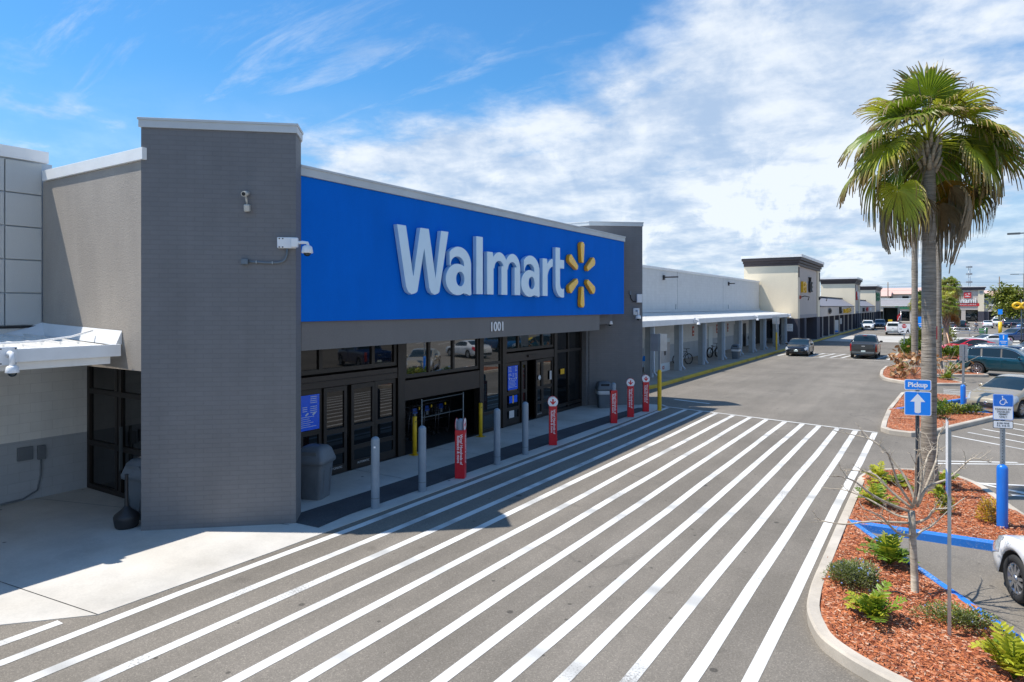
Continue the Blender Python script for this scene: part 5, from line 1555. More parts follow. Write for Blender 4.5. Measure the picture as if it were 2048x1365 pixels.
def make_car(kind, label, cat, loc, heading, paint_mat, group=None, lights=True, black_front=False, camper=False, rim='alloy'):
    s = CARS[kind]
    L, Wd, r = s['L'], s['W'], s['r']
    t = thing('parked_car' if kind not in ('pickup',) else 'pickup_truck', loc, label, cat, group, heading - math.pi / 2)
    t.scale = (CS, CS, CS)
    # local frame: +Y is forward; station x measured from the nose
    st = set([0, .02, .05, .09, .14, .2, L - .2, L - .14, L - .09, L - .05, L - .02, L])
    q = .2
    while q < L: st.add(round(q, 3)); q += .07
    for a in s['seams']: st.update((a - .008, a + .008))
    for a, b in s['win']: st.update((a, b))
    st.update(s['ws']); st.update(s['rw'])
    if s.get('bed'): st.update((s['bed'][0], s['bed'][0] + .015, s['bed'][1], s['bed'][1] + .015))
    st = sorted(st)
    wheels = (s['f'], s['f'] + s['wb'])
    zb0 = .20 if kind in ('sedan', 'hatch', 'coupe') else .30
    def half(x):
        w = Wd / 2
        if x < .55: w *= 1 - .20 * (1 - x / .55) ** 2.4
        if x > L - .45: w *= 1 - .13 * ((x - L + .45) / .45) ** 2.4
        return w
    secs = []
    for x in st:
        w = half(x); zt = interp(s['top'], x); zb = min(interp(s['belt'], x), zt - .02)
        zs = zb0 + .06
        if x < .3: zs += .10 * (1 - x / .3)
        if x > L - .3: zs += .12 * (x - L + .3) / .3
        arch = 0
        for c_ in wheels:
            Ra = r + .055
            if abs(x - c_) < Ra: arch = max(arch, r + math.sqrt(Ra * Ra - (x - c_) ** 2))
        seam = any(abs(x - a) < .009 for a in s['seams'])
        g_ = .006 if seam else 0
        za = max(zs, arch)
        z3 = max(za + .03, zs + .18)
        z4 = max(zb - .16, za + .06); z4 = min(z4, zb - .03)
        inbed = s.get('bed') and s['bed'][0] < x <= s['bed'][1]
        h = zt - zb
        P = [(0, zb0), (w - .30, zb0), (w - .30, max(zb0, arch)), (w - .025, za), (w - .012 - g_, min(z3, z4 - .01)), (w - g_, z4), (w - .025 - g_, zb)]
        if inbed:
            zf = .75
            P += [(w - .05, zb + .02), (w - .10, zb + .015), (w - .11, zf), (w * .5, zf), (0, zf)]
        else:
            hh = max(0, h - .02)
            wr = w - .06 - hh * .30
            k_ = min(1, hh / .25)
            P += [(w - .05 - .012 * k_, zb + .012 + .02 * k_), (wr + .02 * k_, zt - .075 * k_ - .012 * (1 - k_)), (wr - .05, zt - .035 * k_ - .006), (wr * .62, zt - .010), (0, zt)]
        secs.append(P)
    n = len(secs[0])
    def P3(i, k_, sgn): x = st[i]; p = secs[i][k_]; return (sgn * p[0], L / 2 - x, p[1])
    body = MB(); glassS = {}; 
    ws, rw = s['ws'], s['rw']
    reg = {'windshield': [], 'rear_window': [], 'side_window': []}
    bv = []; idx = {}
    def vid(i, k_, sg):
        if secs[i][k_][0] == 0: sg = 1
        key = (i, k_, sg)
        if key not in idx: idx[key] = len(bv); bv.append(P3(i, k_, sg))
        return idx[key]
    bf = []; bm_ = []
    lightq = {'headlight': [], 'taillight': [], 'fog': []}
    winbins = {}
    for sg in (1, -1):
        for i in range(len(st) - 1):
            xm_ = (st[i] + st[i + 1]) / 2
            for k_ in range(n - 1):
                quad = [vid(i, k_, sg), vid(i + 1, k_, sg), vid(i + 1, k_ + 1, sg), vid(i, k_ + 1, sg)]
                if sg > 0: quad = quad[::-1]
                # drop doubled corners
                qq = [];
                for v_ in quad:
                    if v_ not in qq: qq.append(v_)
                if len(qq) < 3: continue
                h = interp(s['top'], xm_) - interp(s['belt'], xm_)
                inbed = s.get('bed') and s['bed'][0] < xm_ <= s['bed'][1]
                if k_ == 7 and not inbed and h > .10:
                    hit = [wi for wi, (a, b) in enumerate(s['win']) if a <= xm_ <= b]
                    if hit: winbins.setdefault((sg, hit[0]), []).append(qq); continue
                if k_ in (9, 10) and ws[0] <= xm_ <= ws[1]: reg['windshield'].append(qq); continue
                if k_ in (9, 10) and rw[0] <= xm_ <= rw[1]: reg['rear_window'].append(qq); continue
                pil = k_ == 7 and not inbed and h > .10 and s['win'][0][0] < xm_ < s['win'][-1][1]
                bf.append(qq); bm_.append(1 if (k_ < 3 or pil) else 0)
                z = sum(bv[v_][2] for v_ in qq) / len(qq); yy = abs(sum(bv[v_][0] for v_ in qq) / len(qq))
                if lights:
                    fz = interp(s['belt'], .45)
                    if .05 < xm_ < .55 and 4 <= k_ <= 8 and fz - .20 < z < fz + .07 and yy > Wd * .27: lightq['headlight'].append((sg, qq))
                    tz = interp(s['belt'], L - .3)
                    if kind in ('pickup', 'jeep'):
                        if xm_ > L - .22 and 4 <= k_ <= 5 and yy > Wd * .38: lightq['taillight'].append((sg, qq))
                    elif xm_ > L - .42 and 4 <= k_ <= 7 and tz - .25 < z < tz + .10 and yy > Wd * .26: lightq['taillight'].append((sg, qq))
    # end caps
    for i, rev in ((0, False), (len(st) - 1, True)):
        loop = [vid(i, k_, 1) for k_ in range(n)] + [vid(i, k_, -1) for k_ in range(n - 2, 0, -1)]
        bf.append(loop if rev else loop[::-1]); bm_.append(0)
    def sub(name, faces, mat_, parent, off=0., thick=False):
        used = {}; vs = []; fs = []
        for f in faces:
            ff = []
            for v_ in f:
                if v_ not in used: used[v_] = len(vs); vs.append(bv[v_])
                ff.append(used[v_])
            fs.append(ff)
        m_ = MB(); m_.add(vs, fs, True)
        o = m_.build(name, mat_, parent)
        if off:
            o.data.update()
            for v_ in o.data.vertices: v_.co = v_.co + v_.normal * off
        return o
    m_ = MB(); m_.v = bv; m_.f = bf; m_.m = bm_; m_.sm = [True] * len(bf)
    bo = m_.build('body', [paint_mat, M['trim_black']], t)
    for nm in ('windshield', 'rear_window'):
        if reg[nm]: sub(nm, reg[nm], M['car_glass'], t)
    for key, fs in winbins.items(): sub('side_window', fs, M['car_glass'], t)
    for sg in (1, -1):
        for nm, mt in (('headlight', 'headlight'), ('taillight', 'taillight')):
            fs = [f for s_, f in lightq[nm] if s_ == sg]
            if fs: sub(nm, fs, M[mt], t, .006)
    # inner trim under glass: floor and seats are not seen through dark glass
    # front: grille, lower intake, plate; rear: bumper strip, plate
    F0 = L / 2
    zg = interp(s['top'], .02)
    gr = MB(); gr.cbox((0, F0 + .004, zg - .06), (Wd * (.30 if kind == 'hatch' else .42), .05, .05 if kind == 'hatch' else .14 if kind in ('sedan', 'coupe') else .26)); gr.build('grille', M['trim_black'], t, bevel=.02)
    gr = MB(); gr.cbox((0, F0 - .005, zb0 + .20), (Wd * .58, .06, .13)); gr.build('lower_intake', M['trim_black'], t, bevel=.02)
    em = MB(); em.ball((0, F0 + .03, zg - .05), (.075, .012, .05), 12, 6); em.build('emblem', M['chrome'], t)
    for sg in (1, -1):
        fg = MB(); fg.cbox((sg * Wd * .36, F0 - .10, zb0 + .24), (.14, .06, .07), rz=-sg * .35); fg.build('fog_lamp', M['headlight'], t)
    pl = MB(); pl.cbox((0, -L / 2 - .012, .62 if kind in ('pickup', 'suv', 'jeep') else .72), (.31, .02, .16)); pl.build('number_plate', M['plate'], t)
    bp = MB(); bp.cbox((0, -L / 2 + .01, zb0 + .20), (Wd * .80, .10, .16)); bp.build('rear_bumper', M['trim_black'] if kind != 'pickup' else M['post_dark'], t, bevel=.03)
    if kind == 'sedan':
        pl = MB(); pl.cbox((0, F0 + .035, zb0 + .30), (.31, .02, .15)); pl.build('number_plate', M['plate'], t)
    if kind == 'pickup':
        tg = MB(); tg.cbox((0, -L / 2 - .006, 1.0), (Wd * .74, .03, .40)); tg.build('tailgate', paint_mat, t, bevel=.012)
        tg = MB(); tg.cbox((0, -L / 2 - .026, 1.04), (.24, .012, .09)); tg.build('tailgate_badge', M['chrome'], t, bevel=.01)
        hb = MB(); hb.cbox((0, L / 2 - 3.92, 1.83), (.3, .05, .05)); hb.build('brake_lamp', M['taillight'], t)
    # mirrors, handles, wheels
    for sg in (1, -1):
        xa_ = s['win'][0][0]; zb = interp(s['belt'], xa_); w = half(xa_)
        mr = MB(); mr.ball((sg * (w + .10), L / 2 - xa_ - .02, zb + .09), (.12, .07, .085), 10, 6); mr.cbox((sg * (w + .01), L / 2 - xa_ - .02, zb + .05), (.12, .05, .05)); mr.build('wing_mirror', M['trim_black'] if kind in ('pickup', 'jeep') else paint_mat, t)
        for a in s['seams'][1:]:
            hd = MB(); hd.cbox((sg * (half(a) - .003), L / 2 - a + .18, interp(s['belt'], a) - .12), (.035, .18, .028)); hd.build('door_handle', paint_mat, t, bevel=.008)
        for c_ in wheels:
            cx = sg * (Wd / 2 - .13); cy = L / 2 - c_
            Mw = Matrix.Translation((cx, cy, r)) @ Matrix.Rotation(R(90) * sg, 4, 'Y')
            tw_ = .11
            rr2 = r * .68
            ty = MB(); ty.lathe([(rr2, -tw_), (r - .03, -tw_), (r - .005, -tw_ + .03), (r, -.05), (r, .05), (r - .005, tw_ - .03), (r - .03, tw_), (rr2 + .01, tw_), (rr2, tw_ - .02)], 26, Mw)
            wh = ty.build('wheel', M['rubber'], t)
            rm = MB(); rm.lathe([(rr2, -tw_), (rr2, tw_ - .02), (rr2 - .025, tw_ - .015), (rr2 - .03, tw_ - .05), (.0, tw_ - .07)], 26, Mw)
            rm.slot(1)
            rm.lathe([(rr2 - .03, tw_ - .049), (.02, tw_ - .066)], 26, Mw)
            rm.slot(0)
            ns = s['spokes']
            for q in range(ns):
                a = 2 * math.pi * q / ns
                off = .05 if ns == 10 and q % 2 else -.05 if ns == 10 else 0
                D = Mw @ Matrix.Rotation(a + off, 4, 'Z')
                rm.prism([(.03, -.028), (rr2 - .02, -.018), (rr2 - .02, .018), (.03, .028)], tw_ - .045, tw_ - .012, D)
            rm.lathe([(.055, tw_ - .05), (.055, tw_ - .005), (.03, tw_ + .003), (0, tw_ + .003)], 12, Mw)
            rm.build('rim', [M[rim], M['trim_black']], wh)
    if s.get('rails'):
        for sg in (1, -1):
            rl = MB(); rl.tube([(sg * .62, L / 2 - 2.3, 1.76), (sg * .64, L / 2 - 2.5, 1.83), (sg * .64, L / 2 - 4.1, 1.82), (sg * .62, L / 2 - 4.4, 1.74)], .018, 6); rl.build('roof_rail', M['alloy'], t)
            w0 = s['win'][0][0]; w1 = s['win'][-1][1]
            tr = MB(); pts = [(sg * (half(x) - .03), L / 2 - x, interp(s['belt'], x) + .012) for x in np.linspace(w0 - .1, w1 + .05, 10)]; tr.tube(pts, .012, 5)
            pts = []
            for x in np.linspace(w0 - .05, w1 + .05, 14):
                zt = interp(s['top'], x); zb = interp(s['belt'], x); hh = zt - zb - .02
                pts.append((sg * (half(x) - .06 - hh * .30 + .034), L / 2 - x, zt - .078))
            tr.tube(pts, .014, 5); tr.build('window_trim', M['chrome'], t)
    if camper:
        cb = MB(); cb.prism([(-.86, 1.27), (.86, 1.27), (.72, 1.84), (-.72, 1.84)], -L / 2 + .05, -L / 2 + 1.8, Matrix(((1, 0, 0, 0), (0, 0, 1, 0), (0, 1, 0, 0), (0, 0, 0, 1)))); c_ = cb.build('camper_shell', paint_mat, t, bevel=.05)
        cb = MB(); cb.prism([(-.72, 1.36), (.72, 1.36), (.62, 1.75), (-.62, 1.75)], -L / 2 + .025, -L / 2 + .045, Matrix(((1, 0, 0, 0), (0, 0, 1, 0), (0, 1, 0, 0), (0, 0, 0, 1)))); cb.build('rear_window', M['car_glass'], c_)
    if kind == 'jeep':
        sp = MB(); sp.lathe([(0, -.1), (.36, -.1), (.39, -.05), (.39, .05), (.36, .1), (0, .1)], 22, Matrix.Translation((.1, -L / 2 - .14, 1.02)) @ Matrix.Rotation(R(90), 4, 'X')); sp.build('spare_wheel', M['rubber'], t)
    return t
for nm, c_ in dict(p_teal=(.006, .060, .085), p_gold=(.42, .355, .25), p_white=(.80, .80, .79), p_black=(.006, .008, .012), p_grey=(.055, .060, .064), p_red=(.50, .010, .022), p_navy=(.008, .018, .045), p_silver=(.42, .44, .46), p_yellow=(.75, .55, .02), p_blue=(.01, .035, .12), p_lblue=(.02, .12, .30)).items():
    paint(nm, c_, metal=.35 if nm in ('p_teal', 'p_gold', 'p_grey', 'p_silver', 'p_navy') else 0.)
def hd(dx, dy): return math.atan2(dy, dx)
def ctr(front_axle, d, kind):
    """car centre from its front axle point and heading"""
    s = CARS[kind]; d = Vector(d).normalized(); off = (s['L'] / 2 - s['f']) * CS
    return (front_axle[0] - d.x * off, front_axle[1] - d.y * off, .004)
PC = 'cars parked in the lot'
# lane
make_car('sedan', 'glossy black sedan driving towards the viewer over the lane crossing', 'car', (-9.6, 58.9, .01), hd(.03, -1), M['p_black'])
make_car('pickup', 'dark grey pickup truck driving away along the lane', 'pickup truck', (-4.85, 59.4, .01), hd(-.02, 1), M['p_grey'])
make_car('suv', 'white suv coming up the lane beside the parade kerb', 'car', (-10.0, 126.5, .004), hd(.05, -1), M['p_white'])
make_car('suv', 'dark grey suv close behind the white one in the lane', 'car', (-8.9, 137, .004), hd(.05, -1), M['p_navy'])
make_car('pickup', 'white pickup with a camper top driving away in the lane', 'pickup truck', (-5.4, 108.6, .004), hd(-.03, 1), M['p_white'], camper=True)
# near bays
d = Vector((.977, -.21)).normalized()
make_car('suv', 'teal suv parked side on behind the gold hatchback', 'car', (2.04 + d.x * 1.35, 47.75 + d.y * 1.35, .004), hd(*d), M['p_teal'], PC, rim='alloy')
d = Vector((-.50, -.86)).normalized()
make_car('hatch', 'gold hatchback parked nose in at the second planted bed', 'car', ctr((1.86, 30.4), d, 'hatch'), hd(*d), M['p_gold'], PC)
d = Vector((-.36, .93)).normalized()
sgn = Vector((d.y, -d.x))
fa = Vector((.95, 11.28)) + sgn * .74
make_car('sedan', 'white sedan cut by the right edge, parked at the nearest blue kerb', 'car', ctr(fa, d, 'sedan'), hd(*d), M['p_white'], PC)
# middle rows
make_car('coupe', 'white coupe parked beyond the red car', 'car', (3.7, 79.0, .004), hd(-.75, -.5), M['p_white'], PC)
make_car('hatch', 'bright red hatchback behind the small palm', 'car', (2.0, 65.5, .004), hd(-.85, -.5), M['p_red'], PC)
make_car('coupe', 'low black car between the red hatchback and the teal suv', 'car', (3.5, 60.4, .004), hd(.88, -.45), M['p_black'], PC)
make_car('pickup', 'dark navy pickup parked behind the teal suv', 'pickup truck', (6.7, 62.5, .004), hd(-.8, -.6), M['p_navy'], PC)
make_car('coupe', 'yellow car almost hidden at the right edge behind the teal suv', 'car', (6.6, 54.0, .004), hd(-.9, -.2), M['p_yellow'], PC)
make_car('suv', 'dark blue van like suv behind the blue numbered sign', 'car', (7.2, 91, .004), hd(-.8, -.6), M['p_blue'], PC)
make_car('pickup', 'dark red tailed pickup at the right edge of the lot', 'pickup truck', (10.9, 118, .004), hd(.3, 1), M['p_black'], PC)
make_car('hatch', 'white hatchback driving away across the lot beside the walking person', 'car', (7.6, 150, .004), hd(.02, 1), M['p_white'])
make_car('suv', 'white suv at the left end of the far right row', 'car', (10.4, 166, .004), hd(.25, 1), M['p_white'], PC)
make_car('suv', 'navy suv second in the far right row', 'car', (11.6, 155, .004), hd(.3, 1), M['p_navy'], PC)
make_car('pickup', 'white topped dark pickup third in the far right row', 'pickup truck', (12.4, 149, .004), hd(.3, 1), M['p_navy'], PC, camper=False)
make_car('sedan', 'dark blue sedan at the right end of the far right row', 'car', (12.0, 137, .004), hd(.3, 1), M['p_lblue'], PC)
make_car('suv', 'white suv in front of the far shop windows', 'car', (12.2, 182, .004), hd(1, .1), M['p_white'], PC)
make_car('suv', 'another pale suv in front of the far shop windows, farther right', 'car', (15.4, 183, .004), hd(1, .1), M['p_silver'], PC)
make_car('sedan', 'dark grey sedan left of the dark suv in the middle of the lot', 'car', (1.9, 130, .004), hd(.2, 1), M['p_grey'], PC)
make_car('suv', 'black suv in the middle of the lot left of the walking person', 'car', (3.3, 136.5, .004), hd(.15, 1), M['p_black'], PC)
make_car('suv', 'white suv behind the dark ones in the middle of the lot', 'car', (2.4, 150, .004), hd(.15, 1), M['p_white'], PC)
make_car('sedan', 'dark blue car half hidden behind the thick palm trunk', 'car', (-.6, 140, .004), hd(.2, 1), M['p_blue'], PC)
# cars beyond the right edge of the picture: only their reflections show in the shop windows
make_car('sedan', 'white sedan mirrored in the window over the cart opening', 'car', (7.0, 42.2, .004), hd(.93, .35), M['p_white'], PC)
make_car('suv', 'blue suv mirrored in the window panes at the right hand doors', 'car', (8.6, 49.0, .004), hd(.9, .35), M['p_lblue'], PC)
make_car('pickup', 'dark blue pickup mirrored in the transom over the left doors', 'pickup truck', (7.6, 31.5, .004), hd(.9, .4), M['p_blue'], PC)
# dark open box truck at the end of the lane
t = thing('box_truck', (-7.6, 147, .004), 'dark open box truck standing at the end of the lane', 'truck')
mb = MB(); mb.box(-1.25, -1.15, -3, 3, .9, 3.7); mb.box(1.15, 1.25, -3, 3, .9, 3.7); mb.box(-1.25, 1.25, -3, 3, 3.7, 3.8); mb.box(-1.25, 1.25, 2.9, 3, .9, 3.7); mb.build('box_body', M['post_dark'], t)
mb = MB(); mb.box(-1.15, 1.15, -2.95, 3, .8, .9); mb.box(-1.2, 1.2, -3.1, -3.0, .5, .8); mb.build('deck', M['trim_black'], t)
mb = MB(); mb.box(-1.1, 1.1, 3.2, 5.2, .6, 2.6); mb.build('cab', M['p_grey'], t, bevel=.1)
for sx in (-1, 1):
    for sy in (-2.0, 4.2):
        q = MB(); q.lathe([(0, -.15), (.42, -.15), (.45, 0), (.42, .15), (0, .15)], 18, Matrix.Translation((sx * .95, sy, .45)) @ Matrix.Rotation(R(90), 4, 'Y')); q.build('wheel', M['rubber'], t)
    q = MB(); q.box(sx * 1.0 - .12, sx * 1.0 + .12, -3.13, -3.101, .85, 1.15); q.build('tail_lamp', M['taillight'], t)
q = MB(); q.box(-.4, .3, -3.12, -3.101, 1.1, 1.5); q.build('crate', M['bollard_yellow'], t)

# ================================================================== SIGNS ON POSTS
def u_post(t, h, mat_='galvanised', w=.055):
    mb = MB(); mb.box(-w / 2, w / 2, -.004, .004, 0, h); mb.box(-w / 2 - .006, -w / 2 + .006, -.03, .004, 0, h); mb.box(w / 2 - .006, w / 2 + .006, -.03, .004, 0, h)
    p = mb.build('post', M[mat_], t)
    hl = MB(); z = .25
    while z < h - .05: hl.cbox((0, -.0055, z), (.012, .003, .012)); z += .05
    hl.build('post_holes', M['black'], p)
def rrect(w, h, r, n=5):
    P = []
    for cx, cy, a0 in ((w / 2 - r, h / 2 - r, 0), (-w / 2 + r, h / 2 - r, 90), (-w / 2 + r, -h / 2 + r, 180), (w / 2 - r, -h / 2 + r, 270)):
        for q in range(n + 1):
            a = R(a0 + 90 * q / n); P.append((cx + r * math.cos(a), cy + r * math.sin(a)))
    return P
FR = Matrix(((1, 0, 0, 0), (0, 0, -1, 0), (0, 1, 0, 0), (0, 0, 0, 1)))   # sign plane facing -Y
def plate(t, name, w, h, z, face, rim_, back='sign_back', y=-.036, inset=.014, r=.03):
    T = Matrix.Translation((0, y, z)) @ FR
    mb = MB(); mb.prism(rrect(w, h, r), -.003, 0, T); o = mb.build(name, M[back], t)
    mb = MB(); mb.prism(rrect(w, h, r), .0003, .0012, T); mb.build('sign_border', M[rim_], o)
    mb = MB(); mb.prism(rrect(w - 2 * inset, h - 2 * inset, r * .7), .0016, .0022, T); mb.build('sign_field', M[face], o)
    return o, T
pk = thing('pickup_sign', (-.36, 15.69, .12), 'blue Pickup sign over a blue white arrow sign on one post before the thick palm', 'sign', rz=R(13))
u_post(pk, 2.42, 'post_dark')
o, T = plate(pk, 'arrow_plate', .475, .485, 1.925, 'sign_blue', 'white_vinyl', r=.035)
mb = MB(); mb.prism([(0, .20), (.132, .035), (.055, .035), (.052, -.175), (.02, -.195), (-.04, -.19), (-.055, -.17), (-.055, .035), (-.132, .035)], .0024, .0034, T); mb.build('arrow', M['white_vinyl'], o)
o, T = plate(pk, 'pickup_plate', .475, .215, 2.30, 'sign_blue', 'white_vinyl', r=.035)
text_obj('lettering', 'Pickup', .132, M['white_vinyl'], o, T @ Matrix.Translation((0, -.002, .003)), .0006, .0045, xs=1.0)
bl = MB()
for z in (1.70, 2.145, 2.225, 2.38): bl.cbox((0, -.041, z), (.016, .008, .016))
bl.build('bolt', M['galvanised'], pk)
def wheelchair(o, T, s):
    mb = MB()
    Tt = T @ Matrix.Diagonal((s, s, 1, 1))
    def ring(c_, r, a0, a1, w, n=18):
        P = [(c_[0] + (r + w / 2) * math.cos(R(a)), c_[1] + (r + w / 2) * math.sin(R(a))) for a in np.linspace(a0, a1, n)]
        P += [(c_[0] + (r - w / 2) * math.cos(R(a)), c_[1] + (r - w / 2) * math.sin(R(a))) for a in np.linspace(a1, a0, n)]
        mb.prism(P, .003, .004, Tt)
    ring((-.06, -.22), .26, 110, 385, .075)
    ring((-.07, .46), .035, 0, 359, .07, 12)
    mb.prism([(-.10, .36), (-.02, .36), (.0, .06), (.20, .06), (.34, -.30), (.46, -.26), (.44, -.20), (.38, -.22), (.26, .13), (.0, .13), (-.10, .02)], .0045, .0055, Tt)
    mb.prism([(-.02, .24), (.16, .24), (.16, .19), (-.02, .19)], .006, .007, Tt)
    mb.build('wheelchair_symbol', M['white_vinyl'], o)
def disabled_sign(loc, rz, label, bollard, tall=2.46, back_to_us=False):
    t = thing('disabled_parking_sign', loc, label, 'sign', 'disabled parking signs', rz)
    if bollard:
        mb = MB(); mb.lathe(dome_prof(.085, 1.12), 20); mb.build('blue_bollard', M['post_blue'], t)
    u_post(t, tall, 'galvanised', .06)
    zc = tall - .21
    o, T = plate(t, 'permit_plate', .30, .445, zc, 'white_vinyl', 'sign_blue', r=.02, inset=.008)
    mb = MB(); mb.prism(rrect(.28, .20, .015), .0026, .0032, T @ Matrix.Translation((0, .112, 0))); mb.build('blue_field', M['post_blue'], o)
    wheelchair(o, T @ Matrix.Translation((0, .115, .001)), .15)
    text_obj('lettering', 'PARKING BY\nDISABLED\nPERMIT\nONLY', .042, M['black'], o, T @ Matrix.Translation((0, -.105, .0045)), .0004, .0006, line=1.05)
    o, T = plate(t, 'fine_plate', .30, .135, zc - .305, 'white_vinyl', 'black', r=.02, inset=.009)
    text_obj('lettering', '$100 FINE\nF.S. 318.18', .043, M['black'], o, T @ Matrix.Translation((0, 0, .0035)), .0004, .0006)
    return t
disabled_sign((.94, 14.43, .12), R(14), 'blue and white disabled parking sign on a blue bollard beside the white sedan', True, tall=2.33)
disabled_sign((.76, 29.55, .0), R(150), 'disabled parking sign seen from the back on a blue bollard by the gold hatchback', True, tall=2.58)
s3 = thing('edge_on_sign', (.12, 9.35, .12), 'white and blue sign plate seen edge on atop a slim post', 'sign', rz=R(-86))
u_post(s3, 2.42, 'galvanised', .05)
o, T = plate(s3, 'sign_plate', .30, .88, 2.11, 'white_vinyl', 'galvanised', r=.03)
mb = MB(); mb.prism(rrect(.27, .26, .03), .0026, .0032, T @ Matrix.Translation((0, -.29, 0))); mb.build('blue_field', M['post_blue'], o)
mb = MB(); mb.box(-.15, .15, -.031, -.028, 1.68, 1.95); mb.build('blue_back', M['post_blue'], o)
# stop for pedestrians sign
t = thing('crossing_sign', (-2.26, 60.3, 0), 'white sign with red stop octagon and walking figure behind the palms', 'sign', rz=R(3))
mb = MB(); mb.box(-.04, .04, -.03, .03, 0, 2.4); mb.build('post', M['galvanised'], t)
o, T = plate(t, 'sign_plate', .88, .78, 2.26, 'white_vinyl', 'black', r=.05, inset=.02)
mb = MB(); mb.prism([(.17 * math.cos(R(22.5 + 45 * i)), .19 + .17 * math.sin(R(22.5 + 45 * i))) for i in range(8)], .003, .004, T); oc = mb.build('octagon', M['sign_red'], o)
text_obj('lettering', 'STOP', .12, M['white_vinyl'], oc, T @ Matrix.Translation((0, .19, .005)), .001, .003)
mb = MB(); mb.ball((.26, -.045, 2.22), (.04, .01, .04)); mb.prism([(.19, -.10), (.31, -.10), (.37, -.34), (.30, -.34), (.25, -.22), (.19, -.34), (.12, -.34)], .003, .004, T)
mb.prism([(-.36, -.30), (-.08, -.18), (.0, -.19), (-.02, -.25), (-.24, -.32)], .003, .004, T); mb.prism([(-.40, -.25), (-.40, -.35), (-.30, -.30)], .0045, .005, T); mb.build('symbols', M['black'], o)
text_obj('lettering', 'FOR', .10, M['black'], o, T @ Matrix.Translation((-.24, -.05, .003)), .001, .002)
# flag on a short stick beyond
t = thing('flag', (-5.1, 124, 0), 'red and white flag on a pole beyond the white pickup', 'flag')
mb = MB(); mb.tube([(0, 0, 0), (0, 0, 3.2)], .04, 6); mb.build('pole', M['steel'], t)
mb = MB(); vs = []
for i in range(7):
    u = i / 6
    for q in (0, 1): vs.append((-.05 - u * .45 + .08 * math.sin(u * 6), .10 * math.sin(u * 7), 3.2 - u * .9 - q * (1.2 - u * .5)))
mb.add(vs, [(i * 2, i * 2 + 2, i * 2 + 3, i * 2 + 1) for i in range(6)], True); mb.build('cloth', M['fire_red'] if False else M['sign_red'], t)
mb = MB()
for i in (2, 4): mb.cbox((-.1 - i * .06, .0, 2.5 - i * .14), (.08, .25, .4), ry=.4)
mb.build('cloth_stripe', M['white_vinyl'], t)
# numbered blue sign in the lot and other blue pickup signs
def blue_board(loc, w, h, z, label, txt=None, rz=0.):
    t = thing('numbered_sign', loc, label, 'sign', 'blue signs in the car park', rz)
    mb = MB(); mb.box(-.04, .04, -.03, .03, 0, z + h); mb.build('post', M['galvanised'], t)
    mb = MB(); mb.box(-w / 2, w / 2, -.06, -.031, z, z + h); b_ = mb.build('board', M['sign_blue'], t)
    F_ = face_matrix((0, -.063, z + h * .78), (1, 0, 0), (0, 0, 1))
    if txt: text_obj('numeral', txt, .38, M['white_vinyl'], b_, F_, .004, .01)
    mb = MB(); mb.box(-w * .42, w * .42, -.066, -.061, z + h * .48, z + h * .52); mb.box(-w * .3, w * .3, -.066, -.061, z + h * .36, z + h * .40); mb.box(-w * .2, w * .2, -.066, -.061, z + .05, z + h * .22); mb.build('board_print', M['white_vinyl'], b_)
blue_board((3.75, 56.6, 0), .48, .95, 1.12, 'blue board with numeral 1 behind the teal suv', '1')
blue_board((-1.55, 90, 0), 1.0, 1.6, 1.2, 'blue sign half hidden left of the thick palm trunk', None)
blue_board((-.35, 56.5, .1), .55, 1.1, 1.05, 'dark blue sign just right of the thick palm trunk', None)
def small_post_sign(loc, h, w, ph, label, mat_='sign_back', pm_='galvanised', rz=0.):
    t = thing('signpost', loc, label, 'sign', rz=rz)
    mb = MB(); mb.box(-.03, .03, -.02, .02, 0, h); mb.build('post', M[pm_], t)
    mb = MB(); mb.box(-w / 2, w / 2, -.035, -.021, h - ph, h); mb.build('panel', M[mat_], t)
small_post_sign((.05, 62, 0), 3.2, .36, 1.05, 'narrow pale green backed signpost right of the thick palm', 'ice_white')
small_post_sign((-.25, 47.5, .1), 2.7, .40, .8, 'crooked red and blue plate on a post right of the thick palm', 'sign_red', rz=.5)
t = thing('yellow_pole', (7.0, 111, 0), 'pale yellow concrete pole base with thin post and sign in the lot', 'pole')
mb = MB(); mb.tube([(0, 0, 0), (0, 0, 1.9)], .22, 12); mb.build('base', M['bollard_yellow'], t); mb = MB(); mb.tube([(0, 0, 1.9), (0, 0, 3.6)], .05, 6); mb.build('post', M['galvanised'], t); mb = MB(); mb.box(-.25, .25, -.07, -.05, 2.9, 3.6); mb.build('sign_panel', M['sign_blue'], t)
t = thing('yellow_pole', (1.0, 112, 0), 'yellow pole base left of the small palm trunk', 'pole')
mb = MB(); mb.tube([(0, 0, 0), (0, 0, 1.7)], .2, 12); mb.build('base', M['bollard_yellow'], t); mb = MB(); mb.tube([(0, 0, 1.7), (0, 0, 3.8)], .05, 6); mb.build('post', M['galvanised'], t)
t = thing('green_barrel', (5.25, 113, 0), 'round green planter tub on the lot near the walking person', 'tub')
mb = MB(); mb.lathe([(0, 0), (.42, 0), (.47, .2), (.52, .95), (.46, 1.02), (.42, .9), (0, .88)], 22); mb.build('tub', M['plastic_green'], t)
t = thing('cart_corral', (2.6, 108, 0), 'low steel cart corral with blue panels in the lot', 'cart corral')
mb = MB()
for yy in (-1.1, 1.1):
    for z in (.4, .75, 1.1): mb.tube([(-2.6, yy, z), (2.6, yy, z)], .03, 6)
    for x in (-2.6, -.9, .9, 2.6): mb.tube([(x, yy, 0), (x, yy, 1.15)], .03, 6)
mb.build('rail', M['steel'], t); mb = MB(); mb.box(-2.7, -1.5, -1.16, -1.12, .6, 1.2); mb.build('panel', M['sign_blue'], t)
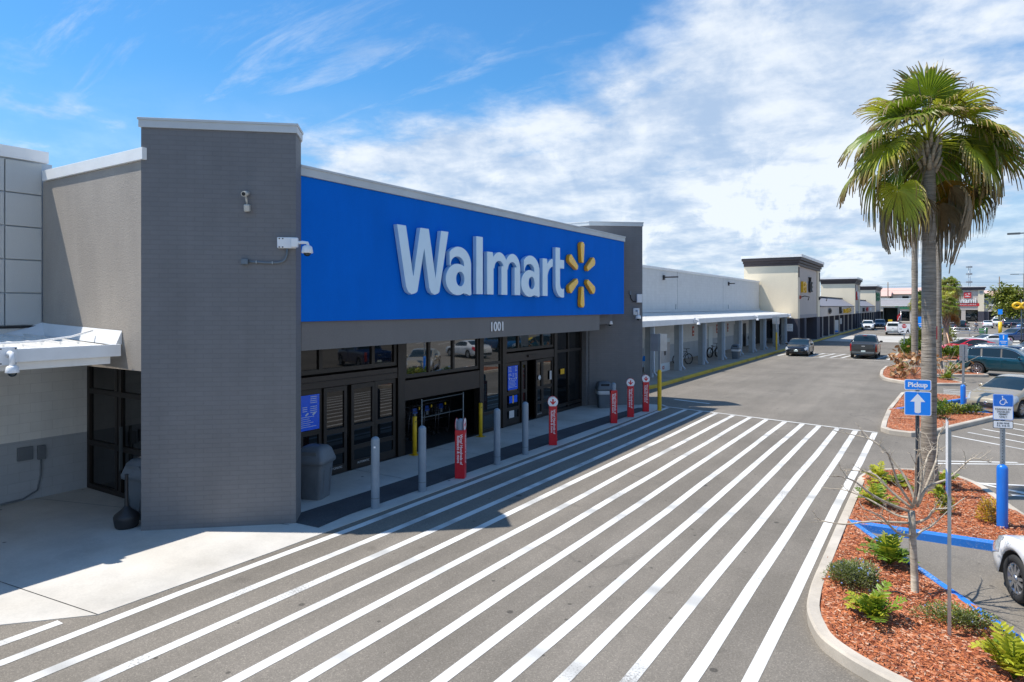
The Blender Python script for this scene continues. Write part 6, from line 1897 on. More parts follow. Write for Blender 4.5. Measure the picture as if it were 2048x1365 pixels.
# tall lamps
def lamp(loc, h, arms, label, arm=1.2):
    t = thing('parking_lamp', loc, label, 'street lamp', 'car park lamps')
    mb = MB(); mb.tube([(0, 0, 0), (0, 0, h)], [.11, .075], 8); mb.build('pole', M['post_dark'], t)
    for sx in arms:
        mb = MB(); mb.box(min(0, sx * arm), max(0, sx * arm), -.05, .05, h - .12, h - .04); mb.prism([(sx * arm * .45, -.18), (sx * (arm + .45), -.12), (sx * (arm + .45), .12), (sx * arm * .45, .18)], h - .16, h - .02); mb.build('lamp_head', M['post_dark'], t)
    return t
lamp((5.80, 66.5, 0), 9.9, (-1,), 'tall dark lamp pole cut by the right edge, head to the left', .7)
lamp((15.6, 182, 0), 11.1, (-1, 1), 'slim double headed lamp far behind the oak', 1.9)
t = thing('ring_sign', (6.15, 73.5, 0), 'yellow ring shaped emblem on a thin pole at the right edge before the oak', 'sign')
mb = MB(); mb.tube([(0, 0, 0), (0, 0, 4.6)], .05, 8); mb.build('pole', M['post_dark'], t)
for x in (-.32, .25):
    mb = MB(); pts = [(x + .26 * math.cos(a), -.1, 4.05 + .22 * math.sin(a)) for a in [2 * math.pi * i / 20 for i in range(21)]]; mb.tube(pts, .13, 8, False); mb.build('ring', M['logo_yellow'], t)
# poles and mast on the skyline
def pole(loc, h, label, cross=True):
    t = thing('utility_pole', loc, label, 'utility pole', 'utility poles on the skyline')
    mb = MB(); mb.tube([(0, 0, 0), (0, 0, h)], [.22, .14], 8); mb.build('shaft', M['wood_pole'], t)
    if cross: mb = MB(); mb.box(-1.2, 1.2, -.06, .06, h - .9, h - .7); mb.build('crossarm', M['wood_pole'], t)
pole((-14.5, 260, 0), 12.2, 'utility pole left of the thick palm trunk', False)
pole((16.2, 260, 0), 13.4, 'utility pole right of the red emblem shop', False)
t = thing('wires', (0, 261, 0), 'thin power lines between the utility poles on the skyline', 'wires')
for z, sag in ((11.9, .5), (11.0, .5), (9.6, .4)):
    mb = MB(); mb.tube([(-60 + i * 8, 0, z - sag * (1 - ((i % 8) / 4 - 1) ** 2)) for i in range(18)], .035, 4); mb.build('wire', M['post_dark'], t)
t = thing('radio_mast', (9.6, 300, 0), 'slender lattice mast with ring antennas behind the emblem shop', 'mast')
mb = MB()
for a in range(3): mb.tube([(.5 * math.cos(a * 2.09), .5 * math.sin(a * 2.09), 0), (.3 * math.cos(a * 2.09), .3 * math.sin(a * 2.09), 19)], .06, 5)
for i in range(16): mb.box(-.3, .3, -.02, .02, 2 + i * 1.05, 2.06 + i * 1.05)
mb.build('lattice', M['sign_back'], t)
for z in (13.0, 16.0, 18.6):
    mb = MB(); mb.lathe([(.4, z - .3), (1.0, z - .3), (1.0, z + .3), (.4, z + .3)], 10, smooth=False); mb.build('antenna_ring', M['sign_back'], t)
def far_house(loc, w, h, label, rf):
    t = thing('far_house', loc, label, 'building', 'pink roofed buildings behind the shops')
    mb = MB(); mb.box(-w / 2, w / 2, -6, 6, 0, h); mb.build('wall', M['pale_wall'], t)
    mb = MB(); mb.prism([(-6.8, h + .003), (6.8, h + .003), (0, h + rf)], -w / 2 - .8, w / 2 + .8, YZ); mb.build('roof', M['roof_pink'], t)
    for i in range(int(w / 5)):
        mb = MB(); mb.box(-w / 2 + 1.5 + i * 5, -w / 2 + 3.5 + i * 5, -6.06, -6.0, h - 2.2, h - .7); mb.build('window', M['shop_glass'], t)
far_house((-21.5, 278, 0), 13, 7.6, 'pale building with pink roof at the left behind the end shops', 2.0)
far_house((-9.5, 285, 0), 16, 8.4, 'taller pale building with pink roof behind the palm trunks', 2.4)
far_house((22.0, 290, 0), 24, 7.6, 'long pink roofed building right of the emblem shop', 2.0)
far_house((40, 270, 0), 22, 9.5, 'pale building behind the oak at the right edge', 2.0)

# ================================================================== PERSON
def skin_chain(name, pts, edges, rad, mat_, parent, lv=1):
    me = bpy.data.meshes.new(name); me.from_pydata(pts, edges, []); o = bpy.data.objects.new(name + '_t', me); COL.objects.link(o)
    sk = o.modifiers.new('skin', 'SKIN'); sk.use_smooth_shade = True
    for v_, r_ in zip(me.skin_vertices[0].data, rad): v_.radius = (r_, r_) if not isinstance(r_, tuple) else r_
    me.skin_vertices[0].data[0].use_root = True
    ss = o.modifiers.new('sub', 'SUBSURF'); ss.levels = lv; ss.render_levels = lv
    m2_ = bpy.data.meshes.new_from_object(o.evaluated_get(bpy.context.evaluated_depsgraph_get()))
    bpy.data.objects.remove(o)
    m2_.name = name; m2_.materials.clear(); m2_.materials.append(mat_)
    for p in m2_.polygons: p.use_smooth = True
    r_ = bpy.data.objects.new(name, m2_); COL.objects.link(r_); r_.parent = parent
    return r_
pe = thing('person', (4.95, 127.0, .004), 'person with long dark hair in dark trousers walking across the lot', 'person', rz=R(-32))
# walking to local +X; height 1.7
Pb = [(0, 0, .95), (.01, 0, 1.15), (.02, 0, 1.38), (.03, 0, 1.50), (.045, 0, 1.61), (.05, 0, 1.70),
      (.02, -.09, .90), (.20, -.09, .50), (.30, -.09, .09), (.42, -.09, .05),
      (-.01, .09, .90), (-.10, .09, .50), (-.36, .09, .16), (-.28, .09, .05),
      (.01, -.18, 1.40), (-.10, -.22, 1.14), (-.02, -.22, .92), (.03, -.22, .83),
      (.01, .18, 1.40), (.06, .22, 1.14), (.24, .20, 1.0), (.31, .19, .96)]
Eb = [(0, 1), (1, 2), (2, 3), (3, 4), (4, 5), (0, 6), (6, 7), (7, 8), (8, 9), (0, 10), (10, 11), (11, 12), (12, 13), (2, 14), (14, 15), (15, 16), (16, 17), (2, 18), (18, 19), (19, 20), (20, 21)]
Rb = [.13, .115, .125, .055, .085, .075, .085, .06, .042, .03, .085, .06, .042, .03, .055, .042, .032, .03, .055, .042, .032, .03]
skin_chain('body', Pb, Eb, Rb, M['skin'], pe)
skin_chain('shirt', [Pb[0], Pb[1], Pb[2], Pb[14], Pb[15], Pb[18], Pb[19]], [(0, 1), (1, 2), (2, 3), (3, 4), (2, 5), (5, 6)], [.15, .135, .14, .072, .056, .072, .056], M['shirt'], pe)
skin_chain('trousers', [(0, 0, 1.0), Pb[0], Pb[6], Pb[7], (.28, -.09, .16), Pb[10], Pb[11], (-.32, .09, .22)], [(0, 1), (1, 2), (2, 3), (3, 4), (1, 5), (5, 6), (6, 7)], [.14, .148, .105, .078, .062, .105, .078, .062], M['trousers'], pe)
mb = MB(); mb.ball((.01, 0, 1.68), (.105, .10, .11), 12, 8); mb.ball((-.05, 0, 1.52), (.07, .10, .17), 10, 7); mb.build('hair', M['hair'], pe)
for sx, (x, z) in ((-.09, (.40, .05)), (.09, (-.26, .05))):
    mb = MB(); mb.ball((x, sx, z), (.13, .05, .05), 10, 6); mb.build('shoe', M['black'], pe)
mb = MB(); mb.cbox((.12, .27, .98), (.30, .10, .24)); mb.tube([(.02, .27, 1.09), (.05, .22, 1.36), (.2, .27, 1.09)], .012, 5); mb.build('bag', M['shirt'], pe)
mb = MB(); mb.ball((.135, .028, 1.655), .011, 6, 4); mb.ball((.135, -.028, 1.655), .011, 6, 4); mb.ball((.142, 0, 1.625), (.014, .012, .022), 6, 4); mb.cbox((.132, 0, 1.588), (.012, .045, .01)); mb.build('face_features', M['trousers'], pe)
# ================================================================== PALMS
class Leaves:
    def __init__(s): s.v = []; s.f = []; s.m = []; s.t = []
    def build(s, name, mats, parent):
        me = bpy.data.meshes.new(name); me.from_pydata(s.v, [], s.f)
        for m_ in mats: me.materials.append(m_)
        me.polygons.foreach_set('material_index', s.m)
        at = me.attributes.new('tip', 'FLOAT', 'POINT'); at.data.foreach_set('value', s.t)
        me.update()
        o = bpy.data.objects.new(name, me); COL.objects.link(o); o.parent = parent
        return o
def fan_leaf(lv, hub, A_, N_, Rl, nseg, droop, mi, rng, spread=118, tipfrac=.60, shrivel=0.):
    """pleated fan blade: joined near the hub, free drooping tips"""
    A_ = A_.normalized(); S_ = A_.cross(N_).normalized(); N_ = S_.cross(A_).normalized()
    T = [.06, .30, .52, .70, .86, 1.0]
    dth = R(2 * spread) / nseg
    for i in range(nseg):
        th = -R(spread) + dth * (i + .5)
        D = A_ * math.cos(th) + S_ * math.sin(th)
        Ps = -A_ * math.sin(th) + S_ * math.cos(th)
        r = Rl * (.72 + .28 * math.cos(th * .9)) * rng.uniform(.92, 1.05)
        dr_ = droop * rng.uniform(.7, 1.3)
        cup = rng.uniform(-.03, .03)
        bend = rng.uniform(-.06, .06)
        b = len(lv.v)
        for j, t in enumerate(T):
            free = max(0, t - tipfrac) / (1 - tipfrac)
            wid = 2 * r * min(t, tipfrac + .06) * math.tan(dth / 2) * (1 - free) ** .8 * (1 - shrivel * .6)
            c_ = hub + D * r * t * (1 - .35 * dr_ * free * free) + N_ * (.10 * math.sin(t * 3) * r * .35 + cup * t) + Vector((0, 0, -1)) * (dr_ * r * (.10 * t * t + .75 * free ** 1.8)) + Ps * bend * r * free
            fold = N_ * (.018 + .03 * shrivel) * (1 if t > .1 else 0)
            lv.v += [tuple(c_ - Ps * wid / 2), tuple(c_ + fold), tuple(c_ + Ps * wid / 2)]
            tv = t + rng.uniform(-.08, .08)
            lv.t += [tv, tv, tv]
        for j in range(len(T) - 1):
            a = b + j * 3
            lv.f += [[a, a + 1, a + 4, a + 3], [a + 1, a + 2, a + 5, a + 4]]; lv.m += [mi, mi]
def frond(lv, pet, base, az, el, lp, Rl, droop, mi, rng, nseg=34, roll=0., spread=112, shrivel=0., curve=.35, nod=0.):
    d = Vector((math.cos(az) * math.cos(el), math.sin(az) * math.cos(el), math.sin(el)))
    pts = []
    for i in range(6):
        t = i / 5
        pts.append(base + d * lp * t + Vector((0, 0, -curve * lp * t * t)))
    pet.tube(pts, [.028, .02, .016, .013, .012, .010], 5, False)
    A_ = (pts[-1] - pts[-2]).normalized()
    nod_ax = A_.cross(Vector((0, 0, 1)))
    if nod and nod_ax.length > .1: A_ = (Matrix.Rotation(-nod, 3, nod_ax.normalized()) @ A_).normalized()
    side = A_.cross(Vector((0, 0, 1)))
    if side.length < .1: side = Vector((math.sin(az), -math.cos(az), 0))
    N_ = side.cross(A_).normalized()
    N_ = (Matrix.Rotation(roll, 3, A_) @ N_)
    fan_leaf(lv, pts[-1], A_, N_, Rl, nseg, droop, mi, rng, spread, shrivel=shrivel)
def palm_trunk(t, h, r0, r1, rng, flare=1.5, lean=(0, 0)):
    prof = []
    n = 44
    for i in range(n + 1):
        z = h * i / n
        u = i / n
        r = r0 + (r1 - r0) * u
        r *= 1 + (flare - 1) * math.exp(-z / .32)
        r *= 1 + .025 * math.sin(z * 3.1 + 1) + .012 * rng.uniform(-1, 1)
        prof.append((r, z))
    k_ = 18; vs = []
    for i, (r, z) in enumerate(prof):
        for q in range(k_):
            a = 2 * math.pi * q / k_
            rr_ = r * (1 + .03 * mnoise.noise(Vector((math.cos(a) * 1.5, math.sin(a) * 1.5, z * 2))))
            vs.append((lean[0] * z / h + rr_ * math.cos(a), lean[1] * z / h + rr_ * math.sin(a), z))
    m_ = MB(); m_.add(vs, [(i * k_ + q, i * k_ + (q + 1) % k_, (i + 1) * k_ + (q + 1) % k_, (i + 1) * k_ + q) for i in range(n) for q in range(k_)], True)
    return m_.build('trunk', M['palm_trunk'], t)
def fan_palm(loc, h, r0, r1, label, seed, n_green=26, n_dead=14, Rl=1.0, lp=.95, simple=False, extra=(), gold=3):
    rng = random.Random(seed)
    t = thing('fan_palm', loc, label, 'palm tree', 'tall fan palms')
    palm_trunk(t, h, r0, r1, rng)
    lv = Leaves(); pet = MB(); pet.smooth = True
    top = Vector((0, 0, h))
    ga = 2.39996
    nseg = 22 if simple else 34
    for i in range(n_green):
        u = i / max(1, n_green - 1)
        el = R(78 - 98 * u + rng.uniform(-7, 7))
        az = i * ga + rng.uniform(-.2, .2)
        if not simple and u > .48 and abs((az - tocam + math.pi) % (2 * math.pi) - math.pi) < .85: az += 1.75
        frond(lv, pet, top + Vector((0, 0, .15 - .35 * u)), az, el, lp * rng.uniform(.85, 1.15) * (.8 + .3 * u), Rl * rng.uniform(.85, 1.1), .16 + .42 * u, 0 if rng.random() < .62 else 1, rng, nseg, rng.uniform(-.6, .6), curve=.08 + .30 * u, nod=R(10 + 48 * u + rng.uniform(-10, 14)))
    for az, el, l_, r_, dr_, mi, nod_ in extra:
        frond(lv, pet, top, az, el, l_, r_, dr_, mi, rng, nseg + 6, 0., curve=.10, nod=R(nod_))
    lv.build('crown', [M['palm_green'], M['palm_light']], t)
    pet.build('leaf_stalks', M['palm_light'], t)
    lv = Leaves(); pet = MB()
    for i in range(n_dead):
        az = i * ga + 1.0 + rng.uniform(-.3, .3)
        if not simple and abs((az - tocam + math.pi) % (2 * math.pi) - math.pi) < .8: az += 1.6
        el = R(-20 - rng.uniform(0, 40))
        frond(lv, pet, top + Vector((0, 0, -.25 - .02 * i)), az, el, lp * rng.uniform(.55, .95), Rl * rng.uniform(.62, .9), 1.3, 1 if i < gold else 0, rng, nseg, rng.uniform(-.8, .8), spread=70, shrivel=.5 if i >= gold else .15, curve=.3)
    lv.build('dead_fronds', [M['palm_dead'], M['palm_gold']], t)
    pet.build('dead_stalks', M['palm_dead'], t)
    # flower stalks: thin arching stems with pale plumes
    st = MB(); pl = MB()
    for i in range(7 if not simple else 3):
        az = rng.uniform(0, 6.28); el = R(rng.uniform(35, 80)); l_ = rng.uniform(1.3, 1.9)
        d = Vector((math.cos(az) * math.cos(el), math.sin(az) * math.cos(el), math.sin(el)))
        pts = [top + d * l_ * q / 7 + Vector((0, 0, -.55 * (q / 7) ** 3)) for q in range(8)]
        st.tube(pts, [.018, .016, .014, .012, .010, .008, .006, .005], 5, False)
        if i < 4:
            for q in range(10):
                p = pts[-1] + Vector((rng.uniform(-.06, .06), rng.uniform(-.06, .06), -q * .02))
                pl.tube([p, p + Vector((rng.uniform(-.07, .07), rng.uniform(-.07, .07), -.14))], .006, 4, False)
    for i in range(5 if not simple else 2):   # new spear leaves
        az = rng.uniform(0, 6.28); el = R(rng.uniform(50, 85)); l_ = rng.uniform(1.5, 2.0)
        d = Vector((math.cos(az) * math.cos(el), math.sin(az) * math.cos(el), math.sin(el)))
        st.tube([top + d * l_ * .3, top + d * l_ * .8, top + d * l_], [.012, .010, .003], 4, False)
    st.build('flower_stalks', M['wood_pole'], t); pl.build('flower_plumes', M['palm_dead'], t)
    # old leaf boots under the crown
    bt = MB()
    for i in range(26):
        az = i * ga; z = h - .62 + i * .022
        d = Vector((math.cos(az), math.sin(az), 0))
        bt.tube([Vector((0, 0, z)) + d * (r1 * .9), Vector((0, 0, z + .16)) + d * (r1 + .07), Vector((0, 0, z + .30)) + d * (r1 + .12)], [.05, .04, .02], 5, True)
    bt.build('leaf_boots', M['bark'], t)
    return t
V_ = Vector((-.5398, .8418)); Rt = Vector((.8418, .5398))
azr = math.atan2(Rt.y, Rt.x)       # azimuth pointing to picture right
tocam = azr - math.pi / 2           # towards the viewer
ex = [(tocam + math.pi, R(84), 1.0, 1.05, .10, 0, 0), (azr + .15, R(22), .85, 1.1, .22, 1, 35), (azr - .25, R(-2), 1.15, 1.1, .3, 0, 25), (azr + math.pi + .1, R(20), 1.15, 1.05, .25, 0, 48), (azr + math.pi - .3, R(-10), 1.15, 1.0, .35, 0, 30), (tocam - 1.15, R(6), .75, .72, .25, 1, 58), (tocam + 1.1, R(-18), .7, .62, .3, 1, 45), (azr - .55, R(26), .85, 1.1, .25, 1, 42), (azr - .9, R(-12), .8, 1.0, .4, 1, 40), (azr + math.pi + .6, R(35), .9, 1.0, .2, 0, 40), (azr + .3, R(52), .9, .95, .15, 0, 22), (azr + math.pi - .2, R(50), .9, .95, .15, 1, 24), (tocam - .5, R(42), .75, .8, .15, 0, 30), (tocam + .7, R(44), .75, .8, .15, 1, 34), (azr - .2, R(8), 1.0, 1.0, .3, 1, 40), (azr + math.pi + .25, R(0), 1.05, 1.0, .3, 1, 42)]
fan_palm((-.17, 16.45, .12), 7.30, .150, .120, 'thick trunked fan palm nearest the viewer, behind the blue Pickup sign', 4, 21, 9, 1.0, .98, extra=ex)
fan_palm((-1.32, 51.2, .1), 12.1, .20, .17, 'slim fan palm trunk just left of the thick one, farther back', 8, 20, 7, 1.05, .9, simple=True)
fan_palm((-.02, 49.6, .1), 12.3, .20, .17, 'slim fan palm trunk just right of the thick one, farther back', 15, 20, 7, 1.05, .9, simple=True)
def cabbage_palm(loc, h, label, seed, Rl=1.0, boots=True, lp=.8):
    rng = random.Random(seed)
    t = thing('cabbage_palm', loc, label, 'palm tree', 'short cabbage palms')
    palm_trunk(t, h, .20, .21, rng, 1.15)
    lv = Leaves(); pet = MB()
    for i in range(30):
        u = i / 29
        frond(lv, pet, Vector((0, 0, h)), i * 2.39996, R(80 - 110 * u), lp * rng.uniform(.85, 1.15), Rl * rng.uniform(.8, 1.1), .5 + .6 * u, 0 if rng.random() < .7 else 1, rng, 18, rng.uniform(-.5, .5), curve=.25)
    lv.build('crown', [M['palm_green'], M['palm_light']], t); pet.build('leaf_stalks', M['palm_light'], t)
    if boots:
        bt = MB()
        for i in range(60):
            az = i * 2.39996; z = h * .55 + i * h * .0075
            d = Vector((math.cos(az), math.sin(az), 0))
            bt.tube([Vector((0, 0, z)) + d * .19, Vector((0, 0, z + .22)) + d * .30, Vector((0, 0, z + .36)) + d * .34], [.06, .05, .02], 4, True)
        bt.build('leaf_boots', M['bark'], t)
    lv = Leaves(); pet = MB()
    for i in range(5): frond(lv, pet, Vector((0, 0, h - .1)), azr + rng.uniform(-.5, .6), R(-35), .8, .8, 1.0, 1, rng, 16, 0, curve=.3)
    lv.build('dead_fronds', [M['palm_dead'], M['palm_gold']], t); pet.build('dead_stalks', M['palm_dead'], t)
    return t
cp_ = cabbage_palm((.55, 68.3, 0), 4.1, 'short cabbage palm with a booted trunk, propped by timber braces', 21, .85, lp=.55)
br = MB()
for a in (azr + .3, azr + 2.4, azr + 4.4): br.tube([(1.5 * math.cos(a), 1.5 * math.sin(a), .05), (.2 * math.cos(a), .2 * math.sin(a), 1.7)], .05, 5)
br.build('brace', M['chip_c'], cp_)
cabbage_palm((.95, 95, 0), 6.3, 'second cabbage palm whose crown rises right above the propped one', 33, 1.15, lp=.75)
cabbage_palm((-2.6, 128, 0), 4.6, 'cabbage palm crown showing left of the thick palm trunk', 35, 1.2)

# ================================================================== BARE YOUNG TREE
tree = thing('bare_tree', (-.27, 10.5, .12), 'small leafless tree with a pale trunk in the nearest bed', 'tree')
TB = Vector((-.27, 10.5, .12))
def pt(zx, zy, dep=0.):
    """point given by lateral offset and height measured off the trunk, with its own depth"""
    lat_ = (1600 + zx / 2.935 - 1830) / 148.; z = 4 - ((900 + zy / 2.935) - 613) / 148.
    k_ = 1 + dep / 9.0
    return Vector((Rt.x * lat_ * k_ + V_.x * dep, Rt.y * lat_ * k_ + V_.y * dep, 4 + (z - 4) * k_ - .12))
rng = random.Random(17)
mb = MB()
trunk = [Vector((0, 0, -.05)), pt(678, 860), pt(672, 700), pt(664, 560), pt(660, 450), pt(655, 360)]
mb.tube(trunk, [.062, .050, .046, .045, .044, .046], 10); mb.build('trunk', M['bark'], tree)
BR = [([(655, 505), (560, 492), (480, 450), (400, 395), (330, 372), (235, 345)], -.5), ([(640, 430), (450, 420), (300, 437), (190, 415)], .25), ([(640, 360), (520, 320), (400, 265), (290, 190), (210, 162), (135, 150)], -.25),
      ([(660, 345), (560, 240), (500, 150), (440, 125), (340, 120)], .4), ([(668, 335), (600, 250), (560, 190), (510, 70), (480, 15), (445, 20)], -.15), ([(685, 320), (660, 200), (620, 100), (560, 0), (500, -60), (430, -85), (330, -110)], .5),
      ([(690, 322), (720, 240), (760, 200), (830, 170), (890, 110), (950, 50), (1040, 75)], -.3), ([(690, 322), (740, 190), (790, 60), (845, 0), (930, 10)], .35), ([(700, 315), (790, 130), (830, 50), (850, -50), (870, -95)], .2),
      ([(670, 520), (740, 480), (820, 455), (880, 430), (970, 370)], .45), ([(680, 430), (725, 400), (735, 350), (800, 340), (860, 280)], -.4), ([(665, 335), (640, 240), (600, 150), (560, 60), (530, 0)], -.6),
      ([(690, 325), (700, 200), (690, 100), (660, -20), (650, -80)], -.2), ([(655, 400), (600, 380), (500, 300), (420, 250), (380, 230)], .6), ([(690, 330), (775, 260), (830, 190), (900, 150)], .7)]
for pts, dep in BR:
    n = len(pts)
    P = [pt(x, y, dep * i / (n - 1)) for i, (x, y) in enumerate(pts)]
    # smooth the path a little
    Q = []
    for i in range(n - 1):
        for q in range(3):
            t_ = q / 3
            a = P[max(i - 1, 0)]; b = P[i]; c_ = P[i + 1]; d = P[min(i + 2, n - 1)]
            Q.append(.5 * (2 * b + (c_ - a) * t_ + (2 * a - 5 * b + 4 * c_ - d) * t_ ** 2 + (3 * b - a - 3 * c_ + d) * t_ ** 3))
    Q.append(P[-1])
    m_ = MB(); N = len(Q); m_.tube(Q, [.017 * (1 - i / N) ** .8 + .003 for i in range(N)], 6)
    for i in range(3, N, 1):
        if rng.random() < .75:
            d = (Q[i] - Q[i - 1]).normalized(); sd = Vector((rng.uniform(-1, 1), rng.uniform(-1, 1), rng.uniform(-.4, 1))).normalized()
            l_ = rng.uniform(.06, .26)
            e = Q[i] + (d * .6 + sd * .8) * l_
            md = Q[i] + (d * .5 + sd * .5) * l_ * .5 + Vector((rng.uniform(-.01, .01), 0, rng.uniform(-.01, .01)))
            m_.tube([Q[i], md, e], [.007, .005, .0025], 4, False)
            for w_ in range(2):
                m_.tube([md.lerp(e, .5 * w_ + .2), md.lerp(e, .5 * w_ + .2) + Vector((rng.uniform(-.04, .04), rng.uniform(-.04, .04), rng.uniform(.0, .06)))], [.004, .002], 4, False)
    m_.build('branch', M['bark'], tree)

# ================================================================== BED PLANTS
def leaflet(lv, p, d, n, l_, w, mi):
    d = d.normalized(); s_ = d.cross(n).normalized(); n = s_.cross(d)
    b = len(lv.v)
    for q, (t, k_) in enumerate(((0, .25), (.35, 1), (.75, .85), (1, .12))):
        c_ = p + d * l_ * t + n * (-.18 * l_ * t * t)
        lv.v += [tuple(c_ - s_ * w * k_ / 2 + n * .004), tuple(c_), tuple(c_ + s_ * w * k_ / 2 + n * .004)]
        lv.t += [t, t, t]
    for q in range(3):
        a = b + q * 3
        lv.f += [[a, a + 1, a + 4, a + 3], [a + 1, a + 2, a + 5, a + 4]]; lv.m += [mi, mi]
def zamia(loc, size, n, label, seed, yel=.35, up=.0):
    rng = random.Random(seed)
    t = thing('zamia_plant', loc, label, 'plant', 'leafy green plants in the beds')
    lv = Leaves(); st = MB()
    for i in range(n):
        az = i * 2.39996 + rng.uniform(-.5, .5); el = R(rng.uniform(35, 84) + up)
        L_ = size * rng.uniform(.75, 1.15)
        d = Vector((math.cos(az) * math.cos(el), math.sin(az) * math.cos(el), math.sin(el)))
        cv = rng.uniform(.15, .6); pts = [d * L_ * q / 9 + Vector((0, 0, -cv * L_ * (q / 9) ** 2)) for q in range(10)]
        st.tube(pts, .007, 4, False)
        mi = 1 if rng.random() < yel else 0
        for q in range(2, 10):
            dd = (pts[q] - pts[q - 1]).normalized()
            sd = dd.cross(Vector((0, 0, 1))); sd = sd.normalized() if sd.length > .05 else Vector((1, 0, 0))
            up_ = sd.cross(dd)
            for s_ in (-1, 1):
                ld = (sd * s_ + dd * rng.uniform(.35, .75) + up_ * rng.uniform(.0, .5)).normalized()
                leaflet(lv, pts[q], ld, up_, size * .26 * rng.uniform(.8, 1.15) * (1 - .035 * (q - 4) ** 2 * .6), size * .068, mi)
    lv.build('leaves', [M['zamia'], M['zamia_yellow']], t); st.build('stems', M['zamia'], t)
zamia((-.68, 9.30, .13), .52, 20, 'dense two tone green plant at the near end of the first bed', 2, .3)
zamia((-.62, 11.45, .13), .55, 22, 'bushy green plant leaning over the blue kerb beside the bare trunk', 3, .25)
zamia((.66, 8.62, .13), .62, 20, 'tall yellow green plant at the bottom right corner of the picture', 5, .75, 12)
zamia((-1.02, 14.6, .13), .55, 18, 'green plant by the left kerb halfway up the first bed', 7, .35)
zamia((-1.12, 16.7, .13), .50, 18, 'yellow green plant at the far left corner of the first bed', 9, .6)
zamia((-.72, 16.5, .13), .42, 14, 'smaller green plant next to the one at the far left corner of the first bed', 13, .3)
zamia((.10, 17.1, .13), .45, 16, 'green plant right of the thick palm at the top of the first bed', 19, .5)
zamia((.12, 29.0, .12), .55, 14, 'dark leafy plant at the edge of the second bed by the blue kerb', 23, .1)
zamia((.02, 16.0, .13), .34, 10, 'small plant hugging the right side of the thick palm base', 25, .5)
zamia((-1.9, 46.8, .12), .8, 18, 'spiky dark green plant left of the palms in the third bed', 29, .1)
zamia((.78, 46.6, .12), .75, 16, 'spiky plant in front of the teal suv in the third bed', 31, .1)
zamia((.42, 41.9, .12), .6, 16, 'yellow green plant right of the palms in the third bed', 37, .5)
zamia((-.95, 12.25, .13), .16, 6, 'tiny sprout beside the left kerb of the first bed', 41, .2)
def shrub(name, loc, rx, ry, h, n, l_, mats_, label, seed, flowers=0, cat='shrub', group=None, stems=True, hollow=.35):
    rng = random.Random(seed)
    t = thing(name, loc, label, cat, group)
    lv = Leaves(); fl = MB(); st = MB()
    cl = [(rng.uniform(-.6, .6), rng.uniform(-.6, .6), rng.uniform(.2, .75), rng.uniform(.35, .6)) for _ in range(9)]
    for i in range(n):
        if rng.random() < .7:
            c_ = cl[i % 9]; th = rng.uniform(0, 6.28); ph = math.acos(rng.uniform(-.6, 1)); rr_ = c_[3] * rng.uniform(.6, 1.0)
            p = Vector((c_[0] + rr_ * math.sin(ph) * math.cos(th), c_[1] + rr_ * math.sin(ph) * math.sin(th), c_[2] + rr_ * math.cos(ph) * .8))
        else:
            th = rng.uniform(0, 6.28); ph = math.acos(rng.uniform(0, 1)); rr_ = rng.uniform(hollow, 1)
            p = Vector((rr_ * math.sin(ph) * math.cos(th), rr_ * math.sin(ph) * math.sin(th), .15 + rr_ * math.cos(ph) * .85))
        if p.z < .02: continue
        o = Vector((p.x * rx, p.y * ry, p.z * h))
        d = (Vector((p.x, p.y, p.z * .7 + rng.uniform(-.2, .5))) + Vector((rng.uniform(-.6, .6), rng.uniform(-.6, .6), rng.uniform(-.3, .6)))).normalized()
        leaflet(lv, o, d, Vector((rng.uniform(-.5, .5), rng.uniform(-.5, .5), 1)), l_ * rng.uniform(.6, 1.3), l_ * .5 * rng.uniform(.7, 1.2), rng.randrange(len(mats_)))
        if flowers and rng.random() < flowers: fl.cbox(o + d * l_, (l_ * .5,) * 3, rng.uniform(0, 3), rng.uniform(0, 3))
    lv.build('foliage', [M[m_] for m_ in mats_], t)
    if flowers: tag(fl.build('flowers', M['flower'], t), kind='stuff')
    if stems:
        for i in range(14):
            a = rng.uniform(0, 6.28); q = rng.uniform(.3, .8)
            st.tube([(0, 0, 0), (rx * q * .4 * math.cos(a), ry * q * .4 * math.sin(a), h * .4), (rx * q * math.cos(a), ry * q * math.sin(a), h * .8)], [.012, .008, .004], 4, False)
        st.build('stems', M['bark'], t)
    return t
shrub('flowering_shrub', (-1.0, 10.35, .12), .40, .36, .30, 3800, .032, ['lantana', 'lantana', 'shrub_yellow'], 'round grey green ground shrub with tiny blue flowers against the left kerb', 3, .012)
shrub('flowering_shrub', (.20, 9.75, .12), .46, .26, .20, 2200, .030, ['lantana', 'shrub_yellow'], 'low straggly grey green shrub behind the slim post', 5, .004)
shrub('croton_shrub', (.78, 14.62, .12), .22, .22, .50, 700, .045, ['gold_leaf'], 'golden yellow leaved shrub beside the blue bollard', 7)
shrub('croton_shrub', (.12, 14.75, .12), .17, .17, .42, 380, .055, ['zamia_yellow', 'shrub_green'], 'yellow and green upright shrub in the middle of the first bed', 9)
shrub('low_shrub', (.45, 28.7, .12), .45, .40, .38, 700, .08, ['zamia_yellow', 'shrub_green'], 'low green shrub left of the second blue bollard', 11)
shrub('low_shrub', (.95, 28.9, .12), .42, .36, .34, 600, .08, ['shrub_yellow', 'shrub_green'], 'low green shrub right of the second blue bollard', 13)
shrub('low_shrub', (-.80, 27.9, .12), .35, .35, .40, 500, .08, ['zamia', 'shrub_green'], 'green shrub left of the thick palm in the second bed', 15)
shrub('low_shrub', (-.02, 27.3, .12), .35, .35, .45, 500, .08, ['zamia', 'shrub_green'], 'green shrub right of the thick palm in the second bed', 17)
shrub('low_shrub', (-.12, 30.4, .12), .5, .3, .35, 400, .08, ['shrub_green'], 'dark shrub right beside the thick palm trunk above the blue kerb', 18)
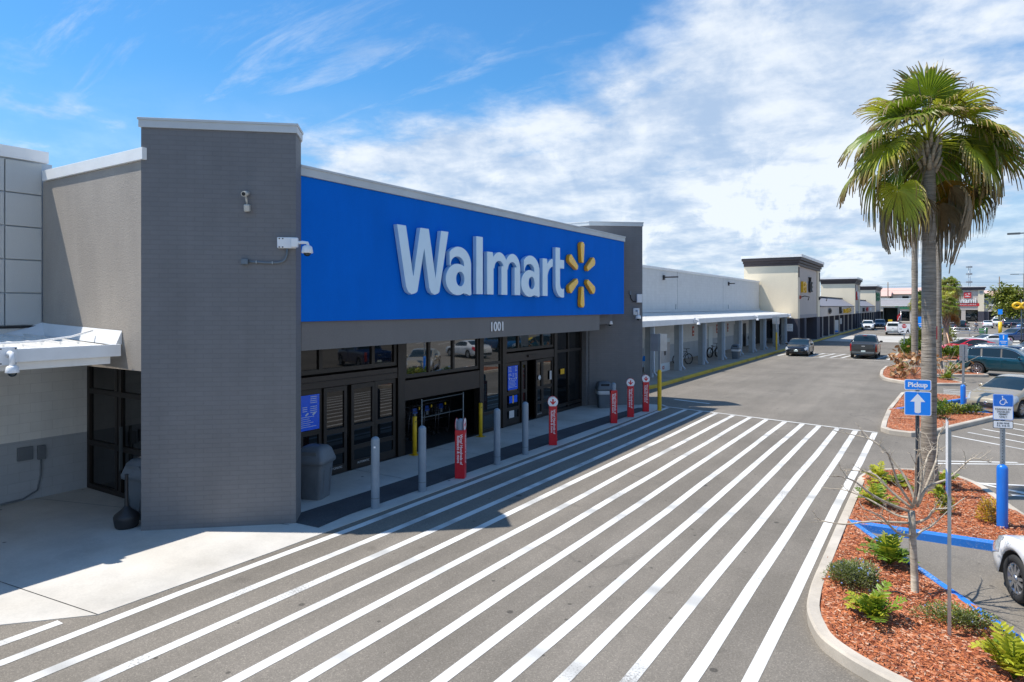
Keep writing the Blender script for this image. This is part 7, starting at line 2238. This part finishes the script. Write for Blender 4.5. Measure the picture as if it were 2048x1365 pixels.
hg = 'green hedges in the far beds'
shrub('hedge_bush', (-1.75, 61.0, .1), .9, 2.2, 1.35, 2600, .17, ['shrub_green', 'zamia'], 'leafy green bush left of the slim palm trunk', 19, group=hg)
shrub('hedge_bush', (-1.4, 70.0, .1), .9, 2.2, 1.9, 2000, .18, ['shrub_yellow', 'shrub_green'], 'taller yellowish bush behind the left slim trunk', 21, group=hg)
shrub('hedge_bush', (.7, 59.0, .1), 1.0, 1.0, .95, 1200, .17, ['shrub_green', 'zamia'], 'dark green bush at the foot of the propped palm', 23, group=hg)
shrub('hedge_bush', (1.75, 59.6, .1), .9, .8, .75, 1000, .17, ['shrub_green', 'zamia'], 'dark green bush right of the propped palm', 24, group=hg)
shrub('hedge_bush', (.5, 74, .1), 1.1, 1.3, 2.0, 1500, .18, ['shrub_yellow'], 'bright yellow green bush behind the propped palm', 25, group=hg)
# shrub with big dry leaves on bare twigs
def dry_shrub(loc, label, seed, h=1.5, sp=1.3, nb=16, nl=90):
    rng = random.Random(seed)
    t = thing('dry_leaf_shrub', loc, label, 'shrub', 'shrubs with large dry leaves')
    st = MB(); lv = Leaves()
    for i in range(nb):
        a = rng.uniform(0, 6.28); l_ = rng.uniform(.5, 1) * sp
        e = Vector((math.cos(a) * l_, math.sin(a) * l_, h * rng.uniform(.35, 1)))
        md = e * .5 + Vector((0, 0, .15))
        st.tube([(0, 0, 0), md, e], [.022, .014, .006], 5, False)
        for q in range(nl // nb):
            p = md.lerp(e, rng.uniform(.1, 1)) + Vector((rng.uniform(-.12, .12), rng.uniform(-.12, .12), rng.uniform(-.12, .1)))
            leaflet(lv, p, Vector((rng.uniform(-1, 1), rng.uniform(-1, 1), rng.uniform(-1, .3))), Vector((rng.uniform(-1, 1), rng.uniform(-1, 1), .6)), rng.uniform(.20, .34), rng.uniform(.13, .20), 0 if rng.random() < .8 else 1)
    lv.build('dry_leaves', [M['dry_leaf'], M['palm_dead']], t); st.build('stems', M['bark'], t)
dry_shrub((-1.15, 43.2, .12), 'shrub of big curled brown leaves left of the thick palm trunk', 3, 1.9, 1.5, 20, 170)
dry_shrub((.25, 42.6, .12), 'sparse shrub with a few brown leaves right of the thick palm trunk', 5, 1.7, 1.6, 16, 40)
dry_shrub((-1.7, 41.6, .12), 'low heap of brown leaved twigs at the left tip of the third bed', 6, .7, .9, 12, 70)
# fallen pale twigs
t = thing('fallen_twig', (-.72, 26.4, .16), 'pale forked stick lying on the second bed', 'stick'); mb = MB(); mb.tube([(-.5, 0, 0), (0, .1, .02), (.45, -.1, 0)], .014, 5); mb.build('stick', M['chip_c'], t)
t = thing('drip_hose', (-.42, 10.2, .17), 'black drip hose curving out of the mulch beside the bare trunk', 'hose'); mb = MB(); mb.tube([(-.32, -.25, -.03), (-.2, -.1, .02), (-.05, .05, .02), (.1, .1, -.04)], .012, 6); mb.build('hose', M['rubber'], t)

# ================================================================== BROADLEAF TREES
def broad_tree(loc, h, cr, label, seed, mat_='oak_leaf', n=2600, l_=.5, trunk_r=.22, group=None, base=.38):
    rng = random.Random(seed)
    t = thing('broadleaf_tree', loc, label, 'tree', group)
    tr = MB(); tr.tube([(0, 0, 0), (.1, 0, h * .2), (0, .1, h * .4), (.1, .1, h * .7)], [trunk_r, trunk_r * .8, trunk_r * .65, trunk_r * .2], 8)
    cl = []
    for i in range(22):
        a = i * 2.4; u = rng.uniform(0, 1); rr_ = cr * math.sqrt(rng.uniform(.1, 1)) * .85
        z = h * (base + (1 - base) * u * .85); rr_ *= (1 - .5 * u)
        c_ = Vector((rr_ * math.cos(a), rr_ * math.sin(a), z)); cl.append((c_, cr * rng.uniform(.25, .42)))
        tr.tube([(0, .05, h * .32), c_ * .55 + Vector((0, 0, h * .12)), c_], [trunk_r * .35, trunk_r * .2, .03], 5, False)
    tr.build('trunk', M['bark'], t)
    lv = Leaves()
    for i in range(n):
        c_, r_ = cl[rng.randrange(len(cl))]
        d = Vector((rng.gauss(0, 1), rng.gauss(0, 1), rng.gauss(.15, .8))).normalized()
        p = c_ + d * r_ * rng.uniform(.55, 1.05)
        leaflet(lv, p, d + Vector((rng.uniform(-.7, .7), rng.uniform(-.7, .7), rng.uniform(-.8, .4))), Vector((rng.uniform(-.6, .6), rng.uniform(-.6, .6), 1)), l_ * rng.uniform(.6, 1.3), l_ * .55, 0)
    lv.build('crown', [M[mat_]], t)
broad_tree((11.9, 158, 0), 7.4, 4.6, 'spreading yellow green oak at the right edge of the far lot', 3, 'oak_leaf', 5200, .50)
broad_tree((11.6, 172, 0), 7.6, 2.2, 'small round green tree behind the oak at its left', 4, 'far_leaf', 1200, .5, group='trees on the skyline')
broad_tree((19.5, 158, 0), 8.0, 4.5, 'second oak whose crown joins the first at the right edge', 5, 'oak_leaf', 3200, .55)
gk = 'trees on the skyline'
for (x, y, h, cr, lab, sd) in ((-27, 262, 9.6, 4.5, 'dark green tree behind the end shops at the left', 6), (-32, 268, 9.2, 4.5, 'green tree behind the third cream block', 7), (-14, 300, 10.3, 2.6, 'dark tree top over the pink roofs left of the palms', 8), (-4.5, 255, 9.0, 3.0, 'green tree top just left of the palm trunks', 9), (11.8, 250, 7.9, 2.4, 'dark tree top right of the emblem shop', 10), (30, 250, 9.8, 5, 'tall tree behind the oak at the right edge', 12)):
    broad_tree((x, y, 0), h, cr, lab, sd, 'far_leaf', 1100, .75, group=gk)
